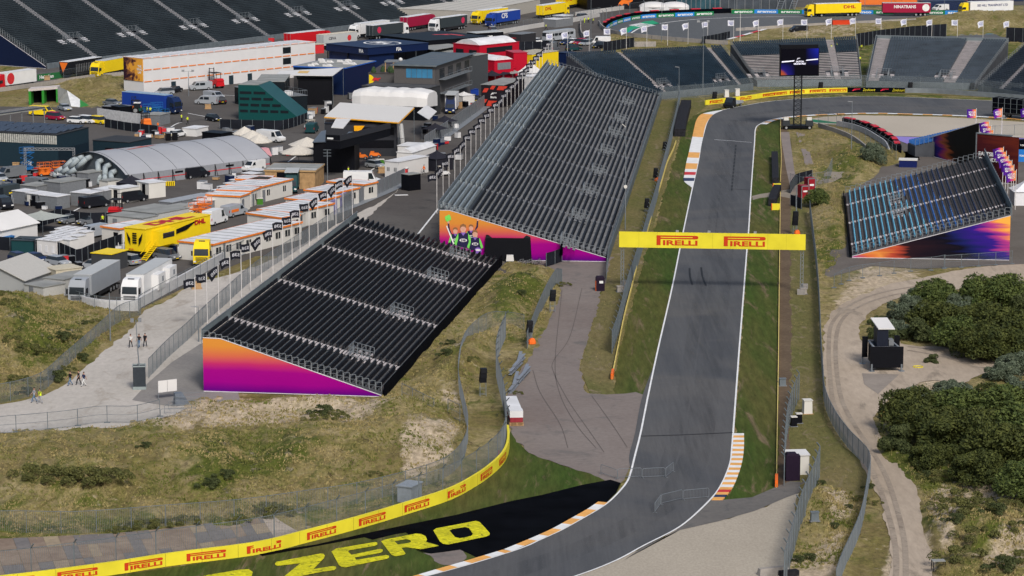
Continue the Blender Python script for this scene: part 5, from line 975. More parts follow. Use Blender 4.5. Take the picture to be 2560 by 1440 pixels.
# open trailer with tools
r = truck('long open sided black trailer with an orange end at upper left', 'black', 'black', 300, 174, 160, 196, 'f', 14, withcab=False); mb = MB(); mb.mt(PAINT['orange']).add([(7.02, -.2, 1.4), (7.02, 1.2, 3.8), (7.02, -1.2, 3.8)], [(0, 1, 2)]); mb.mt(RIM)
for k in range(12): mb.bar((-4 + k * .7, 1.3, 1.2), (-4 + k * .7, 1.3, 3.2), .05); mb.bar((-4 + k * .7, -1.3, 1.2), (-4 + k * .7, -1.3, 3.2), .05)
mb.obj('tool_rack', None, r)
def tractor(label, col, x1, y1, x2, y2):
    r = place('lorry', label, 'lorry', x1, y1, x2, y2, 6); cab(r, 3.0, col, 3.8); part('tch', 'chassis', r, lambda mb: mb.box(-3, 2.7, -.45, .45, .6, .95), CHAS); return r
tractor('yellow tractor unit without trailer facing the camera beside the grey fence', 'yellow', 524, 645, 498, 674)
def boxtruck(label, ccol, bcol, x1, y1, x2, y2, L_=7.5, bh=3.6, reefer=False):
    r = place('box_lorry', label, 'lorry', x1, y1, x2, y2, L_); f = L_ / 2; b = -f
    part(('bx', bcol, L_, bh), 'cargo_box', r, lambda mb: mb.box(b, f - 2.0, -1.2, 1.2, .95, bh), PAINT[bcol]); part(('bxr', bcol, L_, bh), 'box_roof', r, lambda mb: mb.box(b, f - 1.2, -1.21, 1.21, bh, bh + .06), PAINT['palegrey'])
    part(('bc', ccol, L_), 'cab', r, lambda mb: loftbody(mb, [(f - 2, .5), (f - .05, .45), (f, .9), (f - .7, 1.25), (f - 1.3, 2.1), (f - 1.9, bh - .1), (f - 2, bh - .1)], 2.1, 1.2, .06), PAINT[ccol])
    part(('bw', L_), 'windscreen', r, lambda mb: mb.hexa([(f - .72, -.9, 1.27), (f - .72, .9, 1.27), (f - 1.28, .82, 2.05), (f - 1.28, -.82, 2.05), (f - .67, -.9, 1.29), (f - .67, .9, 1.29), (f - 1.23, .82, 2.08), (f - 1.23, -.82, 2.08)]), GLASS)
    if reefer: part('rf', 'cooling_unit', r, lambda mb: mb.prism([(-.9, bh - .1), (.9, bh - .1), (.6, bh - 1.0), (-.6, bh - 1.0)], f - 2.0, f - 1.6, 'x'), CHAS)
    for sy in (-1, 1):
        part(('bl', sy, L_), 'headlight', r, lambda mb: mb.box(f - .2, f + .02, sy * .75 - .2, sy * .75 + .2, .75, 1.0), LAMP)
        for x in (b + 1.3, f - 1.1): wheel(r, x, sy * .95, .42, .3)
    part(('bp', L_), 'number_plate', r, lambda mb: mb.box(f, f + .03, -.3, .3, .5, .62), PAINT['yellow']); return r
boxtruck('dark teal box lorry facing the camera in front of the timber building', 'teal', 'teal', 737, 462, 724, 494)
boxtruck('white refrigerated box lorry by the grey panel fence near the red units', 'navy', 'white', 1142, 262, 1116, 298, 9.5, 4.0, True)
boxtruck('small white lorry driving beside the black flags', 'white', 'darkgrey', 1256, 238, 1242, 262, 6, 2.8)
# flatbed on the track
r = place('flatbed_lorry', 'small black flatbed lorry driving on the track at the far corner', 'lorry', 1856, 262, 1809, 274, 6.5); f = 3.25
part('fbc', 'cab', r, lambda mb: loftbody(mb, [(f - 2.6, .45), (f - .05, .42), (f, .9), (f - .75, 1.2), (f - 1.4, 2.2), (f - 2.6, 2.25)], 2.05, 1.2, .08), PAINT['black']); part('fbw', 'windscreen', r, lambda mb: mb.hexa([(f - .78, -.88, 1.24), (f - .78, .88, 1.24), (f - 1.36, .8, 2.1), (f - 1.36, -.8, 2.1), (f - .72, -.88, 1.26), (f - .72, .88, 1.26), (f - 1.3, .8, 2.12), (f - 1.3, -.8, 2.12)]), GLASS)
part('fbb', 'flatbed', r, lambda mb: (mb.box(-3.25, f - 2.75, -1.1, 1.1, .75, .85), mb.box(-3.25, f - 2.75, -1.1, -1.05, .85, 1.25), mb.box(-3.25, f - 2.75, 1.05, 1.1, .85, 1.25), mb.box(-3.25, -3.2, -1.1, 1.1, .85, 1.25)), PAINT['silver'])
for x in (-2.0, 2.2):
    for sy in (-1, 1): wheel(r, x, sy * .9, .38, .26)
# crate lorry at the right edge
r = place('crate_lorry', 'long lorry stacked with black steel crates on the track at the right edge', 'lorry', 2486, 292, 2640, 306, 15, 'r'); mb = MB(); mb.mt(CHAS).box(-7.5, 5, -1.25, 1.25, .9, 1.15)
wob_ = mb.obj('trailer_bed', None, r); mb = MB(); mb.mt(BLACKC).box(-7.4, 4.8, -1.15, 1.15, 1.2, 4.3); mb.mt(STEELD)
for k in range(9):
    for z in (1.2, 2.2, 3.2, 4.3):
        for sy in (-1, 1): mb.bar((-7.4, sy * 1.22, z), (4.8, sy * 1.22, z), .05)
    for sy in (-1, 1): mb.bar((-7.4 + k * 1.52, sy * 1.22, 1.2), (-7.4 + k * 1.52, sy * 1.22, 4.3), .06)
    mb.bar((-7.4 + k * 1.52, -1.22, 4.34), (-7.4 + k * 1.52, 1.22, 4.34), .06)
mb.obj('crate_stack', None, r)
for k in range(4):
    for sy in (-1, 1): wheel(r, -5.8 + k * 1.4 + (5 if k > 1 else 0), sy * 1.02, .5, .38)
# vans and cars
gv = 'vans parked by the cabin block'
van('silver van with an orange mark beside the red forklift', 'silver', 524, 224, 478, 226, windows=True, stripe=None, group=gv); van('silver van with an orange mark, nearer the camera than the other two', 'silver', 542, 262, 495, 260, windows=True, group=gv)
van('pale silver van facing right behind the nearer silver van', 'silver', 510, 246, 560, 252, group=gv, h=1.9); van('dark van parked against the long wall of the cabin block', 'grey', 618, 200, 584, 202, h=1.9, windows=True, group=gv)
gb = 'black vans by the grey cases'
van('black van parked in front of the grey racing case, nearer the fence', 'black', 203, 522, 270, 514, group=gb); van('black van parked beside the open white case', 'black', 298, 508, 364, 500, group=gb)
van('dark van at the left edge above the yellow marked van', 'grey', 56, 442, -4, 448, 5.4, 2.1); van('tall dark rental van with a yellow side board at the left edge', 'darkgrey', 48, 494, -30, 506, 6, 2.6, stripe='yellow', text='HERTZ'); van('black van facing the camera at the left edge', 'black', -10, 512, 30, 530, 5.2, 2.0)
van('plain white high roof van beside the orange scissor lift', 'white', 512, 568, 562, 552, 5.6, 2.5); van('silver van with an orange side board behind the white van', 'silver', 560, 546, 610, 534, 5.3, 2.0, stripe='orange')
van('white van with an open side door between the last cabin and the grey fence', 'white', 868, 462, 942, 462, 6.6, 2.5); van('black van with a red stripe on the sandy slope at top right', 'black', 2014, 80, 1978, 81, 5.2, 1.9)
van('white van without a rear panel in the car park at top centre', 'white', 1520, 112, 1482, 112, 5.5, 2.3); van('white van behind the maroon trailer at top right', 'white', 2370, 26, 2332, 28, 5.2, 2.0); van('green and white service van under the cream umbrella', 'white', 655, 352, 700, 356, 6, 2.3)
van('tall dark van among the white flags at top centre', 'grey', 1372, 132, 1392, 126, 5.6, 2.6)
gc = 'cars in the car park at top centre'
for lab, c, x1, y1, x2, y2, k in (('white car parked in front of the silver bus', 'white', 1348, 108, 1324, 110, 'hatch'), ('dark blue car at the left end of the car row', 'navy', 1424, 110, 1405, 113, 'hatch'), ('white car second in the car row', 'white', 1440, 108, 1420, 112, 'hatch'), ('maroon estate car in the car row', 'maroon', 1466, 110, 1434, 113, 'suv'), ('pale grey car in front of the white van in the car row', 'silver', 1478, 112, 1452, 115, 'suv'), ('large black car at the right end of the car row', 'black', 1516, 118, 1480, 122, 'suv'), ('dark green car alone in the car park', 'teal', 1422, 128, 1446, 126, 'suv'), ('dark car partly behind the grey stand top', 'grey', 1500, 110, 1530, 112, 'hatch')): car(lab, c, x1, y1, x2, y2, k, gc)
for lab, c, x1, y1, x2, y2, k in (('tiny silver two seat car beside the yellow topped crates', 'silver', 238, 673, 212, 671, 'mini'), ('silver hatchback in front of the black generator fence', 'silver', 122, 660, 170, 668, 'hatch'), ('dark blue car half hidden behind the silver hatchback', 'navy', 72, 652, 108, 658, 'sedan'), ('silver car with black roof parked behind the two lorries', 'silver', 334, 664, 298, 658, 'suv'), ('grey car behind the grey canopy', 'grey', 186, 556, 160, 560, 'hatch'), ('grey car roof seen beyond the generator fence', 'grey', 232, 560, 214, 562, 'hatch'), ('silver car in front of the tunnel mouth', 'silver', 148, 272, 176, 280, 'sedan'), ('white car with blue roof bar beyond the dark garage', 'white', 184, 308, 204, 309, 'hatch'), ('white pick up beyond the dark garage', 'white', 208, 307, 230, 309, 'suv'), ('bright yellow car beyond the dark garage', 'yellow', 236, 308, 262, 311, 'suv'), ('dark red car beside the dark garage', 'maroon', 124, 298, 152, 301, 'suv'), ('dark blue car at the lower left behind the big tent', 'navy', 30, 650, 66, 660, 'hatch'),
    ('dark car beside the navy lorry', 'grey', 268, 262, 294, 265, 'sedan'), ('black car in front of the cabin block door', 'black', 452, 228, 420, 234, 'sedan'), ('silver car in front of the cabin block', 'silver', 424, 236, 394, 238, 'suv'), ('black car behind the silver vans', 'black', 558, 262, 540, 256, 'suv'), ('grey car at the pit wall at top centre', 'silver', 1222, 78, 1242, 84, 'suv'), ('dark grey car beside the last DHL lorry at top centre', 'grey', 1446, 48, 1470, 46, 'suv'), ('silver car at the left edge beside the dark van', 'silver', -14, 448, 14, 458, 'hatch'), ('dark car behind the yellow lorry cab by the fence', 'grey', 396, 645, 440, 652, 'suv')): car(lab, c, x1, y1, x2, y2, k)
# silver bus
r = place('silver_bus', 'long silver bus parked behind the row of cars at top centre', 'bus', 1430, 97, 1364, 105, 12, 'f'); part('bus1', 'body', r, lambda mb: loftbody(mb, [(-6, .4), (6, .4), (6.05, 1.6), (5.9, 2.6), (5.5, 2.95), (-5.6, 2.95), (-6, 2.6)], 2.5, 2.3, .35), PAINT['silver'])
for k in range(6):
    for sy in (-1, 1): part(('busw', k, sy), 'side_window', r, lambda mb: mb.box(-5 + k * 1.75, -3.6 + k * 1.75, sy * 1.26 - .02, sy * 1.26 + .02, 1.6, 2.25), GLASS)
part('bus2', 'windscreen', r, lambda mb: mb.box(6.0, 6.07, -1.1, 1.1, 1.5, 2.5), GLASS)
for x in (-3.6, 4):
    for sy in (-1, 1): wheel(r, x, sy * 1.1, .5, .3)
# forklifts, tractors, lifts
def forklift(label, col, x1, y1, x2, y2, k=1.0):
    r = place('forklift', label, 'forklift', x1, y1, x2, y2, 3.2); r.scale = (k,) * 3; part(('fk', col), 'body', r, lambda mb: (mb.taper(-1.6, .9, -.7, .7, .35, 1.15, .1, .1, .05, .05), mb.taper(-1.6, -.6, -.65, .65, 1.15, 1.5, .1, .1, .1, .1)), PAINT[col])
    part('fkc', 'cage', r, lambda mb: [mb.bar((x, y, 1.1), (x, y, 2.3), .05) for x in (-.6, .8) for y in (-.6, .6)] + [mb.box(-.7, .9, -.7, .7, 2.28, 2.36)], CHAS); part('fkm', 'mast', r, lambda mb: [mb.bar((1.15, y, .1), (1.15, y, 3.0), .07) for y in (-.4, .4)] + [mb.bar((1.15, -.4, z), (1.15, .4, z), .05) for z in (.5, 1.6, 2.9)] + [mb.box(1.2, 2.3, y - .07, y + .07, .12, .18) for y in (-.3, .3)], CHAS)
    for x in (-1.0, .7):
        for sy in (-1, 1): wheel(r, x, sy * .62, .36, .28)
    return r
forklift('large red forklift beside the silver vans', 'red', 556, 222, 522, 216, 1.5); forklift('forklift carrying nothing beside the white screens and blue lifts', 'orange', 372, 320, 356, 312, 1.2); forklift('red and black forklift in front of the grey cabins', 'red', 282, 548, 300, 538, 1.3); forklift('orange truck with crates at the gate of the dark garage', 'orange', 346, 282, 334, 278, 1.1)
def scissor(label, col, x, y, h, x2=None, y2=None, L_=2.6, n=3):
    a = P(x, y); r = thing('scissor_lift', label, 'scissor lift', a, random.Random(x).random()); part(('sb', col), 'base', r, lambda mb: mb.box(-1.2, 1.2, -.6, .6, .3, .75), PAINT[col])
    mb = MB()
    for k in range(n):
        z0, z1 = .75 + (h - .75) * k / n, .75 + (h - .75) * (k + 1) / n
        for y_ in (-.5, .5): mb.bar((-1.1, y_, z0), (1.1, y_, z1), .06); mb.bar((1.1, y_, z0), (-1.1, y_, z1), .06)
    mb.obj('scissor_arms', PAINT[col], r); mb = MB(); mb.box(-1.25, 1.25, -.65, .65, h, h + .12)
    for x_ in (-1.2, 0, 1.2):
        for y_ in (-.6, .6): mb.bar((x_, y_, h), (x_, y_, h + 1.1), .035)
    for z in (h + .55, h + 1.1): mb.line([(-1.2, -.6, z), (1.2, -.6, z), (1.2, .6, z), (-1.2, .6, z), (-1.2, -.6, z)], .035)
    mb.obj('platform', PAINT[col], r)
    for x_ in (-.85, .85):
        for sy in (-1, 1): wheel(r, x_, sy * .55, .28, .2)
    return r
BL2 = PAINT['skyblue'] = mat('paint_skyblue', (.02, .13, .34), .5)
for lab, c, x, y, h in (('blue scissor lift nearest the navy lorry cab', 'skyblue', 408, 300, 1.2), ('blue scissor lift behind the grey container', 'skyblue', 372, 288, 1.3), ('blue scissor lift beside the small green tractor', 'skyblue', 392, 292, 2.0), ('orange scissor lift in front of the white generator yard truss', 'orange', 112, 440, 1.4), ('second orange scissor lift right of the first by the truss', 'orange', 148, 440, 1.6), ('blue scissor lift standing behind the timber crates', 'skyblue', 68, 428, 3.4), ('tall orange scissor lift with white poles beside the white van', 'orange', 492, 556, 2.2), ('second orange scissor lift behind the tall one', 'orange', 512, 546, 2.4)): scissor(lab, c, x, y, h)
r = thing('tractor', 'small white and green tractor beside the navy lorry', 'tractor', P(348, 284)); mb = MB(); mb.mt(PAINT['green']).taper(-1, 1.6, -.5, .5, .6, 1.3, 0, .3, .05, .05); mb.mt(GLASS).box(-1, .3, -.6, .6, 1.3, 2.3); mb.mt(PAINT['white']).box(-1.1, .4, -.7, .7, 2.3, 2.45); mb.obj('body', None, r)
for x, q in ((-.7, .75), (1.1, .45)):
    for sy in (-1, 1): wheel(r, x, sy * .75, q, .35)
for k, (x, y) in enumerate(((905, 398), (938, 394))): 
    r = thing('utility_buggy', 'small orange buggy under the black hospitality unit, %s' % ('left one' if k == 0 else 'right one'), 'buggy', P(x, y)); mb = MB(); mb.taper(-1.1, 1.1, -.6, .6, .4, .9, .1, .5, .1, .1); mb.box(-.9, -.2, -.5, .5, .9, 1.2); mb.obj('body', PAINT['orange'], r)
    for x_ in (-.7, .7):
        for sy in (-1, 1): wheel(r, x_, sy * .55, .3, .2)
for lab, x, y in (('white golf cart beside the black cloth fence of the green unit', 776, 322), ('golf cart parked beside the black flags near the orange vested man', 1108, 440)):
    r = thing('golf_cart', lab, 'golf cart', P(x, y), .6); mb = MB(); mb.taper(-1.2, 1.2, -.6, .6, .35, .85, .1, .3, .05, .05); mb.obj('body', PAINT['white'], r); mb = MB()
    for a in (-.7, .7):
        for b_ in (-.5, .5): mb.bar((a, b_, .8), (a, b_, 1.8), .03)
    mb.box(-.9, .9, -.6, .6, 1.8, 1.86); mb.obj('canopy', PAINT['cream'], r)
    for x_ in (-.8, .8):
        for sy in (-1, 1): wheel(r, x_, sy * .5, .25, .2)
# ================= PADDOCK =================
WC = mat('cabin_cream', (.6, .58, .53), .55, var=.06, scale=.4); WR = mat('cabin_roof', (.64, .64, .64), .5, var=.15, scale=.5); OR = mat('cabin_orange_rim', (.72, .2, .03), .5); SEAM = mat('roof_seam', (.2, .2, .2), .6)
GREY = mat('plain_grey', (.17, .18, .19), .6, var=.15); GREYR = mat('flat_grey_roof', (.26, .265, .25), .8, var=.2, scale=.4); TEAL = mat('team_green', (.008, .06, .058), .3, var=.08); DGL = mat('dark_glazing', (.012, .016, .02), .15); NAVW = mat('navy_wall', (.006, .015, .055), .45)
REDW = mat('team_red', (.42, .008, .025), .35, var=.08); WOOD = mat('timber_boards', (.40, .25, .12), .7, var=.3, scale=1.2); BLKW = mat('black_wall', (.004, .0045, .007), .5, var=.2); CANV = mat('canvas_white', (.62, .61, .59), .7, var=.06, scale=.3); GCAN = mat('canvas_grey', (.30, .31, .31), .7, var=.1, scale=.3)
TWALL = mat('tower_grey_wall', (.095, .09, .088), .6, var=.1); GLB = mat('blue_glazing', (.05, .2, .35), .15, var=.2, scale=.4); CREAM = mat('cream_panel', (.5, .45, .34), .6); FORM = mat('plywood', (.38, .24, .12), .8); DTEAL = mat('dark_garage_cladding', (.014, .03, .042), .5, var=.12); SOL = mat('solar_glass', (.028, .032, .045), .25, var=.2, scale=.5)
def slab(name, label, cat, nl, nr, far, h, wall, roof=None, z0=0, rim=None, zp=None, over=.12, seams=0, group=None, windows=(), doors=(), rims=.22, rib='x'):
    zp = h if zp is None else zp; a, b = P(*nl, zp), P(*nr, zp); d = b - a; L_ = d.length; rz = math.atan2(d.y, d.x)
    if isinstance(far, tuple): c = P(*far, zp); D = abs((c - b).dot(Vector((-math.sin(rz), math.cos(rz), 0))))
    else: D = far
    r = thing(name, label, cat, zr(a, 0), rz, group); r['L'] = L_; r['D'] = D
    MB().box(0, L_, 0, D, z0, h - .06).obj('wall', wall, r)
    mb = MB(); mb.mt(roof or GREYR).box(-over, L_ + over, -over, D + over, h - .06, h + .04)
    if seams:
        mb.mt(SEAM)
        if rib == 'x':
            for k in range(1, seams): mb.box(0, L_, D * k / seams - .04, D * k / seams + .04, h + .04, h + .08)
        else:
            for k in range(1, seams): mb.box(L_ * k / seams - .04, L_ * k / seams + .04, 0, D, h + .04, h + .08)
    mb.obj('roof', None, r)
    if rim: mb = MB(); t = over + .02; mb.box(-t, L_ + t, -t - .05, -t, h - rims, h + .06); mb.box(L_ + t, L_ + t + .05, -t - .05, D + t, h - rims, h + .06); mb.box(-t - .05, -t, -t - .05, D + t, h - rims, h + .06); mb.box(-t, L_ + t, D + t, D + t + .05, h - rims, h + .06); mb.obj('rim', rim, r)
    for side, n, w, zz0, zz1, m, *nm in windows: addwin(r, side, n, w, zz0, zz1, m, *(nm or ['window']))
    for side, pos_, w, m in doors: addbox(r, 'door', side, pos_, w, 0.02, 2.1, m)
    return r
def addbox(r, name, side, c, w, z0, z1, m, out=.05):
    L_, D = r['L'], r['D']; mb = MB()
    if side == 'f': mb.box(c - w / 2, c + w / 2, -out, .0, z0, z1)
    elif side == 'r': mb.box(L_, L_ + out, c - w / 2, c + w / 2, z0, z1)
    else: mb.box(-out, 0, c - w / 2, c + w / 2, z0, z1)
    return mb.obj(name, m, r)
def addwin(r, side, n, w, z0, z1, m, name='window'):
    T = r['L'] if side == 'f' else r['D']
    for k in range(n):
        o = addbox(r, name, side, T * (k + .5) / n, w, z0, z1, m)
        if T / n > 1.3 and w < 2.2 and m is not BLKW: mb = MB(); c = T * (k + .5) / n; q = r['L']; (mb.box(c - .04, c + .04, -.08, -.04, z0, z1) if side == 'f' else mb.box(q + .04, q + .09, c - .04, c + .04, z0, z1)); mb.obj('frame', WC, o)
# cabins with orange rims
GC = 'white cabins with orange roof rims'
CB = [('long white cabin with orange rim nearest the yellow tractor unit', (447, 602), (533, 610), (690, 549), 10, 9), ('short white cabin second from the near end of the fence row', (618, 532), (703, 544), (724, 533), 3, 2), ('white cabin with orange rim third from the near end of the fence row', (645, 523), (732, 531), (795, 504), 6, 3), ('white cabin with orange rim in the middle of the fence row', (714, 495), (795, 502), (836, 488), 5, 2), ('white cabin with orange rim second from the far end of the fence row', (762, 474), (841, 481), (879, 467), 5, 2), ('small white cabin with orange rim at the far end of the fence row', (819, 453), (911, 461), (919, 452), 2, 1)]
for lab, nl, nr, fr, sm, nw in CB: slab('site_cabin', lab, 'site cabin', nl, nr, fr, 2.8, WC, WR, rim=OR, seams=sm, group=GC, windows=[('r', nw, 1.3, 1.1, 2.1, GLASS)])
for lab, nl, nr, fr, sm in (('white cabin with orange rim nearest the camera in the upper left cluster', (517, 486), (600, 490), (617, 481), 2), ('second white cabin of the upper left cluster', (544, 474), (627, 477), (648, 466), 3), ('third white cabin of the upper left cluster with a green bin beside it', (568, 461), (650, 467), (700, 445), 5), ('rearmost white cabin of the upper left cluster', (590, 447), (668, 449), (686, 440), 2), ('single white cabin with a dark doorway beside the yellow double deck trailer', (254, 565), (299, 571), (340, 551), 2)):
    slab('site_cabin', lab, 'site cabin', nl, nr, fr, 2.8, WC, WR, rim=OR, seams=sm, group=GC, windows=[('r', max(1, sm // 2), .9, 1.0, 2.0, GLASS)] if sm > 2 else (), doors=[('f', 3.1, .95, BLKW)] if 'single' in lab else [('r', 1.2, .9, GREY)])
for lab, nl, nr, fr, h in (('large flat grey roofed cabin beyond the yellow trailer', (305, 524), (392, 534), (428, 514), 2.6), ('smaller flat roofed cabin left of the large grey one', (269, 537), (356, 546), (376, 536), 2.6), ('grey cabin beside the silver lorry at lower left', (110, 694), (160, 699), (206, 676), 2.6), ('low grey cabin half behind the left dune', (60, 710), (108, 718), (142, 705), 2.3), ('white flat cabin behind the silver container row', (400, 516), (428, 520), (459, 508), 2.2)):
    slab('flat_cabin', lab, 'site cabin', nl, nr, fr, h, WC if 'white' in lab else mat('dirty_white_wall', (.42, .42, .4), .6, var=.1), GREYR, doors=[('f', 1.5, .9, GREY)])
slab('cream_kiosk', 'cream box kiosk with a green sign beside the small silver car', 'kiosk', (112, 667), (140, 675), (163, 656), 3.0, CREAM, CREAM, windows=[('r', 1, 2.0, 1.9, 2.3, PAINT['green'])])
# the three storey cabin block
r = slab('cabin_block', 'three storey white cabin block with orange floor bands and a poster on its end', 'building', (308, 141), (358, 146), (690, 96), 8.1, mat('block_white', (.6, .595, .59), .55, var=.05, scale=.3), WR, seams=22, windows=[])
L_, D = r['L'], r['D']; mb = MB()
for z in (2.7, 5.4, 8.1):
    for k in range(20): mb.box(L_ + .02, L_ + .09, D * k / 20 + .15, D * (k + .86) / 20, z - .13, z + .1)
mb.box(-.1, L_, -.1, -.03, 7.98, 8.15); mb.obj('orange_bands', OR, r)
for z0 in (3.4, 6.0): addbox(r, 'window', 'r', D - 9.5, 2.6, z0, z0 + 1.5, DGL)
for y in (9, 27, 33): addbox(r, 'door', 'r', y, 1.4, .02, 2.1, mat('dark_door', (.02, .035, .045), .5))
pm = bpy.data.materials.new('poster_print'); pm.use_nodes = True; N, L = NT(pm); b = N['Principled BSDF']; tc = N.new('ShaderNodeTexCoord'); nz = noise(N, L, tc.outputs['Object'], .45, 7, .65, .6); sp = N.new('ShaderNodeSeparateXYZ'); L.new(tc.outputs['Object'], sp.inputs[0])
t = mth(N, L, 'ADD', nz, mapr(N, L, sp.outputs['X'], 0, 6, -.14, .16)); rr_ = ramp(N, [(.42, (.03, .01, .02)), (.5, (.25, .1, .04)), (.56, (.72, .33, .04)), (1, (.75, .38, .06))]); L.new(t, rr_.inputs[0]); L.new(rr_.outputs[0], b.inputs['Base Color'])
po = addbox(r, 'poster', 'f', L_ / 2, L_ - .3, 2.75, 7.95, pm, .12); mb = MB(); 
for k, w_ in enumerate(('THE', 'FINAL', 'LAP')): txt(mb, w_, (L_ - 1.2, -.14, 6.2 - k * .7), (1, 0, 0), (0, 0, 1), .55, .04)
mb.obj('lettering', WHITE, po)
# green team unit
o, rz, L_ = FR(597, 299, 756, 303); r = thing('team_unit', 'dark green team unit with a slanting right end behind the black cloth fence', 'hospitality unit', o, rz)
MB().prism([(0, 0), (L_, 0), (L_ * .32, 7.4), (0, 7.4)], 0, 9).obj('wall', TEAL, r); MB().box(0, L_ * .31, .1, 9, 7.4, 7.5).obj('roof', GREYR, r)
for z in (1.6, 2.9, 4.2, 5.5):
    w_ = L_ * (1 - .68 * (z + .6) / 7.4); n = max(2, int(w_ / 2.2))
    for k in range(n): MB().box(w_ * k / n + .3, w_ * (k + 1) / n - .2, -.05, .01, z, z + .55).obj('window', DGL, r)
slab('team_unit', 'tall black glass team unit with roof boxes right of the green one', 'hospitality unit', (640, 204), (711, 204), (742, 186), 6.9, DGL, GREYR, windows=[('r', 3, 2.2, 4.2, 6.3, GLASS)])
r = slab('team_unit', 'lower black glass wing with roof terraces beside the green unit', 'hospitality unit', (706, 242), (768, 238), (822, 202), 3.8, DGL, GREY); L_, D = r['L'], r['D']; mb = MB()
for a_, b_ in (((0, 0), (L_, 0)), ((L_, 0), (L_, D))):
    for k in range(12): p = (a_[0] + (b_[0] - a_[0]) * k / 11, a_[1] + (b_[1] - a_[1]) * k / 11, 3.8); mb.bar(p, (p[0], p[1], 4.9), .04)
    mb.bar((*a_, 4.9), (*b_, 4.9), .05)
mb.obj('roof_rail', STEEL, r); mb = MB(); mb.box(1, 3, 1, 3, 3.84, 4.8); mb.box(.5, 4, 6, 9, 3.84, 4.3); mb.box(1, 4, 12, 15, 3.84, 4.6); mb.obj('roof_boxes', WR, r)
r = slab('team_unit', 'navy team unit with white loungers on its roof behind the white awning', 'hospitality unit', (735, 165), (862, 170), (882, 150), 6.2, NAVW, GREYR, rim=mat('blue_rim', (.02, .1, .4), .5)); mb = MB(); rr = random.Random(3)
for k in range(14): x, y = rr.random() * (r['L'] - 2), rr.random() * (r['D'] - 2); mb.taper(x, x + 1.6, y, y + .7, 6.25, 6.7, 0, .6)
mb.obj('lounger', CANV, r)
def awning(label, q, z, m, rim=None, th=.12, posts=True, mark=None):
    w = [P(x, y, z) for x, y in q]; r = thing('awning', label, 'awning', zr(w[0], 0)); wob(MB().hexa([p - Vector((0, 0, th)) for p in w] + w), 'canopy', m, r)
    if rim: wob(MB().line([p - Vector((0, 0, th)) for p in w[:3]], .14), 'edge', rim, r)
    if posts: mb = MB(); [mb.bar(zr(p, 0), p, .06) for p in w]; wob(mb, 'posts', STEELD, r)
    if mark: c = sum(w, Vector()) / 4; e1, e2 = (w[1] - w[0]) * mark[1], (w[3] - w[0]) * mark[2]; c = c + (w[1] - w[0]) * mark[3]; u = Vector((0, 0, .03)); wob(MB().poly([c - e1 - e2 + u, c + e1 - e2 + u, c + e1 + e2 + u, c - e1 + e2 + u]), 'mark', mark[0], r)
    return r
awning('long white awning with a pale orange mark above the green unit', [(690, 187), (832, 189), (858, 169), (700, 177)], 6.6, CANV, mark=(mat('pale_orange_mark', (.62, .42, .16), .6), .09, .3, -.08))
slab('team_unit', 'narrow black and blue unit under the white awning', 'hospitality unit', (745, 200), (832, 199), (878, 166), 5.6, BLKW, BLKW, windows=[('r', 4, 2, .4, 4.4, NAVW)])
# navy and black marquees
def marquee(label, nl, nr, fr, h, fh, m, body, logo, lm, roofmark):
    r = slab('marquee', label, 'marquee', nl, nr, fr, h, m, m, z0=h - fh); L_, D = r['L'], r['D']; MB().box(.5, L_ * .96, .5, D * .45, 0, h - fh).obj('lower_wall', body, r); 
    for x, y in ((.3, .3), (L_ - .3, .3), (L_ - .3, D - .3), (L_ / 2, .3), (L_ - .3, D / 2)): MB().bar((x, y, 0), (x, y, h - fh), .15).obj('post', BLKW, r)
    mb = MB(); c = (L_ * .55, D * .55)
    if roofmark == 'ring':
        R = [(c[0] + L_ * .33 * math.cos(a * .26), c[1] + D * .22 * math.sin(a * .26), h + .07) for a in range(25)]; r2_ = [(c[0] + L_ * .3 * math.cos(a * .26), c[1] + D * .19 * math.sin(a * .26), h + .07) for a in range(25)]
        for a in range(24): mb.quad(R[a], R[a + 1], r2_[a + 1], r2_[a])
        txt(mb, logo, (c[0], c[1], h + .08), (1, 0, 0), (0, 1, 0), D * .2, .05, 1.0, width=L_ * .38)
        for o_, ux in (((L_ * .85, -.14, h - fh / 2), (1, 0, 0)), ((L_ + .14, D * .5, h - fh / 2), (0, 1, 0))): txt(mb, logo, o_, ux, (0, 0, 1), fh * .5, .03)
    else: mb.add([(c[0] - L_ * .2 + x * L_ * .16, c[1] + D * .02 + y * D * .25, h + .07) for x, y in MARK], [tuple(range(len(MARK)))])
    mb.obj('emblem', lm, r); return r
marquee('navy marquee lettered FIA with a big white ring emblem on its roof', (815, 109), (920, 120), (1032, 103), 8.4, 1.7, NAVW, NAVW, 'FIA', WHITE, 'ring')
marquee('black marquee with a red emblem on its roof behind the navy one', (950, 88), (1067, 102), (1163, 84), 6.5, 1.3, BLKW, BLKW, '', mat('marquee_red', (.5, .05, .06), .5), 'mark')
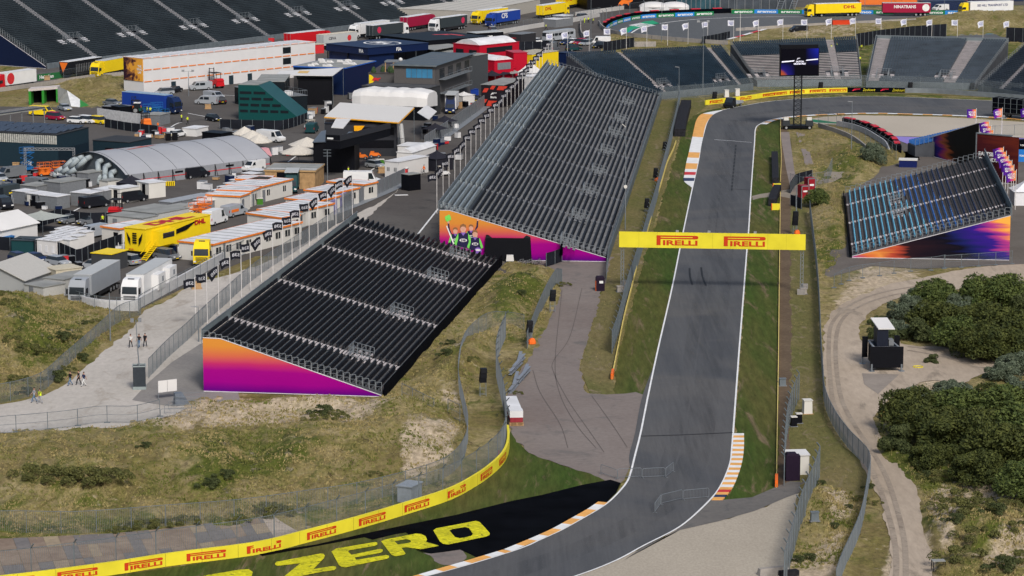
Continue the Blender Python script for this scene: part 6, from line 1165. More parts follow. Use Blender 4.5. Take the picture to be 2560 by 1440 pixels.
# red units
def archroof(r, x0, x1, y0, y1, z, rise, m, name='arched_roof', n=10, th=.1):
    pts = [(x0 + (x1 - x0) * i / n, z + rise * math.sin(math.pi * i / n)) for i in range(n + 1)]; return MB().prism(pts + [(x1, z - .05), (x0, z - .05)], y0, y1).obj(name, m, r)
r = slab('team_unit', 'upper red team unit with an arched white roof and long dark window', 'hospitality unit', (1133, 108), (1199, 114), (1271, 102), 7.2, REDW, REDW, windows=[('r', 1, 9, 5.2, 6.5, DGL), ('f', 2, 2.6, 5.0, 6.0, DGL)]); archroof(r, .3, r['L'] - .3, .3, r['D'] - .5, 7.2, 1.3, WR)
for lab, nl, nr, fr, h, win in (('red team unit with a glazed end left of the round badge', (1165, 150), (1210, 152), (1232, 140), 5.2, 2.2), ('red team unit with a large grey window and curved white roof', (1236, 152), (1284, 148), (1300, 136), 5.6, 4.0), ('plain red tower box at the right of the red units', (1284, 132), (1318, 131), (1327, 124), 6.6, 0), ('low long red base in front of the red units', (1160, 182), (1290, 170), (1330, 158), 3.2, 0), ('bright red stair box among the red units', (1262, 146), (1276, 146), (1282, 141), 4.2, 0)):
    r = slab('team_unit', lab, 'hospitality unit', nl, nr, fr, h, REDW, REDW, windows=[('f', 1, win, h - 2.2, h - .6, GREY)] if win else ())
    if 'curved' in lab: archroof(r, .3, r['L'], .2, r['D'], h, .9, WR)
slab('team_unit', 'yellow unit with a cream roof behind the black flags', 'hospitality unit', (1272, 132), (1330, 136), (1368, 125), 5.8, PAINT['yellow'], CREAM, seams=9)
awning('grey flat canopy between the black marquee and the red units', [(1040, 117), (1085, 125), (1155, 113), (1115, 108)], 5.4, GREYR)
awning('pale flat canopy above the grey tower', [(1085, 126), (1140, 134), (1150, 128), (1100, 120)], 4.6, GREYR)
# grey tower with terrace
r = slab('team_tower', 'tall grey team tower with slatted roof, blue windows and balconies', 'building', (985, 161), (1087, 164), (1122, 132), 9.7, TWALL, mat('slat_roof', (.06, .075, .085), .4), seams=8, over=.6); L_, D = r['L'], r['D']
MB().box(-.6, L_ + .6, -.7, -.6, 9.5, 9.85).obj('roof_edge', STEELD, r)
for k in range(5): MB().box(L_ * (.3 + .13 * k), L_ * (.3 + .13 * k) + L_ * .12, -.06, 0, 6.9, 8.9).obj('window', GLB, r)
MB().box(L_ * .3, L_ * .95, -.05, 0, 3.2, 4.6).obj('window', DGL, r)
for k in range(4): MB().box(L_, L_ + .06, D * (.12 + k * .22), D * (.24 + k * .22), 6.6, 8.6).obj('window', DGL, r)
for z in (3.2, 6.3):
    mb = MB(); mb.box(L_, L_ + 1.6, D * .1, D * .8, z, z + .15)
    for k in range(8): mb.bar((L_ + 1.55, D * (.1 + .1 * k), z), (L_ + 1.55, D * (.1 + .1 * k), z + 1.1), .04)
    mb.bar((L_ + 1.55, D * .1, z + 1.1), (L_ + 1.55, D * .8, z + 1.1), .05); mb.obj('balcony', STEEL, r)
r = slab('team_tower', 'lower grey terrace block with plants and a yellow and red bull emblem', 'building', (921, 183), (1004, 184), (1030, 160), 6.8, TWALL, DECK, windows=[('f', 1, 3.4, 2.8, 4.2, DGL)]); L_ = r['L']; mb = MB(); mb.mt(PAINT['yellow']).poly([(.15 + max(0, 1.1 * math.cos(a * .26 - 1.57)), -.1, 5.4 + 1.1 * math.sin(a * .26 - 1.57)) for a in range(13)])
mb.mt(REDK).poly([(.7 + x, -.13, 5 + z) for x, z in ((0, 0), (.3, .25), (.6, 0), (.8, .3), (1.3, .25), (1.5, .0), (1.6, .4), (2.0, .6), (2.1, .9), (1.8, .8), (1.4, .75), (.9, .85), (.5, .8), (.2, .5))]); mb.obj('bull_emblem', None, r)
mb = MB(); 
for x, y in ((1.0, 1), (4.4, 2.6), (5, 1.2), (2.8, 3)): mb.dome((x, y, 6.9), .6, .6, 1.3, 8, 4)
mb.obj('terrace_plants', mat('shrub_leaf', (.04, .07, .03), .8, var=.5, scale=3), r); mb = MB(); mb.mt(GREY); mb.box(3.2, L_, 2.5, 6.5, 9.0, 9.25); mb.mt(WOOD); [mb.bar((x, 2.7, 6.8), (x, 2.7, 9), .14) for x in (3.4, 5.2, 7)]; mb.obj('pergola', None, r); MB().dome((L_ - .2, 0, 9.9), .45, .45, .45, 10, 5, False).obj('radome', CANV, r)
slab('team_unit', 'dark grey service annex right of the grey tower', 'building', (1124, 142), (1158, 144), (1168, 131), 9.2, mat('annex_grey', (.06, .065, .07), .5), GREYR); slab('team_unit', 'white generator box beside the grey tower balconies', 'generator', (1141, 184), (1157, 186), (1163, 178), 2.6, WC, WR)
slab('team_unit', 'long charcoal unit behind the white inflatable roof', 'hospitality unit', (905, 214), (1070, 221), (1078, 212), 6.2, mat('charcoal_wall', (.04, .042, .045), .6), mat('charcoal_roof', (.05, .05, .052), .7), seams=3)
# inflatable white roof
o, rz, L_ = FR(878, 296, 1066, 303); r = thing('inflatable_roof', 'long white inflatable roof with rounded ends behind the cream awning', 'inflatable', o, rz); mb = MB(); prof = [(0, 3), (.1, 5), (.6, 5.9), (1.6, 6.3), (6, 6.4), (7.4, 5.9), (8, 5), (8, 2.5)]
n = 16; rings = []
for i in range(n + 1):
    t = i / n; x = L_ * t; s_ = min(1, .72 + 2.4 * min(t, 1 - t)) ** .5; w_ = .12 * math.sin(i * 1.9); rings.append([(x, 4 + (y - 4) * s_, 2.5 + (z - 2.5) * (s_ * (.97 + .03 * math.cos(i * 2)))) for y, z in prof])
for i in range(n):
    for j in range(len(prof) - 1): mb.quad(rings[i][j], rings[i + 1][j], rings[i + 1][j + 1], rings[i][j + 1])
for q in (0, n): mb.poly(rings[q])
mb.obj('membrane', CANV, r, True); MB().box(.5, L_ - .5, .5, 7.5, 0, 4).obj('wall', BLKW, r)
awning('cream awning with an orange edge over the dark grey unit', [(811, 291), (997, 305), (1035, 268), (850, 256)], 7.0, mat('awning_cream', (.62, .6, .56), .6, var=.05), rim=mat('amber_edge', (.78, .36, .01), .5), th=.2)
awning('white tilted flap right of the inflatable roof', [(1043, 281), (1072, 299), (1092, 278), (1066, 262)], 4.5, CANV, posts=False)
r = slab('team_unit', 'dark grey two storey unit with black window bands under the cream awning', 'hospitality unit', (812, 309), (990, 309), (1001, 301), 6.3, mat('slate_wall', (.03, .032, .038), .5), BLKW); L_ = r['L']
for z in (1.6, 4.1): MB().box(L_ * .4, L_ * .97, -.06, 0, z, z + 1.5).obj('window', BLKW, r)
MB().prism([(L_ * .41, 4.9), (L_ * .5, 4.9), (L_ * .56, 5.9), (L_ * .41, 5.9)], -.12, -.07).obj('orange_mark', MATS['amber_edge'] , r)
mb = MB(); mb.line([(L_ + .9, 0, 6.2), (L_ + 1.2, -1, 3.5), (L_ + 1.4, -1.4, .8)], .45, 8); mb.obj('air_duct', mat('duct_grey', (.36, .36, .35), .6), r)
r = slab('team_unit', 'large black cube unit with fold out canopies beside the cream umbrellas', 'hospitality unit', (783, 357), (886, 358), (900, 346), 5.5, BLKW, BLKW)
r = slab('team_unit', 'black roof deck with railings on top of the black cube', 'hospitality unit', (815, 350), (850, 352), (882, 315), 7.1, BLKW, mat('deck_dark', (.03, .03, .034), .6), z0=5.6); L_, D = r['L'], r['D']; MB().box(-.05, L_, -.05, 0, 7.1, 8.1).obj('parapet', BLKW, r); MB().box(L_, L_ + .06, 0, D, 7.1, 8.1).obj('parapet', MATS['slate_wall'], r); mb = MB(); mb.box(.3, 1.5, -.09, -.06, 7.3, 7.6); mb.obj('sign_strip', WHITE, r)
for k, q in enumerate(([(850, 353), (887, 357), (915, 331), (872, 329)], [(781, 355), (813, 354), (815, 325), (803, 328)])): awning('blue grey fold out canopy on the %s of the black cube' % ('right' if k == 0 else 'left'), q, 5.75, mat('blue_grey_panel', (.09, .105, .125), .4), posts=False)
awning('wavy white shade sail above the black roof deck', [(828, 318), (858, 320), (877, 297), (840, 296)], 8.9, CANV, posts=False)
# small white units near the grey fence
slab('site_cabin', 'small white cabin with two windows beside the orange vested workers', 'site cabin', (962, 402), (997, 405), (1010, 385), 3.0, CANV, WR, windows=[('f', 2, .55, 1.2, 1.9, GREY)]); r = slab('storage_unit', 'white arched storage unit behind the small white cabin', 'container', (992, 380), (1031, 382), (1054, 362), 3.0, CANV, WR); archroof(r, 0, r['L'], 0, r['D'], 3, .7, WR)
slab('storage_unit', 'white box behind the arched storage unit', 'container', (994, 364), (1040, 366), (1055, 357), 2.9, CANV, WR); slab('container', 'open red container with white lower half by the grey panels', 'container', (985, 420), (1017, 421), (1020, 417), 1.6, REDK, WR)
slab('generator', 'black louvred generator on a grey base at the end of the grey fence', 'generator', (1003, 434), (1022, 437), (1030, 430), 2.9, BLKW, GREYR, rim=None); r = slab('timber_pavilion', 'timber clad pavilion with a flat grey roof and open dark bays', 'building', (662, 425), (787, 427), (807, 410), 3.3, WOOD, GREYR, rim=mat('timber_edge', (.42, .27, .13), .7)); L_ = r['L']
for x0, x1 in ((.24, .42), (.58, .6)): MB().box(L_ * x0, L_ * x1, -.05, 0, .1, 2.9).obj('bay', BLKW, r)
MB().box(0, L_, 1.5, 1.9, 3.36, 3.4).obj('roof_strip', WR, r)
# dark garage with solar roof
r = slab('garage_building', 'dark teal garage with rows of solar panels and a ribbed glazed strip', 'building', (-92, 326), (143, 337), (268, 320), 6.4, DTEAL, mat('dark_roof', (.04, .042, .045), .7), windows=[('r', 2, 5.5, .3, 3.6, mat('garage_door', (.01, .02, .03), .5))]); L_, D = r['L'], r['D']
for i in range(5):
    for j in range(4): mb = MB().mt(SOL); x, y = L_ * (.06 + i * .185), D * (.06 + j * .235); mb.hexa([(x, y, 6.5), (x + L_ * .17, y, 6.5), (x + L_ * .17, y + D * .2, 6.8), (x, y + D * .2, 6.8), (x, y, 6.56), (x + L_ * .17, y, 6.56), (x + L_ * .17, y + D * .2, 6.86), (x, y + D * .2, 6.86)]); mb.mt(RIM); [mb.box(x + L_ * .17 * k / 5 - .03, x + L_ * .17 * k / 5 + .03, y, y + .05, 6.57, 6.6) for k in range(1, 5)]; mb.obj('solar_array', None, r)
mb = MB()
for k in range(46): mb.box(L_ * k / 46, L_ * (k + .7) / 46, -.08, -.02, 4.6, 6.2)
mb.obj('ribbed_glazing', mat('ribbed_glass', (.42, .42, .38), .4, var=.3), r)
slab('garage_building', 'low dark annex at the right end of the solar garage', 'building', (232, 350), (322, 356), (342, 342), 3.4, DTEAL, MATS['dark_roof'], doors=[('f', 4, 2.4, BLKW)])
r = slab('garage_canopy', 'open grey canopy with solar panels over a yellow vehicle at left', 'building', (-60, 292), (112, 268), (136, 258), 4.6, GREYR, SOL, z0=4.2, seams=9); mb = MB(); [mb.bar((r['L'] * k / 6, .2, 0), (r['L'] * k / 6, .2, 4.2), .12) for k in range(7)]; mb.obj('posts', GREY, r)
van('bright yellow van under the open grey canopy', 'yellow', 84, 288, 128, 290, 5.5, 2.1)
# arched tent with air ducts
o, rz, L_ = FR(163, 440, 322, 466); q = P(640, 417); D = (q - P(322, 466)).length; r = thing('arched_tent', 'long pale grey arched tent with a red stripe and fat air ducts at its end', 'tent', o, rz); GT = mat('tent_grey_skin', (.31, .32, .34), .6, var=.06, scale=.2)
n = 14; pts = [(L_ * i / n, 2.1 + 3.2 * math.sin(math.pi * i / n) ** .85) for i in range(n + 1)]; mb = MB(); [mb.quad((pts[i][0], -.6, pts[i][1]), (pts[i + 1][0], -.6, pts[i + 1][1]), (pts[i + 1][0], D, pts[i + 1][1]), (pts[i][0], D, pts[i][1])) for i in range(n)]; mb.obj('roof_skin', GT, r, True)
mb = MB(); [mb.line([(x, D * k / 6, z + .03) for x, z in pts], .05) for k in range(7)]; mb.obj('roof_seams', GREY, r); mb = MB(); mb.quad((pts[5][0], D * .12, pts[5][1] + .06), (pts[8][0], D * .2, pts[8][1] + .06), (pts[7][0], D * .42, pts[7][1] + .06), (pts[4][0], D * .22, pts[4][1] + .06)); mb.obj('red_mark', mat('tent_red_mark', (.5, .1, .07), .6), r); MB().prism([(x, z - .15) for x, z in pts] + [(L_, 0), (0, 0)], .2, .4).obj('end_wall', mat('tent_end_wall', (.09, .11, .125), .6), r)
MB().box(L_ - .15, L_, 0, D, 0, 2.1).obj('side_wall', mat('tent_side', (.24, .25, .27), .6, var=.1), r); MB().box(L_, L_ + .03, 0, D, .85, 1.0).obj('red_stripe', REDK, r); mb = MB()
for k in range(11): y = D * k / 10; mb.bar((L_ + .1, y, 0), (L_ + .1, y, 2.1), .07); mb.bar((L_ + .1, y, 2.1), (L_ + .9, y, 0), .05)
mb.obj('struts', BLKW, r); [MB().box(L_, L_ + .05, D * y, D * y + 1.8, 1.35, 1.7).obj('vent', BLKW, r) for y in (.32, .68)]; DU = mat('air_duct_skin', (.30, .345, .36), .5, var=.08)
for x0, x1, dz in ((.2, .02, 3.6), (.3, .12, 4.1), (.42, .22, 4.3), (.6, .72, 4.0), (.72, .8, 3.4), (.8, .92, 2.4)): MB().line([(L_ * x0, .1, dz), (L_ * x0 - .1, -1.0, dz - .3), (L_ * (x0 + x1) / 2, -1.8, dz * .5), (L_ * x1, -2.4, 1.0), (L_ * x1, -2.6, .1)], .5, 9).obj('air_duct', DU, r, True)
# yellow double deck trailer
r = slab('control_trailer', 'tall yellow DHL trailer with black flame shapes, side pod and stairs', 'trailer', (311, 568), (363, 573), (457, 530), 4.6, PAINT['yellow'], PAINT['yellow'], z0=1.1); L_, D = r['L'], r['D']; mb = MB(); txt(mb, 'DHL', (L_ * .55, D * .5, 4.68), (0, 1, 0), (-1, 0, 0), L_ * .62, .06, width=D * .62); txt(mb, 'DHL', (L_ + .14, D * .83, 3.9), (0, 1, 0), (0, 0, 1), .75, .05, 1.5); txt(mb, 'DHL', (L_ * .35, -.14, 1.35), (1, 0, 0), (0, 0, 1), .25, .03, 1.5); mb.obj('lettering', DHLR, r)
mb = MB(); [mb.box(L_ * .4, L_ * .6, -.16, -.12, 2.3 + k * .35, 2.5 + k * .35) for k in range(5)]; mb.add([(L_ * .12, -.16, 4.0), (L_ * .3, -.16, 3.0), (L_ * .3, -.16, 1.9), (L_ * .18, -.16, 2.8)], [(0, 1, 2, 3)]); mb.add([(L_ * .9, -.16, 4.0), (L_ * .7, -.16, 3.0), (L_ * .7, -.16, 1.9), (L_ * .84, -.16, 2.8)], [(0, 3, 2, 1)]); mb.add([(L_ + .14, D * .45, 2.8), (L_ + .14, D * .62, 3.1), (L_ + .14, D * .78, 4.2), (L_ + .14, D * .45, 3.5)], [(0, 1, 2, 3)]); mb.obj('flame_mark', BLKW, r)
MB().box(L_, L_ + 1.3, D * .1, D * .36, 1.8, 4.1).obj('side_pod', PAINT['yellow'], r); MB().box(L_ + 1.3, L_ + 1.35, D * .16, D * .33, 2.9, 3.7).obj('window', GLASS, r); mb = MB()
for k in range(8): mb.box(L_ + .1, L_ + 1.1, D * .08 - .35 * k - .35, D * .08 - .35 * k, 1.7 - k * .22, 1.78 - k * .22)
for x in (L_ + .1, L_ + 1.1): mb.bar((x, D * .08, 1.8), (x, D * .08 - 2.8, .05), .05); mb.bar((x, D * .08, 2.8), (x, D * .08 - 2.8, 1.0), .04)
mb.obj('stairs', PAINT['yellow'], r); mb = MB(); mb.box(.2, L_ - .2, .3, D - .5, .6, 1.1); mb.obj('chassis', CHAS, r)
for y in (1.4, D * .6, D * .7): [wheel(r, x, y, .5, .35) for x in (.4, L_ - .4)]
slab('tool_chest', 'red tool chest beside the rear of the yellow trailer', 'container', (427, 590), (442, 592), (452, 584), 1.5, REDK, REDK); slab('platform', 'yellow topped crate stack in front of the black generator fence', 'crate stack', (228, 632), (278, 636), (286, 622), 2.6, mat('crate_dark', (.05, .052, .055), .6), PAINT['yellow'])
# white generators
GG = 'white generators in the fenced yard'; k = 0
for (x, y) in ((92, 598), (113, 589), (126, 580), (138, 571)):
    k += 1; slab('generator', 'white generator unit, %s from the front of the fenced block' % ORD[k - 1], 'generator', (x, y), (x + 48, y + 5), 3.0, 2.3, CANV, WR, seams=3, rib='y', group=GG, windows=[('f', 3, .5, .4, 1.5, WR, 'hatch'), ('r', 1, .6, .8, 1.5, GREY, 'louvre')])
for k, (x, y) in enumerate(((152, 597), (172, 588), (192, 578))): slab('generator', 'small upright white power box, %s from the left' % ORD[k], 'generator', (x, y), (x + 22, y + 3), 1.8, 2.4, CANV, WR, group=GG, windows=[('f', 1, .5, 1.2, 1.6, BLKW, 'louvre')])
slab('generator', 'dark green generator left of the white block', 'generator', (28, 600), (82, 602), (92, 592), 2.0, PAINT['teal'], PAINT['darkgrey']); slab('cooling_unit', 'blue chiller with fans at the left edge', 'cooling unit', (-10, 595), (36, 590), (48, 576), 1.7, PAINT['skyblue'], PAINT['skyblue'], seams=4)
# cases and containers
for lab, nl, nr, fr, h, wm, rm in (('grey patterned case row at left, leftmost case', (31, 476), (62, 480), (76, 473), 2.2, GREY, WR), ('grey case with open white door, second in the left row', (66, 482), (96, 486), (108, 478), 2.2, GREY, WR), ('grey racing case at the right end of the left row', (98, 487), (142, 492), (152, 484), 2.2, GREY, WR), ('grey case beside the black van', (177, 480), (225, 484), (245, 475), 2.3, GREY, WR), ('long grey container with open middle beside the black vans', (226, 474), (262, 477), (290, 464), 2.3, GREY, WR), ('white open container with lettered door behind the black van', (272, 468), (300, 472), (318, 461), 2.6, WC, WR), ('white container with an open black doorway near the striped sign', (340, 452), (372, 458), (390, 449), 2.7, WC, WR), ('grey truck body with a tilted lid near the ducts', (110, 452), (150, 457), (172, 442), 2.6, GREY, GREYR), ('low grey trailer roof left of the tilted lid', (50, 462), (90, 466), (108, 456), 2.0, GREY, GREYR), ('grey hut in front of the air ducts', (192, 430), (220, 433), (245, 425), 2.4, GREY, GREYR), ('grey container with a window beside the grey hut', (248, 450), (270, 453), (290, 446), 2.2, WC, GREYR), ('dark grey container behind the white screens', (358, 286), (398, 288), (406, 281), 2.2, GREY, GREYR), ('black box in front of the navy lorry', (255, 265), (305, 268), (310, 262), 2.1, BLKW, GREY), ('white kiosk with a sloping lid by the black crates', (456, 320), (490, 322), (496, 314), 1.6, CANV, WR), ('large navy crate pair on the dark gravel yard', (2248, 400), (2292, 401), (2296, 396), 1.4, mat('navy_crate', (.008, .015, .09), .5), WC), ('silver box beside the last DHL lorry', (1358, 47), (1390, 49), (1395, 43), 2.3, GREY, WR), ('taller silver box beside the silver box', (1382, 38), (1408, 40), (1410, 36), 3.0, GREY, WR), ('dark sponsor container with white lettering at top centre', (1167, 80), (1190, 83), (1222, 74), 2.8, BLKW, PAINT['palegrey']), ('black sponsor cube with red emblems at top centre', (1271, 84), (1303, 86), (1321, 80), 3.4, mat('cube_dark', (.03, .03, .034), .5), GREY),
    ('pink crate beside the red lorry', (762, 110), (776, 112), (797, 108), 2.4, REDK, CREAM), ('grey cabinet group on the near dune edge by the fence', (993, 1214), (1028, 1218), (1048, 1204), 1.7, mat('cabinet_grey', (.25, .28, .31), .5), MATS['cabinet_grey']), ('small crate hut at the lower left behind the big tent', (120, 600), (150, 604), (160, 598), 1.2, GREY, GREY), ('blue navy display box behind the grey stand top', (1393, 131), (1420, 133), (1422, 129), 3.2, NAVW, NAVW), ('black box trailer cab left of the white screens', (278, 264), (298, 268), (304, 262), 2.4, BLKW, BLKW), ('brown planter kiosk near the black unit fence', (505, 330), (552, 334), (560, 328), 2.2, BLKW, BLKW)):
    r = slab('equipment_case' if 'case' in lab else 'container' if 'ontainer' in lab else 'equipment_box', lab, 'container', nl, nr, fr, h, wm, rm)
    if 'open' in lab: addbox(r, 'doorway', 'f', r['L'] * .6, .9, .1, h - .3, BLKW); addbox(r, 'open_door', 'f', r['L'] * .2, .7, .1, h - .3, WC, .12)
    if 'sponsor cube' in lab: mb = MB(); mb.add([(.5 + x * .9, -.1, 1.9 + y * .5) for x, y in MARK], [tuple(range(10))]); mb.obj('emblem', REDK, r)
    if 'white lettering' in lab: mb = MB(); mb.box(r['L'] + .05, r['L'] + .1, r['D'] * .3, r['D'] * .6, 1.5, 1.9); mb.obj('sign_strip', WHITE, r)
# cable bridges: pale long rows of covered stalls
for k in range(11): t = k / 10; slab('covered_stall', 'pale covered stall, %s from the near end of the stepped row' % ORD[k], 'stall', (470 + 150 * t, 508 - 84 * t), (498 + 150 * t, 512 - 85 * t), 2.2, 1.9 + .02 * k, GREY, WR, over=.15, group='pale covered stalls in a stepped row')
for k in range(4): slab('covered_stall', 'grey covered stall with a folded sheet, %s from the left' % ORD[k], 'stall', (398 + 26 * k, 503 - k * 5), (430 + 26 * k, 506 - k * 5), 3, 1.9 + .03 * k, GREY, mat('pale_sheet', (.3, .32, .34), .6), over=.1, group='grey covered stalls behind the cabins')
# tents
def gable(label, nl, nr, D, h, rise, wm, rm):
    a, b = P(*nl, h), P(*nr, h); d = b - a; L_ = d.length; r = thing('tent', label, 'tent', zr(a, 0), math.atan2(d.y, d.x)); MB().prism([(0, 0), (L_, 0), (L_, h), (L_ / 2, h + rise), (0, h)], .05, D - .05).obj('wall', wm, r)
    mb = MB(); o_ = .3; mb.hexa([(-o_, -o_, h - .1), (L_ / 2, -o_, h + rise), (L_ / 2, D + o_, h + rise), (-o_, D + o_, h - .1), (-o_, -o_, h), (L_ / 2, -o_, h + rise + .1), (L_ / 2, D + o_, h + rise + .1), (-o_, D + o_, h)]); mb.hexa([(L_ / 2, -o_, h + rise), (L_ + o_, -o_, h - .1), (L_ + o_, D + o_, h - .1), (L_ / 2, D + o_, h + rise), (L_ / 2, -o_, h + rise + .1), (L_ + o_, -o_, h), (L_ + o_, D + o_, h), (L_ / 2, D + o_, h + rise + .1)]); mb.obj('roof', rm, r); return r
gable('large pale grey tent half hidden by the left dune', (-90, 692), (60, 701), 10, 2.6, 2.0, GCAN, mat('tent_sand_roof', (.40, .39, .36), .7, var=.06)); gable('white tent at the left edge above the blue chiller', (-100, 566), (2, 576), 9, 2.8, 1.7, CANV, CANV)
def poptent(label, x, y, w, m, h=2.3, rise=1.2, walls=False, name='canopy_tent'):
    a = P(x, y); r = thing(name, label, 'tent', a, random.Random(x * 7 + y).random() * .5 + .6); pyr(-w / 2, w / 2, -w / 2, w / 2, h, h + rise).obj('canopy', m, r); mb = MB(); [mb.bar((sx * w / 2 * .95, sy * w / 2 * .95, 0), (sx * w / 2 * .95, sy * w / 2 * .95, h), .04) for sx in (-1, 1) for sy in (-1, 1)]; mb.obj('legs', STEEL, r)
    if walls: MB().box(-w / 2 * .93, w / 2 * .93, -w / 2 * .93, w / 2 * .93, .03, h).obj('side_cloth', m, r)
DKT = mat('dark_tent_cloth', (.022, .022, .03), .8)
for a in (('grey green canopy tent beside the white generators', 104, 578, 6.5, mat('sage_canvas', (.34, .36, .33), .7), 2.4, 1.0), ('dark canopy tent behind the open white container', 330, 488, 4, DKT, 2.3, 1.3, True), ('white peaked tent right of the cabin block', 715, 172, 4.5, CANV, 2.4, 2.6, True), ('white peaked tent below the black flags near the yellow unit', 1326, 212, 4.5, CANV, 3.0, 3.0, True), ('black canopy tent beside the golf cart and wall', 1092, 424, 4.6, DKT, 2.3, 1.4, True), ('black canopy tent below the white refrigerated lorry', 1112, 330, 4, DKT), ('black canopy tent between the crates and the grey fence', 1088, 350, 4, DKT), ('dark grey canopy tent left of the store unit', 1192, 228, 3.6, DKT), ('dark grey canopy tent behind the store unit', 1230, 212, 4, DKT), ('dark grey canopy tent behind and right of the store unit', 1255, 208, 4, DKT), ('pale grey canopy tent at the right of the store unit', 1275, 206, 4, GREYR), ('blue covered stack beside the grey fence', 1172, 240, 3.4, PAINT['blue'], 1.6, .5, True), ('white covered stall beside the refrigerated lorry', 1160, 262, 3.6, CANV, 2.2, .8, True)): poptent(*a)
slab('site_cabin', 'white storage cabins right of the white peaked tent by the flags', 'site cabin', (1303, 190), (1330, 192), (1345, 176), 3.2, CANV, WR)
for k, (lab, x, y, R_) in enumerate((('front cream umbrella beside the black cube', 747, 410, 3.6), ('rear cream umbrella beside the black cube', 768, 390, 3.6), ('cream umbrella over the green and white van', 632, 372, 3.0), ('cream umbrella left of the pink van', 648, 382, 2.6), ('small cream umbrella beside the solar garage', 612, 362, 2.4))):
    r = thing('umbrella', lab, 'umbrella', P(x, y)); MB().bar((0, 0, 0), (0, 0, 3.0), .05, 6).obj('pole', STEELD, r); mb = MB(); n = 10; [mb.quad((R_ * math.cos(i * .6283), R_ * math.sin(i * .6283), 2.25), (R_ * math.cos((i + 1) * .6283), R_ * math.sin((i + 1) * .6283), 2.25), (0, 0, 3.7), (0, 0, 3.7)) for i in range(n)]; mb.cyl((0, 0, 2.1), R_, .15, 10); mb.obj('canopy', mat('umbrella_cream', (.55, .51, .44), .8), r)
r = place('pink_caravan', 'pale pink vintage van beside the umbrellas', 'van', 640, 396, 666, 394, 3.8); part('pk', 'body', r, lambda mb: mb.taper(-1.9, 1.9, -.85, .85, .35, 1.9, .2, .6, .1, .1), PAINT['pink']); [wheel(r, x, s_ * .75, .3) for x in (-1.1, 1.1) for s_ in (-1, 1)]
# store unit
r = slab('store_unit', 'black store unit with red slashes and a grey roof beside the black flags', 'shop', (1203, 211), (1259, 213), (1273, 195), 4.9, mat('store_black', (.015, .012, .016), .5), GREYR); L_ = r['L']; mb = MB()
for x, z, w_, h_ in ((.3, 3.2, 1.0, .9), (2.0, 3.9, .9, .8), (3.6, 3.8, 2.0, .9), (.2, .9, .8, .8), (1.2, .2, 2.8, 1.2)): mb.add([(x, -.1, z), (x + w_, -.1, z), (x + w_ + .5, -.1, z + h_), (x + .5, -.1, z + h_)], [(0, 1, 2, 3)])
mb.obj('red_slashes', mat('slash_red', (.55, .05, .03), .5), r); mb = MB(); txt(mb, 'Store', (L_ * .55, -.1, 2.2), (1, 0, 0), (0, 0, 1), .5, .04); mb.add([(L_ * .42 + x * .6, -.1, 2.7 + y * .5) for x, y in MARK], [tuple(range(10))]); mb.obj('lettering', WHITE, r)
# tunnel mouth
r = thing('tunnel_portal', 'green and white tunnel mouth with a grey ramp wall at upper left', 'tunnel', P(75, 262)); a, b, c_ = P(72, 262), P(145, 256), P(110, 266); mb = MB(); mb.mt(mat('portal_green', (.03, .22, .03), .5)); d = (b - a); e = Vector((0, 4, 0))
for t0, t1 in ((0, .08), (.45, .53), (.94, 1)): p, q = a + d * t0, a + d * t1; mb.hexa([p, q, q + e, p + e] + [zr(v, 3.0) for v in (p, q, q + e, p + e)])
mb.mt(mat('portal_pale', (.5, .45, .42), .6)); mb.hexa([zr(v, 3.0) for v in (a, b, b + e, a + e)] + [zr(v, 3.5) for v in (a, b, b + e, a + e)]); mb.mt(BLKW).hexa([a + e * .9, b + e * .9, b + e, a + e] + [zr(v, 3.0) for v in (a + e * .9, b + e * .9, b + e, a + e)]); wob(mb, 'portal', None, r); mb = MB(); p = [P(145, 256), P(178, 266), P(222, 262), P(195, 250)]
mb.mt(GREYR).add([zr(p[0], 3.6), p[0], p[1], zr(P(168, 250), 2.2)], [(0, 1, 2, 3)]); mb.mt(WHITE).add([zr(P(168, 250), 2.2), p[1], P(200, 268), zr(P(200, 255), .6)], [(0, 1, 2, 3)]); mb.mt(MATS['portal_green']).add([zr(P(200, 255), .6), P(200, 268), P(224, 264)], [(0, 1, 2)]); wob(mb, 'ramp_wall', None, r)
wall('advertising_wall', 'green Heineken board with a red star by the left lorry', 'advertising board', [(95, 202), (130, 198), (160, 194)], 1.5, mat('beer_green', (.01, .12, .03), .5)); pt = Path([(95, 202), (130, 198), (160, 194)]); v, f, w = text2d('Heineken', .03); bend2d(bpy.data.objects['advertising_wall.006'] if 'advertising_wall.006' in bpy.data.objects else r, pt, .5, .35, .9, v, f, WHITE, 'lettering', w=w, wid=4.6)
wall('screen_row', 'row of white corrugated screens in front of the navy lorry', 'fence', [(243, 296), (300, 304), (360, 312)], 2.2, mat('corrugated_white', (.5, .5, .5), .6, var=.2, scale=2)); wall('cloth_banner', 'lilac sheet hung on the grey fence by the flags', 'banner', [(826, 545), (860, 520), (868, 516)], 2.6, mat('lilac_cloth', (.3, .28, .5), .7))
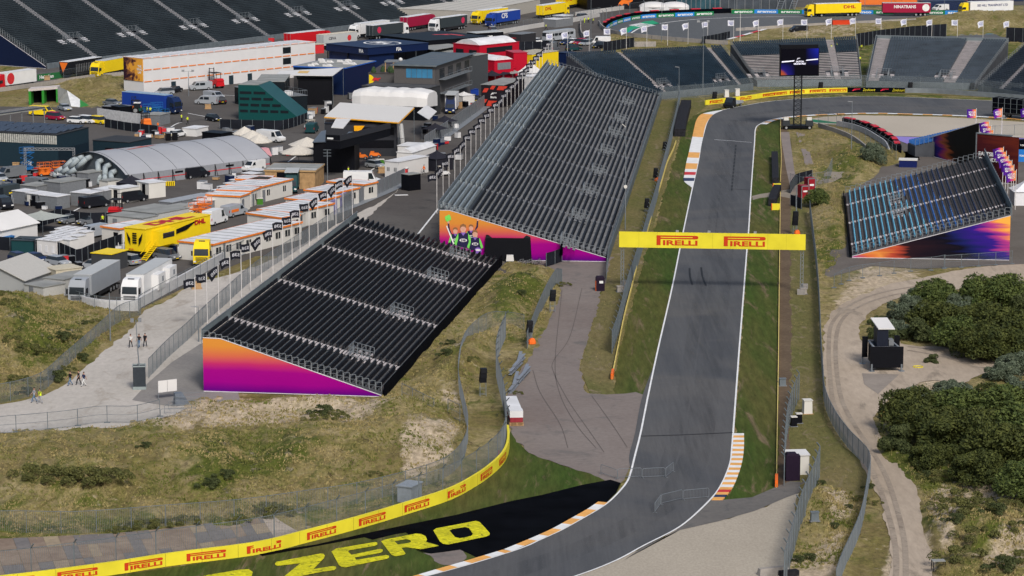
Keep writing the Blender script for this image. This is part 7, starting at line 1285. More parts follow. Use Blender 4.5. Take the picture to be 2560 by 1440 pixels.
# top edge buildings
for lab, nl, nr, fr, h, wm, rm, sm in (('beige roofed pit building cut by the top edge', (1190, 28), (1350, -2), 30, 3.6, mat('pit_beige', (.36, .34, .3), .7), mat('pit_roof', (.46, .44, .39), .7), 8), ('dark teal glass building cut by the top edge', (1692, -20), (1800, -22), 20, 5.5, mat('teal_glass', (.02, .06, .08), .2, var=.5, scale=.2), GREY, 0), ('black team garage with red lettering cut by the top edge', (1468, -36), (1640, -40), 20, 7.5, BLKW, BLKW, 0), ('slate hospitality block cut by the top edge', (1802, -30), (1985, -30), 20, 6.5, mat('slate_block', (.05, .06, .075), .4, var=.4, scale=.3), GREY, 0), ('orange and black team lorry roofs at the top edge', (2150, -20), (2330, -20), 8, 4.0, PAINT['orange'], PAINT['orange'], 0), ('maroon team block at the top edge', (2330, -18), (2420, -18), 8, 3.6, PAINT['maroon'], PAINT['maroon'], 0), ('white roofed block at the top right edge', (2370, -18), (2560, -22), 10, 3.2, NAVW, CANV, 4), ('dark blue unit behind the white roofed block', (2310, 4), (2420, 2), 6, 2.8, NAVW, NAVW, 0)):
    r = slab('team_building', lab, 'building', nl, nr, fr, h, wm, rm, seams=sm)
    if 'glass' in lab or 'slate' in lab: mb = MB(); [mb.box(r['L'] * k / 9 - .08, r['L'] * k / 9 + .08, -.06, 0, 0, h) for k in range(10)]; mb.obj('mullions', GREY, r)
    if 'black team' in lab: mb = MB(); mb.poly([(10 + x * 2.4, -.1, 1 + z * 2.2) for x, z in ((0, 0), (.3, .25), (.6, 0), (.8, .3), (1.3, .25), (1.5, .0), (1.6, .4), (2.0, .6), (2.1, .9), (1.8, .8), (1.4, .75), (.9, .85), (.5, .8), (.2, .5))]); mb.obj('orange_emblem', PAINT['orange'], r)
r = thing('dome_tent', 'white double domed tent behind the aramco boards at top centre', 'tent', P(1660, 26)); mb = MB(); [mb.dome((x, 0, 1.2), 4.6, 4, 1.5, 16, 5) for x in (-3.2, 3.2)]; mb.obj('roof', CANV, r, True); MB().box(-7.5, 7.5, -3.5, 3.5, 0, 1.3).obj('wall', WR, r)
r = thing('lattice_stair', 'pair of steep steel stairs at the top edge left of the DHL lorry', 'stairs', P(1940, 26)); mb = MB(); [mb.bar((x, 0, 0), (x + 4, 8, 9), .12) for x in (0, 1.6, 4, 5.6)]; [mb.bar((x + 4 * k / 14, 8 * k / 14, 9 * k / 14), (x + 1.6 + 4 * k / 14, 8 * k / 14, 9 * k / 14), .06) for k in range(15) for x in (0, 4)]; mb.obj('stair_frame', STEEL, r)
# ================= GANTRY, SCREEN, SMALL THINGS =================
a, b = P(1551, 727), P(2008, 735); r = thing('track_gantry', 'yellow PIRELLI banner bridge spanning the straight', 'gantry', a, math.atan2((b - a).y, (b - a).x)); L_ = (b - a).length
bn = MB().box(-.2, L_ + .2, -.35, -.25, 6.35, 8.6).obj('banner', YEL, r)
for x in (5.1, 14.6): MB().add([(x + p[0] / pw * 5.9, -.38, 6.75 + p[1] * 1.4) for p in pv], pf).obj('logo', RED, bn)
mb = MB()
for y in (-.15, .45):
    for z in (6.6, 8.3): mb.bar((0, y, z), (L_, y, z), .06)
for k in range(26): x, x2 = L_ * k / 26, L_ * (k + 1) / 26; mb.bar((x, .45, 6.6), (x2, .45, 8.3), .035); mb.bar((x, -.15, 8.3), (x2, .45, 8.3), .035)
mb.obj('truss', STEEL, r); mb = MB(); [mb.box(k * 2.6 - .012, k * 2.6 + .012, -.362, -.352, 6.35, 8.6) for k in range(1, 10)]; mb.obj('panel_joint', MATS['joint_ochre'], bn); mb = MB(); [mb.box(x - .2, x + .2, -.2, .2, 8.6, 8.85) for x in (8, 12.5, 19)]; mb.obj('gantry_lamp', RIM, r)
for x in (.25, L_ - .25):
    mb = MB(); [mb.bar((x + i, j, 0), (x + i, j, 6.6), .05) for i in (-.2, .2) for j in (0, .4)]
    for k in range(12): mb.bar((x - .2, 0, .55 * k), (x + .2, 0, .55 * (k + 1)), .03); mb.bar((x + .2, .4, .55 * k), (x - .2, .4, .55 * (k + 1)), .03)
    mb.obj('column', STEEL, r); MB().box(x - .6, x + .5, -.8, -.1, 0, .75).obj('ballast_block', CONC, r); MB().box(x - .1, x + .9, .5, 1.2, .6, 1.3).obj('ballast_block', CONC, r)
# screen on a lattice mast
a = P(1993, 322); r = thing('video_screen', 'tall lattice mast carrying a dark video screen at the far corner', 'video screen', a); mb = MB()
for i in (-.75, .75):
    for j in (-.75, .75): mb.bar((i, j, 0), (i, j, 11.6), .09)
for k in range(12):
    z0, z1 = k * .96, (k + 1) * .96
    for p, q in (((-.75, -.75), (.75, -.75)), ((.75, -.75), (.75, .75)), ((.75, .75), (-.75, .75)), ((-.75, .75), (-.75, -.75))): mb.bar((*p, z0), (*q, z1), .05); mb.bar((*p, z1), (*q, z1), .045)
mb.obj('lattice_mast', mat('mast_black', (.012, .014, .018), .6), r)
sm = bpy.data.materials.new('screen_picture'); sm.use_nodes = True; N, L = NT(sm); b_ = N['Principled BSDF']; b_.inputs['Base Color'].default_value = (0, 0, 0, 1); b_.inputs['Roughness'].default_value = .4; tc = N.new('ShaderNodeTexCoord'); sp = N.new('ShaderNodeSeparateXYZ'); L.new(tc.outputs['Object'], sp.inputs[0])
u = mapr(N, L, sp.outputs['X'], -3.9, 3.9); w_ = mapr(N, L, sp.outputs['Z'], 11.3, 16.6); lo = mth(N, L, 'MULTIPLY', mapr(N, L, u, 0, .38, 1, 0), mapr(N, L, w_, 0, .5, 1, 0)); hi = mth(N, L, 'MULTIPLY', mapr(N, L, u, .65, 1), mapr(N, L, w_, .35, 1)); rr_ = ramp(N, [(0, (.001, .001, .006)), (.2, (.005, .005, .12)), (.5, (.02, .01, .2)), (.7, (.45, .08, .04)), (1, (.6, .12, .03))]); L.new(lo, rr_.inputs[0]); r3 = ramp(N, [(0, (0, 0, 0)), (1, (.01, .02, .45))]); L.new(hi, r3.inputs[0])
L.new(mixc(N, L, 1.0, rr_.outputs[0], r3.outputs[0], 'ADD'), b_.inputs['Emission Color']); b_.inputs['Emission Strength'].default_value = .8
sc_ = MB().box(-3.9, 3.9, -1.3, -1.15, 11.3, 16.7).obj('display', sm, r); sc_.rotation_euler[2] = RAD(8); fm = MB().box(-4.1, 4.1, -1.14, -.4, 11.1, 16.9); fm.box(-3.9, 3.9, -1.1, 1.0, 16.9, 17.5); o = fm.obj('housing', BLKW, r); o.rotation_euler[2] = RAD(8)
mb = MB(); LW = mat('screen_white', (.6, .6, .7), .5, emit=.6); txt(mb, 'DUTCH', (0, -1.33, 14.05), (1, 0, 0), (0, 0, 1), .34, .05, 1.1); txt(mb, 'GRAND PRIX', (0, -1.33, 13.6), (1, 0, 0), (0, 0, 1), .34, .05); mb.add([(-.65 + x * .3, -1.33, 14.5 + y * .3) for x, y in MARK], [tuple(range(10))]); mb.hexa([(-3.8, -1.34, 13.9), (-1.3, -1.34, 14.1), (-1.3, -1.32, 14.1), (-3.8, -1.32, 13.9), (-3.8, -1.34, 14.15), (-1.1, -1.34, 14.35), (-1.1, -1.32, 14.35), (-3.8, -1.32, 14.15)]); mb.hexa([(1.2, -1.34, 14.2), (3.8, -1.34, 14.4), (3.8, -1.32, 14.4), (1.2, -1.32, 14.2), (1.4, -1.34, 14.42), (3.8, -1.34, 14.62), (3.8, -1.32, 14.62), (1.4, -1.32, 14.42)]); mb.obj('lettering', LW, sc_)
MB().box(-3, 3, -1.4, 1.2, .3, .8).obj('base_frame', BLKW, r)
for x in (-2.4, 2.4):
    MB().taper(x - .8, x + .8, -1.6, -.2, .8, 1.9, .1, .1, .1, .1).obj('ballast_block', mat('dark_steel_box', (.03, .034, .038), .6), r); MB().box(x - .5, x + .5, -1.2, -.4, 1.9, 2.5).obj('counterweight', WC, r)
    for sy in (-1, 1): wheel(r, x, -.2 + sy * 1.2, .4, .4)
def box_on_legs(label, x, ybase, ytop, w=.8, frac=.5, orange=False, name='speaker_tower'):
    a = P(x, ybase); h = (ybase - ytop) / sc(ybase) / _c; a.z = max(0, ground_z(a.x, a.y)); r = thing(name, label, 'loudspeaker', a, .2); mb = MB(); z1 = h * (1 - frac)
    for i in (-1, 1):
        for j in (-1, 1): mb.bar((i * w * .45, j * w * .4, 0), (i * w * .45, j * w * .4, z1), .03)
    for z in (.25, z1 * .55, z1): mb.line([(-w * .45, -w * .4, z), (w * .45, -w * .4, z), (w * .45, w * .4, z), (-w * .45, w * .4, z), (-w * .45, -w * .4, z)], .025)
    mb.obj('scaffold', STEEL, r); mb = MB(); k = 3
    for q in range(k): z0 = z1 + (h - z1) * q / k; mb.taper(-w / 2 + .06 * q, w / 2 + .04 * q, -w / 2, w / 2, z0, z0 + (h - z1) / k - .03, .03, .0, .05 + .03 * q, .02)
    mb.obj('speaker_box', BLKW, r)
    if orange: MB().dome((.35, -.1, 0), .55, .5, .8, 8, 4).obj('orange_sheet', ORE, r)
for q in (('black speaker tower on scaffold by the grey fence, upper of the two', 1381, 780, 726, .75), ('black speaker tower with an orange sheet at its foot by the old road', 1323, 862, 806, .75, .5, True), ('black speaker tower on a metal frame between the two dune fences', 1207, 990, 922, .8), ('black speaker tower with orange base on the verge left of the straight', 1638, 452, 421, .7, .75, True), ('black speaker tower halfway up the verge left of the straight', 1616, 530, 497, .7, .7), ('farthest black speaker tower on the verge left of the straight', 1661, 376, 355, .7, .8), ('black speaker stack with an orange base right of the straight', 1987, 586, 530, .8, .6, True), ('black speaker box in front of the dark curved stand', 1786, 250, 230, .9, .8), ('black speaker box in front of the half fitted stand', 2051, 224, 206, .9, .85), ('black speaker box in front of the far grey blue stand', 2275, 224, 206, .9, .85), ('black speaker box at the joint of the two far right stands', 2430, 226, 208, .9, .85)): box_on_legs(*q)
def simple(name, label, cat, x, y, rz, parts):
    a = P(x, y); a.z = max(0, ground_z(a.x, a.y)); r = thing(name, label, cat, a, rz)
    for nm, m, *bx in parts:
        mb = MB()
        for b in bx: (mb.box(*b) if len(b) == 6 else mb.taper(*b))
        mb.obj(nm, m, r)
    return r
PUR = mat('dark_plum_cloth', (.015, .008, .02), .7)
r = simple('ticket_pod', 'tall rounded black cover with an orange side and white mark on the old road', 'kiosk', 1500, 727, .1, [('cover', PUR, (-.62, .62, -.4, .4, 0, 1.9), (-.6, .6, -.38, .38, 1.9, 2.15, .12, .12, .05, .05)), ('side_stripe', ORE, (-.66, -.62, -.4, .4, 0, 1.5)), ('white_mark', WHITE, (-.15, .4, -.42, -.4, 1.15, 1.5))])
r = simple('broadcast_trailer', 'black broadcast trailer on four legs with a raised white flap on the dirt road', 'trailer', 2216, 928, .03, [('front_panel', BLKW, (-2.05, 2.05, -.1, 0, .45, 3.1)), ('body', BLKW, (-1.6, 1.6, .1, 4.6, .6, 2.9)), ('mast_column', mat('mast_column', (.012, .015, .026), .5), (-1.1, .3, .9, 3.6, 2.9, 5.2)), ('equipment', GREY, (.5, 1.1, 1.6, 3.0, 2.9, 3.6))])
mb = MB(); mb.line([(-1.55, .15, 2.95), (1.55, .15, 2.95), (1.2, 4.5, 2.95), (-1.6, 4.5, 2.95), (-1.55, .15, 2.95)], .13, 6); mb.obj('rim_rail', RIM, r); mb = MB(); q = [(-1.0, .7, 5.1), (1.05, .7, 5.1), (.7, 4.6, 5.75), (-1.4, 4.6, 5.75)]; mb.hexa(q + [(x, y, z + .12) for x, y, z in q]); mb.obj('raised_flap', CANV, r)
for x, y in ((-1.85, -.1), (1.85, -.1), (-2.3, 4.6), (2.2, 4.6)): MB().cyl((x, y, 0), .42, .06, 12).cyl((x, y, 0), .12, .9, 8).obj('stabiliser_leg', STEEL, r)
MB().box(-2.4, -1.7, 4.3, 4.5, .9, 3.5).obj('rear_wing', BLKW, r); MB().box(1.6, 2.3, 4.3, 4.5, 1.2, 3.6).obj('rear_wing', BLKW, r); sheet('ground_mat', [(2155, 933), (2248, 936), (2195, 985), (2160, 960)], gmat('worn_mat', (.23, .2, .17), (.27, .235, .2), None, .3, 1, fvar=.1), .05)
r = simple('light_tower', 'mobile light tower with a grey box base and tall mast on the sandy path', 'light tower', 349, 972, .12, [('base_box', mat('tower_box', (.035, .042, .05), .5), (-.75, .75, -.7, .7, .35, 2.8)), ('base_frame', mat('pale_frame', (.25, .29, .29), .5), (-.8, .8, -.75, .75, 0, .4), (-.8, .8, -.75, -.68, 2.8, 2.95), (-.8, .8, .68, .75, 2.8, 2.95), (-.8, -.72, -.75, .75, 2.8, 2.95), (.72, .8, -.75, .75, 2.8, 2.95))]); mb = MB(); mb.bar((0, 0, 2.8), (-.15, 0, 5.6), .07, 6); mb.bar((-.15, 0, 5.6), (-.25, 0, 8.4), .05, 6); mb.obj('mast', STEEL, r); mb = MB(); [mb.taper(-.25 + x - .2, -.25 + x + .2, y - .15, y + .15, 8.2, 8.55, 0, 0, .05, 0) for x in (-.45, .45) for y in (-.3, .3)]; mb.obj('lamp_head', GREY, r)
def pole(label, x, yb, yt, m=None, head=0, name='lamp_post', r_=.07):
    a = P(x, yb); h = (yb - yt) / sc(yb) / _c; r = thing(name, label, 'pole' if not head else 'lamp post', a); mb = MB(); mb.cyl((0, 0, 0), r_ * 1.4, h, 8, 'z', r_ * .7); mb.obj('pole', m or STEEL, r)
    if head == 1: MB().bar((0, 0, h), (-.9, -.2, h + .1), .08).obj('lamp_head', RIM, r)
    if head == 2: mb = MB(); [mb.taper(x_ - .3, x_ + .3, -.3, .1, h - .2, h + .25) for x_ in (-1.2, 1.0)]; mb.bar((-1.2, 0, h - .1), (1.0, 0, h - .1), .05); mb.obj('flood_lamp', RIM, r)
    if head == 3: mb = MB(); [mb.bar((-.7, 0, z), (.7, 0, z), .06) for z in (h, h - .55, h - 1.1)]; mb.obj('antenna_bar', STEELD, r)
    if head == 4: mb = MB(); [mb.cyl((0, -.1, h * .42 + z), .3, .4, 8, 'y') for z in (0,)]; mb.bar((0, 0, h), (-.6, 0, h + .5), .07); mb.obj('horn_speaker', WC, r)
    return r
for q in (('tall floodlight pole in front of the dark curved stand', 1757, 238, 62, STEEL, 2), ('slim pole with a small lamp at the end of the mural stand', 1697, 262, 172, STEEL, 1), ('tall slim pole with a horn speaker beside the mural stand', 1563, 574, 328, STEEL, 4), ('slim lamp post in front of the far left stand', 513, 106, 56, STEEL, 1), ('lamp post beside the vans in front of the cabin block', 472, 240, 180, STEEL, 2), ('pole with three antenna bars beside the timber pavilion', 819, 462, 378, STEEL, 3), ('slim pole inside the hairpin', 2128, 392, 260, STEEL, 1), ('slim bent pole beside the red cabinets', 1990, 578, 468, STEEL, 0), ('thin pole on the left dune slope', 276, 852, 735, STEEL, 0), ('thin post beside the light of the near stand corner', 497, 855, 770, STEEL, 1), ('tall grey lattice pole at top centre', 1477, 135, 0, STEELD, 0), ('pole in front of the blue streaky ramp', 2439, 395, 330, STEEL, 0), ('thin pole at the top centre beside the white tent', 1654, 105, -5, STEELD, 0), ('thin pole in front of the blue aramco boards', 1850, 108, 36, POLE, 0), ('red and white striped marker beside the curved hoarding', 1247, 1150, 1126, REDK, 0), ('pole standing beside the black generator fence', 297, 660, 608, POLE, 0), ('second pole standing beside the generator fence', 310, 655, 590, POLE, 0)): pole(*q)
# boxes, bins, cabinets
for lab, x, y, parts in (('green wheeled bin beside the nearest upper left cabin', 650, 512, 'g'), ('green wheeled bin beside the third upper left cabin', 691, 492, 'g'), ('green bin with a white lid beside the small white cabin', 950, 416, 'G'), ('plywood crate left of the small white cabin', 954, 432, 'p'), ('plywood crate in front of the orange vested workers', 975, 434, 'p'), ('plywood crate beside the dark vans', 118, 200, 'p'), ('plywood crate beside the silver vans', 520, 272, 'p'), ('plywood crate in front of the cabin block', 572, 206, 'p'), ('plywood crate beside the left lorry', 108, 196, 'p'), ('timber crate left of the blue lift', 40, 420, 'p'), ('timber crate above the arched tent', 330, 360, 'p'), ('white air conditioning unit on a pallet right of the straight', 2018, 1034, 'w'), ('black bin with a grey lid, rear of the pair right of the straight', 1997, 1058, 'b'), ('black bin with a grey lid, front of the pair right of the straight', 1984, 1066, 'b'), ('upright plywood box beside the dirt road', 2207, 1046, 'P'), ('grey electrical cabinet on a post beside the yellow strip', 1956, 965, 'e'), ('small black box beside the fence at lower right', 2036, 1322, 'e'), ('small white box on a post on the verge by the gantry', 2008, 735, 'w2'), ('wooden bin by the white wall at the path', 492, 722, 'p'), ('concrete block at the foot of the left gantry column', 1550, 730, 'w2'), ('white guard hut at the far corner fence', 1816, 243, 'w'), ('second white guard hut at the far corner fence', 1843, 240, 'w'), ('red plastic water barrier on the sandy slope at top right', 2104, 71, 'r'), ('blue portable basin among the aramco flags', 1655, 30, 's')):
    d = {'g': (mat('bin_green', (.05, .17, .02), .6), .5, .45, 1.1), 'G': (MATS.get('bin_green') or GREY, .8, .6, 1.3), 'p': (FORM, .65, .5, .95), 'P': (mat('ochre_box', (.42, .28, .09), .8), .35, .3, 1.3), 'w': (WC, .5, .5, 1.6), 'b': (BLKW, .33, .33, 1.1), 'e': (STEELD, .4, .25, .9), 'w2': (CONC, .45, .4, .8), 'r': (RED, 2.8, .6, 1.3), 's': (CANV, .6, .6, .9)}[parts]; m, hx, hy, hz = d
    simple('storage_bin' if 'bin' in lab else 'crate' if 'crate' in lab else 'cabinet', lab, 'bin' if 'bin' in lab else 'crate' if 'crate' in lab else 'cabinet', x, y, .15, [('body', m, (-hx, hx, -hy, hy, .08, hz, .04, .04, .04, .04)), ('lid', WC if parts in 'Ggbw' else m, (-hx - .03, hx + .03, -hy - .03, hy + .03, hz, hz + .08)), ('base', FORM if parts in ('w', 'p') else GREY, (-hx - .1, hx + .1, -hy - .1, hy + .1, 0, .08))])
for k, (x, y, h_) in enumerate(((2008, 494, 2.2), (2024, 482, 2.7))): simple('red_cabinet', 'red drinks cabinet, %s of the pair between black screens' % ('lower left' if not k else 'upper right'), 'cabinet', x, y, .3, [('body', mat('cabinet_red', (.25, .012, .02), .5), (-.7, .7, -.9, .9, 0, h_)), ('trim', STEEL, (-.72, .72, -.93, -.9, h_ - .15, h_), (-.72, -.6, -.93, -.9, 0, h_), (.6, .72, -.93, -.9, 0, h_)), ('sign', WHITE, (-.4, .4, -.94, -.91, h_ * .5, h_ * .62))])
sheetwall('short black screens around the red cabinets', [(1976, 484), (1990, 462), (2030, 452)], 2.0, BSH, 2.4, base=False); sheetwall('black screen panel in front of the red cabinets', [(1976, 514), (2004, 524)], 1.9, BSH, 2.4, base=False)
simple('site_shed', 'white shed behind the plum covered kiosk right of the straight', 'shed', 1992, 1182, .1, [('wall', WC, (-1.1, 1.1, -1, 1.4, 0, 2.1)), ('roof', CANV, (-1.2, 1.2, -1.1, 1.5, 2.1, 2.2))]); simple('ticket_pod', 'plum black covered kiosk in front of the white shed right of the straight', 'kiosk', 1980, 1200, .1, [('cover', PUR, (-.75, .75, -.5, .5, 0, 2.7), (-.7, .55, -.48, .48, 2.7, 2.95, .1, .2, .05, .05))])
r = simple('pallet_stack', 'pallet stack of white and red boxes at the edge of the old road', 'pallet stack', 1290, 1062, .08, [('boxes', WR, (-.75, .75, -.7, .7, 1.0, 1.75), (-.75, .7, .8, 3.2, .9, 1.7), (-.75, .7, 3.3, 5.6, .9, 1.65), (-.7, .7, 5.7, 8, .9, 1.6)), ('red_crates', mat('crate_red', (.25, .03, .04), .6), (-.72, .72, -.72, 8, .45, 1.0))]); mb = MB(); [mb.box(-.8, .8, -.8 + k * .5, -.5 + k * .5, z, z + .06) for k in range(3) for z in (.05, .2, .35)]; [mb.box(x, x + .12, -.8, .7, z, z + .1) for x in (-.8, 0, .68) for z in (.1, .25)]; mb.obj('pallet', FORM, r)
rb = random.Random(8); BM = mat('painted_beam', (.2, .22, .25), .5)
for k in range(7): a = P(1279 + (k % 4) * 10, 985 - k * 11); r = thing('steel_beam', 'grey blue steel beam, %s from the front of the heap by the old road' % ORD[k], 'steel beam', a, 1.36 + rb.random() * .16, 'steel beams heaped by the old road'); mb = MB(); mb.box(0, 7.5, 0, .4, .05 + .12 * (k % 3), .12 + .12 * (k % 3)); mb.box(0, 7.5, .16, .22, .12 + .12 * (k % 3), .5 + .12 * (k % 3)); mb.box(0, 7.5, 0, .4, .5 + .12 * (k % 3), .57 + .12 * (k % 3)); mb.obj('beam', BM, r)
MB().bar((0, 0, 0), (0, 0, .1), .1); r = simple('steel_ramp', 'grey box shaped steel ramp on the sand behind the crowd barriers', 'ramp', 455, 1012, .35, [('ramp', mat('ramp_blue_grey', (.12, .14, .17), .5), (-.9, .9, -.5, .5, 0, 1.5, .0, .9, .1, .1))]); r = simple('notice_board', 'pair of white notice panels on a frame beside the sandy path', 'sign', 400, 1000, .55, [('panel', CANV, (-.2, .95, -.03, .03, .9, 2.3), (1.0, 2.2, -.03, .03, .9, 2.3)), ('frame', STEEL, (-.2, -.14, -.02, .02, 0, .9), (2.1, 2.16, -.02, .02, 0, .9))])
r = thing('hose_ring', 'yellow hose coiled in a ring on the ground beside the broadcast trailer', 'hose', P(2295, 918)); MB().line([(.6 * math.cos(t * .4), .55 * math.sin(t * .4), .06) for t in range(17)], .07, 5).obj('hose', mat('hose_yellow', (.6, .5, .02), .5), r)
wall('tyre_barrier', 'black tyre barrier with a yellow foot on the far right verge', 'tyre wall', [(1947, 462), (1946, 430), (1944, 395)], 1.3, mat('tyre_black', (.02, .02, .024), .9, var=.5, scale=3), 1.2); wall('tyre_barrier', 'black tyre barrier with a yellow foot below the service path', 'tyre wall', [(1940, 516), (1944, 500), (1953, 480)], 1.3, MATS['tyre_black'], 1.3); wall('tyre_barrier', 'long curved black tyre barrier at the end of the left verge', 'tyre wall', [(1713, 342), (1716, 318), (1722, 292), (1728, 268)], 1.6, MATS['tyre_black'], 2.2)
for lab, x, y in (('yellow foam block at the foot of the upper tyre barrier', 1942, 474), ('yellow foam block at the foot of the lower tyre barrier', 1939, 525)): simple('foam_block', lab, 'foam block', x, y, 0, [('block', YEL, (-.7, .7, -.2, .2, 0, 1.1)), ('tape', ORE, (-.72, -.6, -.22, .2, 0, 1.12))])
r = simple('concrete_barrier', 'light concrete barrier block cut by the bottom edge at lower right', 'barrier', 1935, 1436, .35, [('block', CONC, (-1.6, 1.4, -.4, .4, 0, .7, .1, .1, .15, .15)), ('tyres', MATS['tyre_black'], (.2, 2.0, -1.2, -.5, 0, .5))]); r = simple('folding_table', 'small table with a grey top at the bottom edge on the dirt road', 'table', 2345, 1436, .1, [('top', GREYR, (-.6, .6, -.4, .4, .95, 1.0)), ('legs', BLKW, (-.58, -.52, -.38, -.32, 0, .95), (.52, .58, -.38, -.32, 0, .95), (-.58, -.52, .32, .38, 0, .95), (.52, .58, .32, .38, 0, .95))])
simple('paper_sheet', 'white sheet lying on the asphalt between the two stands', 'sheet', 1004, 488, .2, [('sheet', CANV, (-1.2, 1.1, -.5, .5, .02, .06))]); simple('striped_sign', 'black and yellow striped sign lying by the arched tent', 'sign', 420, 466, .15, [('board', PAINT['yellow'], (-1.2, 1.2, -.1, .1, .1, .9)), ('stripes', BLKW, *[(-.9 + k * .35, -.75 + k * .35, -.13, -.1, .15, .85) for k in range(6)])])
for k, (x, y) in enumerate(((1232, 655), (1260, 664))): simple('white_box', 'small white box on the grass crest in front of the mural panel, %s' % ('left' if not k else 'right'), 'box', 1275 + (k - 1) * 22, 655 if k else 652, 0, [('box', CANV, (-.6, .6, -.3, .3, .1, 1.0 if k else .5, .1, .1, 0, 0))])
simple('black_marquee', 'black tent like cover with sagging roof in front of the mural panel', 'tent', 1270, 652, .0, [('cover', BLKW, (-3.6, 3.6, -.4, 2.2, 0, 3.5, .2, .2, .1, .1), (-3.4, -2.4, -.3, 2, 3.5, 3.95, .1, .6, .1, .1), (2.3, 3.4, -.3, 2, 3.5, 3.95, .5, .1, .1, .1))])
def bike(label, x, y, rz):
    r = thing('bicycle', label, 'bicycle', P(x, y), rz, 'bicycles parked in front of the mural panel'); 
    for wx in (-.52, .52): MB().line([(wx + .34 * math.cos(t * .524), 0, .36 + .34 * math.sin(t * .524)) for t in range(13)], .025).obj('wheel', BLKW, r)
    MB().line([(-.52, 0, .36), (-.15, 0, .8), (.4, 0, .85), (.52, 0, .36)], .03).line([(-.15, 0, .85), (.0, 0, .3), (.4, 0, .85)], .03).obj('frame', GREY, r); MB().box(-.28, -.05, -.06, .06, .9, .95).obj('saddle', BLKW, r); MB().bar((.38, -.25, 1.0), (.38, .25, 1.0), .03).obj('handlebar', BLKW, r)
for k in range(5): bike('%s bicycle from the left parked by the black screens' % ORD[k], 1303 + k * 11, 662 + (k % 2) * 3, .3 + .2 * k)
# crates and clutter by the truss
r = thing('event_truss', 'silver truss portal over crates between the garage and the arched tent', 'truss', P(125, 432)); mb = MB()
for x in (-4.5, 4.5):
    for i in (-.2, .2): mb.bar((x + i, -i, 0), (x + i, -i, 4.6), .06)
    for k in range(9): mb.bar((x - .2, .2, k * .5), (x + .2, -.2, k * .5 + .5), .04)
for z in (4.2, 4.6): mb.bar((-4.7, 0, z), (4.7, 0, z), .06)
[mb.bar((-4.7 + k * .5, 0, 4.2 if k % 2 else 4.6), (-4.2 + k * .5, 0, 4.6 if k % 2 else 4.2), .04) for k in range(18)]; mb.obj('truss_frame', RIM, r)
rr = random.Random(11); CL = [('black flight case', BLKW), ('grey flight case', GREY), ('silver flight case', WR), ('dark blue flight case', NAVW), ('plywood box', FORM), ('red tool box', REDK)]
SPOTS = [((60, 160), (395, 445), 'under the silver truss', 28), ((150, 240), (455, 470), 'in front of the air duct end', 12), ((405, 500), (600, 640), 'beside the yellow double deck trailer', 12), ((290, 345), (590, 630), 'behind the generator fence', 5), ((340, 440), (330, 352), 'by the gate of the garage annex', 18), ((1060, 1150), (300, 400), 'along the grey fence below the refrigerated lorry', 24), ((1140, 1190), (240, 275), 'between the tower and the store unit', 14), ((745, 830), (215, 300), 'in the alley beside the dark glass unit', 22), ((885, 960), (385, 410), 'under the dark grey team unit', 5), ((160, 230), (690, 700), 'behind the silver lorry', 3), ((680, 780), (375, 392), 'below the cream umbrellas', 8), ((20, 160), (500, 525), 'behind the racing cases at left', 16), ((500, 660), (440, 520), 'around the covered stalls', 14), ((640, 760), (100, 160), 'behind the green unit by the red lorry', 14), ((1090, 1180), (180, 225), 'at the foot of the grey tower', 12), ((150, 300), (655, 672), 'near the tiny silver car', 8), ((0, 150), (455, 470), 'behind the dark vans at left', 14), ((870, 1000), (225, 262), 'behind the inflatable roof', 8), ((560, 640), (330, 345), 'beside the small umbrellas', 8)]
for (x0, x1), (y0, y1), where, n in SPOTS:
    for k in range(n):
        kind, m = CL[min(5, int(rr.random() ** 1.5 * 6.2))]; w, d_, h_ = .35 + rr.random() * .6, .3 + rr.random() * .4, .5 + rr.random() * 1.1; simple('flight_case', '%s %s, %s from the left' % (kind, where, ORD[k]), 'case', x0 + (x1 - x0) * (k + .5) / n, y0 + (y1 - y0) * rr.random(), rr.random() * 3, [('body', m, (-w, w, -d_, d_, .12, h_)), ('lid', GREY, (-w - .02, w + .02, -d_ - .02, d_ + .02, h_, h_ + .06)), ('castors', BLKW, (-w + .1, w - .1, -d_ + .1, d_ - .1, 0, .12))])
for lab, c, x, y, dx, dy, k in (('grey van beside the silver racing cases and the left edge dark vans', 'grey', 80, 470, 40, 4, 0), ('small silver van between the generator fence and grey canopy', 'silver', 250, 590, -34, 6, 0), ('dark blue van behind the covered stalls', 'navy', 520, 432, 34, -8, 0), ('white van beside the timber pavilion and tent end', 'white', 648, 424, -30, 6, 0), ('black van in front of the arched tent door', 'black', 470, 446, 36, -4, 0), ('dark green van in the alley beside the black cube', 'teal', 770, 338, 20, -14, 0), ('grey car at the foot of the navy unit', 'grey', 884, 262, 14, -12, 1), ('silver car at the corner of the black cube', 'silver', 925, 418, 28, 4, 1), ('white car beside the dark annex door', 'white', 430, 345, 30, -6, 1), ('black car behind the pale kiosk with the sloping lid', 'black', 520, 300, 28, 5, 1), ('red car left of the white peaked tent', 'red', 690, 186, 20, -8, 1), ('black car beside the refrigerated lorry rear', 'black', 1185, 262, 14, -14, 1)):
    (car if k else van)(lab, c, x, y, x + dx, y + dy)
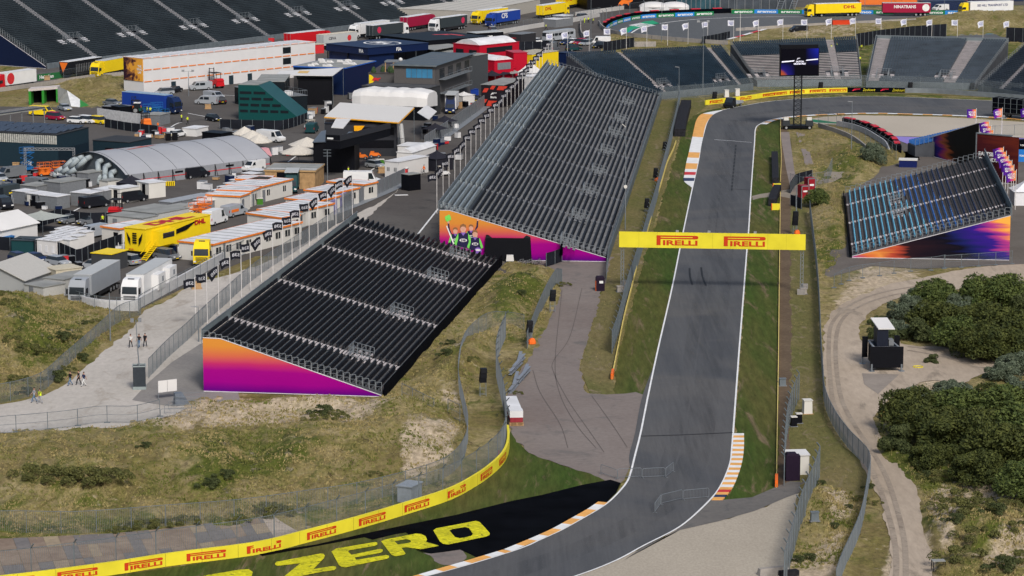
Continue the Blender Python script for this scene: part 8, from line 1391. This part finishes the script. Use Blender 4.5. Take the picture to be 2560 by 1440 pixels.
# ================= PEOPLE =================
SK = mat('skin', (.36, .2, .14), .6); HR = mat('dark_hair', (.03, .02, .015), .8); CLO = {k: mat('cloth_' + k, c, .85, var=.1) for k, c in (('black', (.015, .015, .018)), ('white', (.62, .62, .6)), ('grey', (.3, .31, .33)), ('navy', (.03, .04, .09)), ('jeans', (.1, .17, .27)), ('yellow', (.62, .78, .03)), ('orange', (.85, .18, .03)), ('red', (.4, .03, .05)))}
def body_mesh(pose):
    st = {'walk': .34, 'walk2': -.3, 'stand': .05, 'bend': .12}[pose]; bend = .55 if pose == 'bend' else 0; mdl = bpy.data.meshes.new('b')
    ux, uz = math.sin(bend), math.cos(bend); T = lambda y, z: (z * ux, y, .95 + z * uz)
    v = [(0, 0, .95), T(0, .25), T(0, .46), T(0, .57), T(0, .66), T(0, .8), T(-.19, .48), T(.19, .48), (T(-.25, .22)[0] + st * .35, -.25, T(0, .2)[2]), (T(.25, .22)[0] - st * .35, .25, T(0, .2)[2]), (T(0, 0)[0] + st * .8 + .08 + bend * .5, -.25, T(0, -.02)[2] + (.1 if pose == 'walk2' else 0)), (T(0, 0)[0] - st * .8 + .05 + bend * .5, .25, T(0, -.02)[2]),
         (0, -.1, .88), (0, .1, .88), (-st * .45 + .05, -.1, .5), (st * .6 + .06, .1, .5), (-st - .06, -.1, .09), (st, .1, .07), (-st + .1, -.11, .04), (st + .17, .11, .04), (T(0, 0)[0] + st * .95 + .12 + bend * .55, -.25, T(0, -.13)[2]), (T(0, 0)[0] - st * .95 + .08 + bend * .55, .25, T(0, -.13)[2])]
    e = [(0, 1), (1, 2), (2, 3), (3, 4), (4, 5), (2, 6), (2, 7), (6, 8), (7, 9), (8, 10), (9, 11), (0, 12), (0, 13), (12, 14), (13, 15), (14, 16), (15, 17), (16, 18), (17, 19), (10, 20), (11, 21)]
    rad = [(.15, .11), (.15, .1), (.16, .1), (.06, .06), (.1, .1), (.07, .08), (.07, .07), (.07, .07), (.05, .05), (.05, .05), (.035, .035), (.035, .035), (.1, .1), (.1, .1), (.07, .07), (.07, .07), (.05, .05), (.05, .05), (.045, .035), (.045, .035), (.04, .03), (.04, .03)]
    mdl.from_pydata(v, e, []); o = bpy.data.objects.new('b', mdl); S.collection.objects.link(o); o.modifiers.new('s', 'SKIN'); 
    for i, q in enumerate(rad): mdl.skin_vertices[0].data[i].radius = q
    mdl.skin_vertices[0].data[0].use_root = True; s = o.modifiers.new('u', 'SUBSURF'); s.levels = 1; dg = bpy.context.evaluated_depsgraph_get(); dg.update(); me = bpy.data.meshes.new_from_object(o.evaluated_get(dg)); bpy.data.objects.remove(o)
    for i in range(5): me.materials.append(None)
    for p in me.polygons:
        c = p.center; x, z = c.x, c.z; t = (c.x * ux + (c.z - .95) * uz); p.use_smooth = True
        p.material_index = 3 if t > .52 else (1 if (t > .02 and abs(c.y) < .21) or t > .28 else (3 if abs(c.y) > .2 and z > .7 else (4 if z < .1 else 2)))
    return me, T(0, .78)
BODY = {k: body_mesh(k) for k in ('walk', 'walk2', 'stand', 'bend')}; HAIR = MB().dome((0, 0, 0), .105, .1, .11, 8, 4).mesh('hair', HR, True)
def person(label, x, y, top, leg, pose='stand', rz=0, z=0, grp=None, vest=None, sc_=1.0):
    a = P(x, y, z); a.z = max(z, ground_z(a.x, a.y)) if z == 0 else z; me, hd = BODY[pose]; me = me.copy(); 
    for i, m in enumerate((SK, CLO[top], CLO[leg], SK, BLKW)): me.materials[i] = m
    r = thing('person', label, 'person', a, rz, grp); r.scale = (sc_,) * 3; o = bpy.data.objects.new('body', me); S.collection.objects.link(o); o.parent = r; h = bpy.data.objects.new('hair', HAIR); S.collection.objects.link(h); h.parent = r; h.location = (hd[0] - .02, 0, hd[2] - .02)
    if vest: mb = MB(); mb.taper(-.13, .13, -.2, .2, .98, 1.45, .0, .0, .02, .02); v_ = mb.obj('vest', CLO[vest], r); 
    return r
gw = 'people walking on the sandy path'
for lab, x, y, t, l, p, rz, v in (('person in a grey t-shirt and jeans walking, leftmost on the sandy path', 86, 1006, 'grey', 'jeans', 'walk', 3.6, None), ('person in an open yellow vest and pale jeans walking on the sandy path', 100, 1009, 'black', 'grey', 'walk2', 3.6, 'yellow'), ('person in a black t-shirt and light jeans, left of the middle three', 176, 964, 'black', 'jeans', 'walk', 3.8, None), ('person all in black in the middle of the three walkers', 197, 962, 'black', 'black', 'walk2', 3.8, None), ('person in a navy t-shirt and white trousers, right of the middle three', 210, 966, 'navy', 'white', 'walk', 3.8, None), ('person in a white t-shirt and black trousers left of the light tower mast', 327, 869, 'white', 'black', 'walk2', 4.4, None), ('person in black and jeans directly behind the light tower mast', 348, 869, 'black', 'jeans', 'walk', 4.4, None), ('person all in black right of the light tower mast', 363, 867, 'black', 'black', 'walk2', 4.4, None)): person(lab, x, y, t, l, p, rz, 0, gw, v, 1.0)
gk = 'workers in high visibility clothing'
for lab, x, y, t, l, p, z in (('left one of two yellow vested workers on the open asphalt', 454, 305, 'yellow', 'black', 'stand', 0), ('right one of two yellow vested workers on the open asphalt', 469, 311, 'yellow', 'black', 'walk', 0), ('orange vested worker beside the dark annex fence', 395, 325, 'orange', 'black', 'stand', 0), ('orange worker at the foot of the yellow trailer stairs', 376, 634, 'orange', 'black', 'stand', 0), ('orange vested worker walking by the black canopy tent', 1060, 436, 'orange', 'black', 'walk', 0), ('orange vested worker leaning at the small white cabin', 971, 428, 'orange', 'black', 'bend', 0), ('second orange worker behind the plywood crate', 982, 426, 'red', 'black', 'stand', 0), ('yellow vested worker near the pole with antenna bars', 871, 440, 'yellow', 'yellow', 'stand', 0), ('yellow vested worker at the corner of the timber pavilion', 791, 458, 'yellow', 'navy', 'stand', 0), ('yellow vested worker beside the smaller grey cabin', 257, 562, 'yellow', 'black', 'stand', 0), ('worker in a yellow vest on the tall orange lift', 495, 556, 'yellow', 'yellow', 'stand', 2.3), ('left yellow vested worker on the blue lift by the navy lorry', 368, 286, 'yellow', 'black', 'stand', 1.4), ('right yellow vested worker on the blue lift by the navy lorry', 376, 287, 'yellow', 'black', 'stand', 1.4), ('yellow vested worker by the tall navy marquee leg', 910, 210, 'yellow', 'black', 'walk', 0), ('yellow vested worker walking on the pit road at top centre', 1365, 75, 'yellow', 'black', 'walk', 0), ('left yellow vested worker on the sandy knoll at top centre', 1461, 58, 'yellow', 'yellow', 'stand', 0), ('right yellow vested worker on the sandy knoll at top centre', 1471, 57, 'yellow', 'black', 'stand', 0), ('yellow vested worker crouching by the far concrete wall', 1482, 59, 'yellow', 'black', 'bend', 0), ('yellow worker at the right foot of the dark curved stand', 1858, 216, 'yellow', 'black', 'stand', 0), ('left worker on the bare rows behind the screen, in pink', 2068, 128, 'red', 'grey', 'bend', 5.4), ('middle yellow vested worker on the bare rows behind the screen', 2080, 128, 'yellow', 'black', 'bend', 5.4), ('right yellow vested worker standing on the bare rows', 2091, 124, 'yellow', 'black', 'stand', 5.6), ('yellow vested worker at the stair of the half fitted stand', 2150, 158, 'yellow', 'black', 'stand', 3.6), ('yellow worker at the top right of the half fitted stand', 2153, 127, 'yellow', 'black', 'bend', 5.2), ('yellow worker behind the left lorry by the cabin block', 709, 172, 'yellow', 'black', 'stand', 0), ('person in orange between the lorries at the cabins', 718, 486, 'orange', 'black', 'stand', 0), ('yellow vested person beside the left red lorry', 27, 222, 'yellow', 'black', 'stand', 0), ('person in yellow between the last cabin and the fence', 922, 470, 'yellow', 'black', 'bend', 0)): person(lab, x, y, t, l, p, rr.random() * 6, z, gk)
# ================= PLANTS =================
def leafmat(name, c1, c2):
    m = bpy.data.materials.new(name); m.use_nodes = True; N, L = NT(m); b = N['Principled BSDF']; b.inputs['Roughness'].default_value = .75; b.inputs['Specular IOR Level'].default_value = .2; tc = N.new('ShaderNodeTexCoord')
    n = noise(N, L, tc.outputs['Object'], .8, 5, .8); n2 = noise(N, L, tc.outputs['Object'], 5, 3, .7); L.new(mixc(N, L, 1.0, mixc(N, L, mapr(N, L, n, .38, .64), c1, c2), mapr(N, L, n2, .3, .7, .6, 1.5), 'MULTIPLY'), b.inputs['Base Color']); return m
LM = [leafmat('leaf_dark_olive', (.02, .029, .007), (.078, .088, .02)), leafmat('leaf_green', (.025, .042, .01), (.105, .13, .032)), leafmat('leaf_silver', (.045, .062, .036), (.12, .145, .095)), leafmat('leaf_mixed', (.024, .033, .01), (.08, .095, .034)), leafmat('leaf_low_scrub', (.055, .06, .018), (.125, .125, .038))]; BARK = mat('bark', (.1, .075, .05), .9)
def crown_mesh(seed, rx, ry, h, n, m, leaf=.17):
    g = np.random.default_rng(seed); nl = max(9, int(rx * ry * 2.2)); cx = (g.random(nl) * 2 - 1) * rx * .72; cy = (g.random(nl) * 2 - 1) * ry * .72; k = np.sqrt(np.clip(1 - (cx / rx) ** 2 - (cy / ry) ** 2, .05, 1)); cz = h * (.18 + .62 * g.random(nl)) * k; lr = np.clip(h * (.14 + .2 * g.random(nl)), .3, 1.5)
    i = g.integers(0, nl, n); d = g.normal(size=(n, 3)); d /= np.linalg.norm(d, axis=1)[:, None]; d[:, 2] = np.where(d[:, 2] < -.45, -d[:, 2], d[:, 2]); rad = lr[i] * (.72 + .36 * g.random(n) ** .5) * np.where(g.random(n) < .05, 1.18, 1)
    c = np.stack([cx[i], cy[i], cz[i]], 1) + d * rad[:, None] * np.array([1, 1, .95]); c[:, 2] = np.clip(c[:, 2], .05, None); u = g.normal(size=(n, 3)) + d * .1; u /= np.linalg.norm(u, axis=1)[:, None]; w = np.cross(u, d + g.normal(size=(n, 3)) * .5); w /= np.linalg.norm(w, axis=1)[:, None] + 1e-6; s = leaf * (.6 + .9 * g.random(n))[:, None]
    v = np.stack([c - u * s, c + w * s * .5, c + u * s, c - w * s * .5], 1).reshape(-1, 3); me = bpy.data.meshes.new('crown'); me.from_pydata(v.tolist(), [], np.arange(4 * n).reshape(-1, 4).tolist()); me.materials.append(m); return me
CR = [crown_mesh(3, 3.4, 3.4, 5.2, 12000, LM[0]), crown_mesh(5, 4.2, 3.6, 5.6, 14000, LM[1]), crown_mesh(7, 2.8, 3.0, 3.6, 9000, LM[2], .14), crown_mesh(9, 3.0, 2.6, 3.2, 7500, LM[3]), crown_mesh(12, 2.4, 2.2, 1.9, 2300, LM[4], .1), crown_mesh(14, 2.2, 2.5, 1.6, 2100, LM[3], .1)]
TRUNK = MB(); [TRUNK.line([(0, 0, 0), (.3 * math.cos(t), .3 * math.sin(t), .5), (.8 * math.cos(t + .3), .8 * math.sin(t + .3), 1.1)], .06, 5) for t in (0, 1.3, 2.6, 3.9, 5.1)]; TRUNK = TRUNK.mesh('trunk', BARK)
def shrub(label, x, y, k, s, grp, sz=1.0, rz=None):
    a = P(x, y); a.z = max(0, ground_z(a.x, a.y)) - .1; r = thing('shrub', label, 'shrub', a, x * .37 if k < 4 else (x % 7) * .1, grp); r.scale = (s, s, s * (.85 + .5 * ((x * 7) % 10) / 10) * sz) if k < 4 else (s * .9, s * .9, s * .75)
    for nm, me in (('crown', CR[k]), ('trunk', TRUNK)):
        if nm == 'trunk' and k > 3: continue
        o = bpy.data.objects.new(nm, me); S.collection.objects.link(o); o.parent = r
TXT_C = ['dark olive', 'mid green', 'silvery', 'mixed green', 'low dark', 'low olive']
def mass(where, grp, spots):
    for i, (x, y, k, s) in enumerate(sorted(spots)): shrub('%s bush, %s from the left of the %s' % (TXT_C[k], ORD[i], where), x, y, k, s, grp)
mass('upper thicket on the right', 'bushes of the upper right thicket', [(2262, 800, 2, 1.0), (2290, 850, 3, 1.1), (2330, 780, 1, 1.0), (2350, 830, 0, 1.1), (2390, 872, 1, .95), (2400, 790, 2, 1.1), (2440, 840, 0, 1.15), (2450, 900, 0, 1.0), (2480, 780, 1, 1.2), (2520, 860, 0, 1.3), (2560, 790, 3, 1.2), (2580, 900, 0, 1.3), (2250, 840, 2, .8), (2370, 750, 3, .9), (2540, 735, 2, .9), (2300, 758, 2, .8), (2500, 900, 0, 1.2), (2440, 735, 3, .9)])
mass('lower thicket on the right', 'bushes of the lower right thicket', [(2275, 1085, 0, 1.0), (2300, 1020, 2, .9), (2245, 1130, 3, .8), (2330, 1110, 0, 1.2), (2350, 1040, 3, 1.0), (2390, 1150, 0, 1.3), (2400, 1010, 2, .9), (2420, 1080, 1, 1.1), (2470, 1130, 0, 1.3), (2480, 1020, 3, 1.1), (2520, 1190, 0, 1.2), (2540, 1080, 1, 1.2), (2560, 1000, 2, 1.0), (2590, 1150, 1, 1.3), (2500, 1060, 0, 1.1), (2360, 985, 2, .7), (2320, 1170, 0, .7), (2440, 1215, 0, .9), (2560, 1260, 1, .9)])
mass('small clump between the thickets', 'bushes between the thickets', [(2185, 845, 3, .45), (2192, 812, 3, .4), (2330, 905, 3, .4), (2530, 930, 2, 1.0), (2500, 950, 2, .8)])
shrub('round silvery green bush on the bank behind the blue stand', 2178, 412, 2, .9, None, 1.1); shrub('round bright green bush beside the red cabinets', 2042, 518, 1, .62, None, .8); shrub('small green bush at the end of the grey sheet fence', 1410, 715, 4, .6, None)
mass('sandy ground at lower right', 'low bushes on the sandy ground at lower right', [(2370, 1290, 4, .9), (2350, 1200, 4, 1.0), (2400, 1250, 4, 1.1), (2460, 1270, 5, .8), (2420, 1320, 4, 1.3), (2480, 1325, 5, 1.0), (2520, 1290, 4, .9), (2380, 1345, 5, .8), (2440, 1370, 4, 1.1), (2540, 1350, 4, .8), (2400, 1420, 4, 1.2), (2500, 1440, 5, 1.2), (2560, 1410, 4, 1.0), (2350, 1175, 5, .7), (2450, 1310, 4, .9), (2310, 1190, 5, .6), (2590, 1330, 5, 1)])
mass('near dune', 'low bushes on the near dune', [(90, 1225, 4, 1.2), (150, 1232, 4, 1.3), (210, 1234, 4, 1.4), (255, 1236, 4, 1.4), (290, 1232, 4, 1.1), (800, 1060, 5, 1.0), (830, 1050, 4, .8), (845, 1078, 4, .7), (935, 1188, 4, .5), (360, 1160, 5, .6), (520, 1240, 5, .9), (560, 1225, 5, .8), (470, 1310, 4, .8), (400, 1318, 4, .8), (360, 1320, 4, .8), (600, 1308, 4, .6), (690, 1290, 4, 1.0), (670, 1275, 4, .8), (300, 1330, 4, .6), (790, 1085, 4, .7), (1300, 760, 5, .7), (1110, 905, 5, .8), (1120, 870, 5, .7), (1180, 920, 4, .5), (1295, 985, 4, .4)])
mass('left dune slope', 'low bushes on the left dune slope', [(30, 900, 4, .8), (70, 905, 4, 1.0), (110, 900, 4, .9), (150, 880, 5, 1.0), (25, 845, 4, .8), (200, 905, 5, .8), (45, 960, 4, 1.0), (130, 955, 5, 1.2), (160, 935, 4, .8), (60, 985, 5, .8), (190, 870, 4, .7), (210, 830, 5, .6), (240, 820, 4, .5), (12, 790, 4, .6)])
mass('rough ground between the lower fences', 'low bushes between the lower fences', [(2020, 1400, 5, .6), (2080, 1330, 5, .5), (2150, 1250, 4, .5), (2120, 1270, 5, .4), (2190, 1260, 4, .4), (2050, 1220, 5, .5), (1990, 1405, 5, .6), (2170, 1220, 5, .5)])
# tufts of grass: uncountable, one object
g = np.random.default_rng(2); T = []
def inpoly(x, y, poly):
    r = np.zeros(x.shape, bool); j = len(poly) - 1
    for i in range(len(poly)):
        (xi, yi), (xj, yj) = poly[i], poly[j]
        if yi != yj: r ^= ((yi > y) != (yj > y)) & (x < (xj - xi) * (y - yi) / (yj - yi) + xi)
        j = i
    return r
def scatter(poly, n, hmin, hmax):
    xs = [p[0] for p in poly]; ys = [p[1] for p in poly]; x = g.uniform(max(-60, min(xs)), min(2620, max(xs)), n * 3); y = g.uniform(min(ys), min(1460, max(ys)), n * 3); k = inpoly(x, y, poly); x, y = x[k][:n], y[k][:n]
    q = np.array([P(a, b)[:2] for a, b in zip(x, y)]); dn = fbm(q[:, 0] * .25, q[:, 1] * .16, 4, 77); keep = dn > g.uniform(-.3, .12, len(q)); q = q[keep]
    zz = np.array([ground_z(a, b) for a, b in q]); T.append(np.column_stack([q, zz, g.uniform(hmin, hmax, len(q))]))
for poly, n in zip(POLY_ROUGH, (26000, 11000, 5000, 7000, 2600, 1200, 3500, 800)): scatter(poly, n, .08, .34)
for poly, n in ((([(1945, 520), (2040, 520), (2060, 1000), (2165, 1180), (2160, 1250), (1975, 1200), (1975, 520)]), 3500), (([(1530, 640), (1620, 520), (1590, 720), (1545, 900), (1480, 980), (1450, 900), (1500, 730)]), 2200), (([(-60, 1330), (600, 1300), (900, 1255), (1150, 1190), (1150, 1215), (900, 1275), (600, 1325), (-60, 1355)]), 3500)): scatter(poly, n, .05, .22)
T = np.concatenate(T); n = len(T); B_ = 3; ang = g.uniform(0, 6.28, (n, B_)); h_ = T[:, 3][:, None] * g.uniform(.4, 1.1, (n, B_)); w_ = .04 + h_ * .25; ox, oy = g.normal(0, .13, (n, B_)), g.normal(0, .13, (n, B_)); x, y, z = T[:, 0][:, None] + ox, T[:, 1][:, None] + oy, T[:, 2][:, None] - .03
lean = g.normal(0, .25, (n, B_)) * h_; v = np.stack([np.stack([x - np.cos(ang) * w_, y - np.sin(ang) * w_, z + 0 * x], -1), np.stack([x + np.cos(ang) * w_, y + np.sin(ang) * w_, z + 0 * x], -1), np.stack([x + lean + np.cos(ang) * w_ * .5, y + lean, z + h_], -1)], 2).reshape(-1, 3)
me = bpy.data.meshes.new('grass_tufts'); me.from_pydata(v.tolist(), [], np.arange(len(v)).reshape(-1, 3).tolist()); m = bpy.data.materials.new('tuft'); m.use_nodes = True; N, L = NT(m); b = N['Principled BSDF']; b.inputs['Roughness'].default_value = .9; b.inputs['Specular IOR Level'].default_value = .1; tc = N.new('ShaderNodeTexCoord'); n1 = noise(N, L, tc.outputs['Object'], .16, 6, .7, .6); n2 = noise(N, L, tc.outputs['Object'], 2.5, 4, .8)
L.new(mixc(N, L, 1.0, mixc(N, L, mapr(N, L, n1, .45, .6), (.28, .225, .1), (.105, .12, .027)), mapr(N, L, n2, .3, .7, .6, 1.45), 'MULTIPLY'), b.inputs['Base Color']); me.materials.append(m); o = bpy.data.objects.new('grass_tufts', me); S.collection.objects.link(o); tag(o, 'dry grass tufts scattered over the dunes and verges', 'grass'); o['kind'] = 'stuff'
for m in bpy.data.materials:
    b = m.node_tree.nodes.get('Principled BSDF') if m.use_nodes else None
    if b and b.inputs['Specular IOR Level'].default_value > .45 and b.inputs['Roughness'].default_value > .3: b.inputs['Specular IOR Level'].default_value = .1
for o in bpy.data.objects:
    for k in ('L', 'D'):
        if k in o: del o[k]
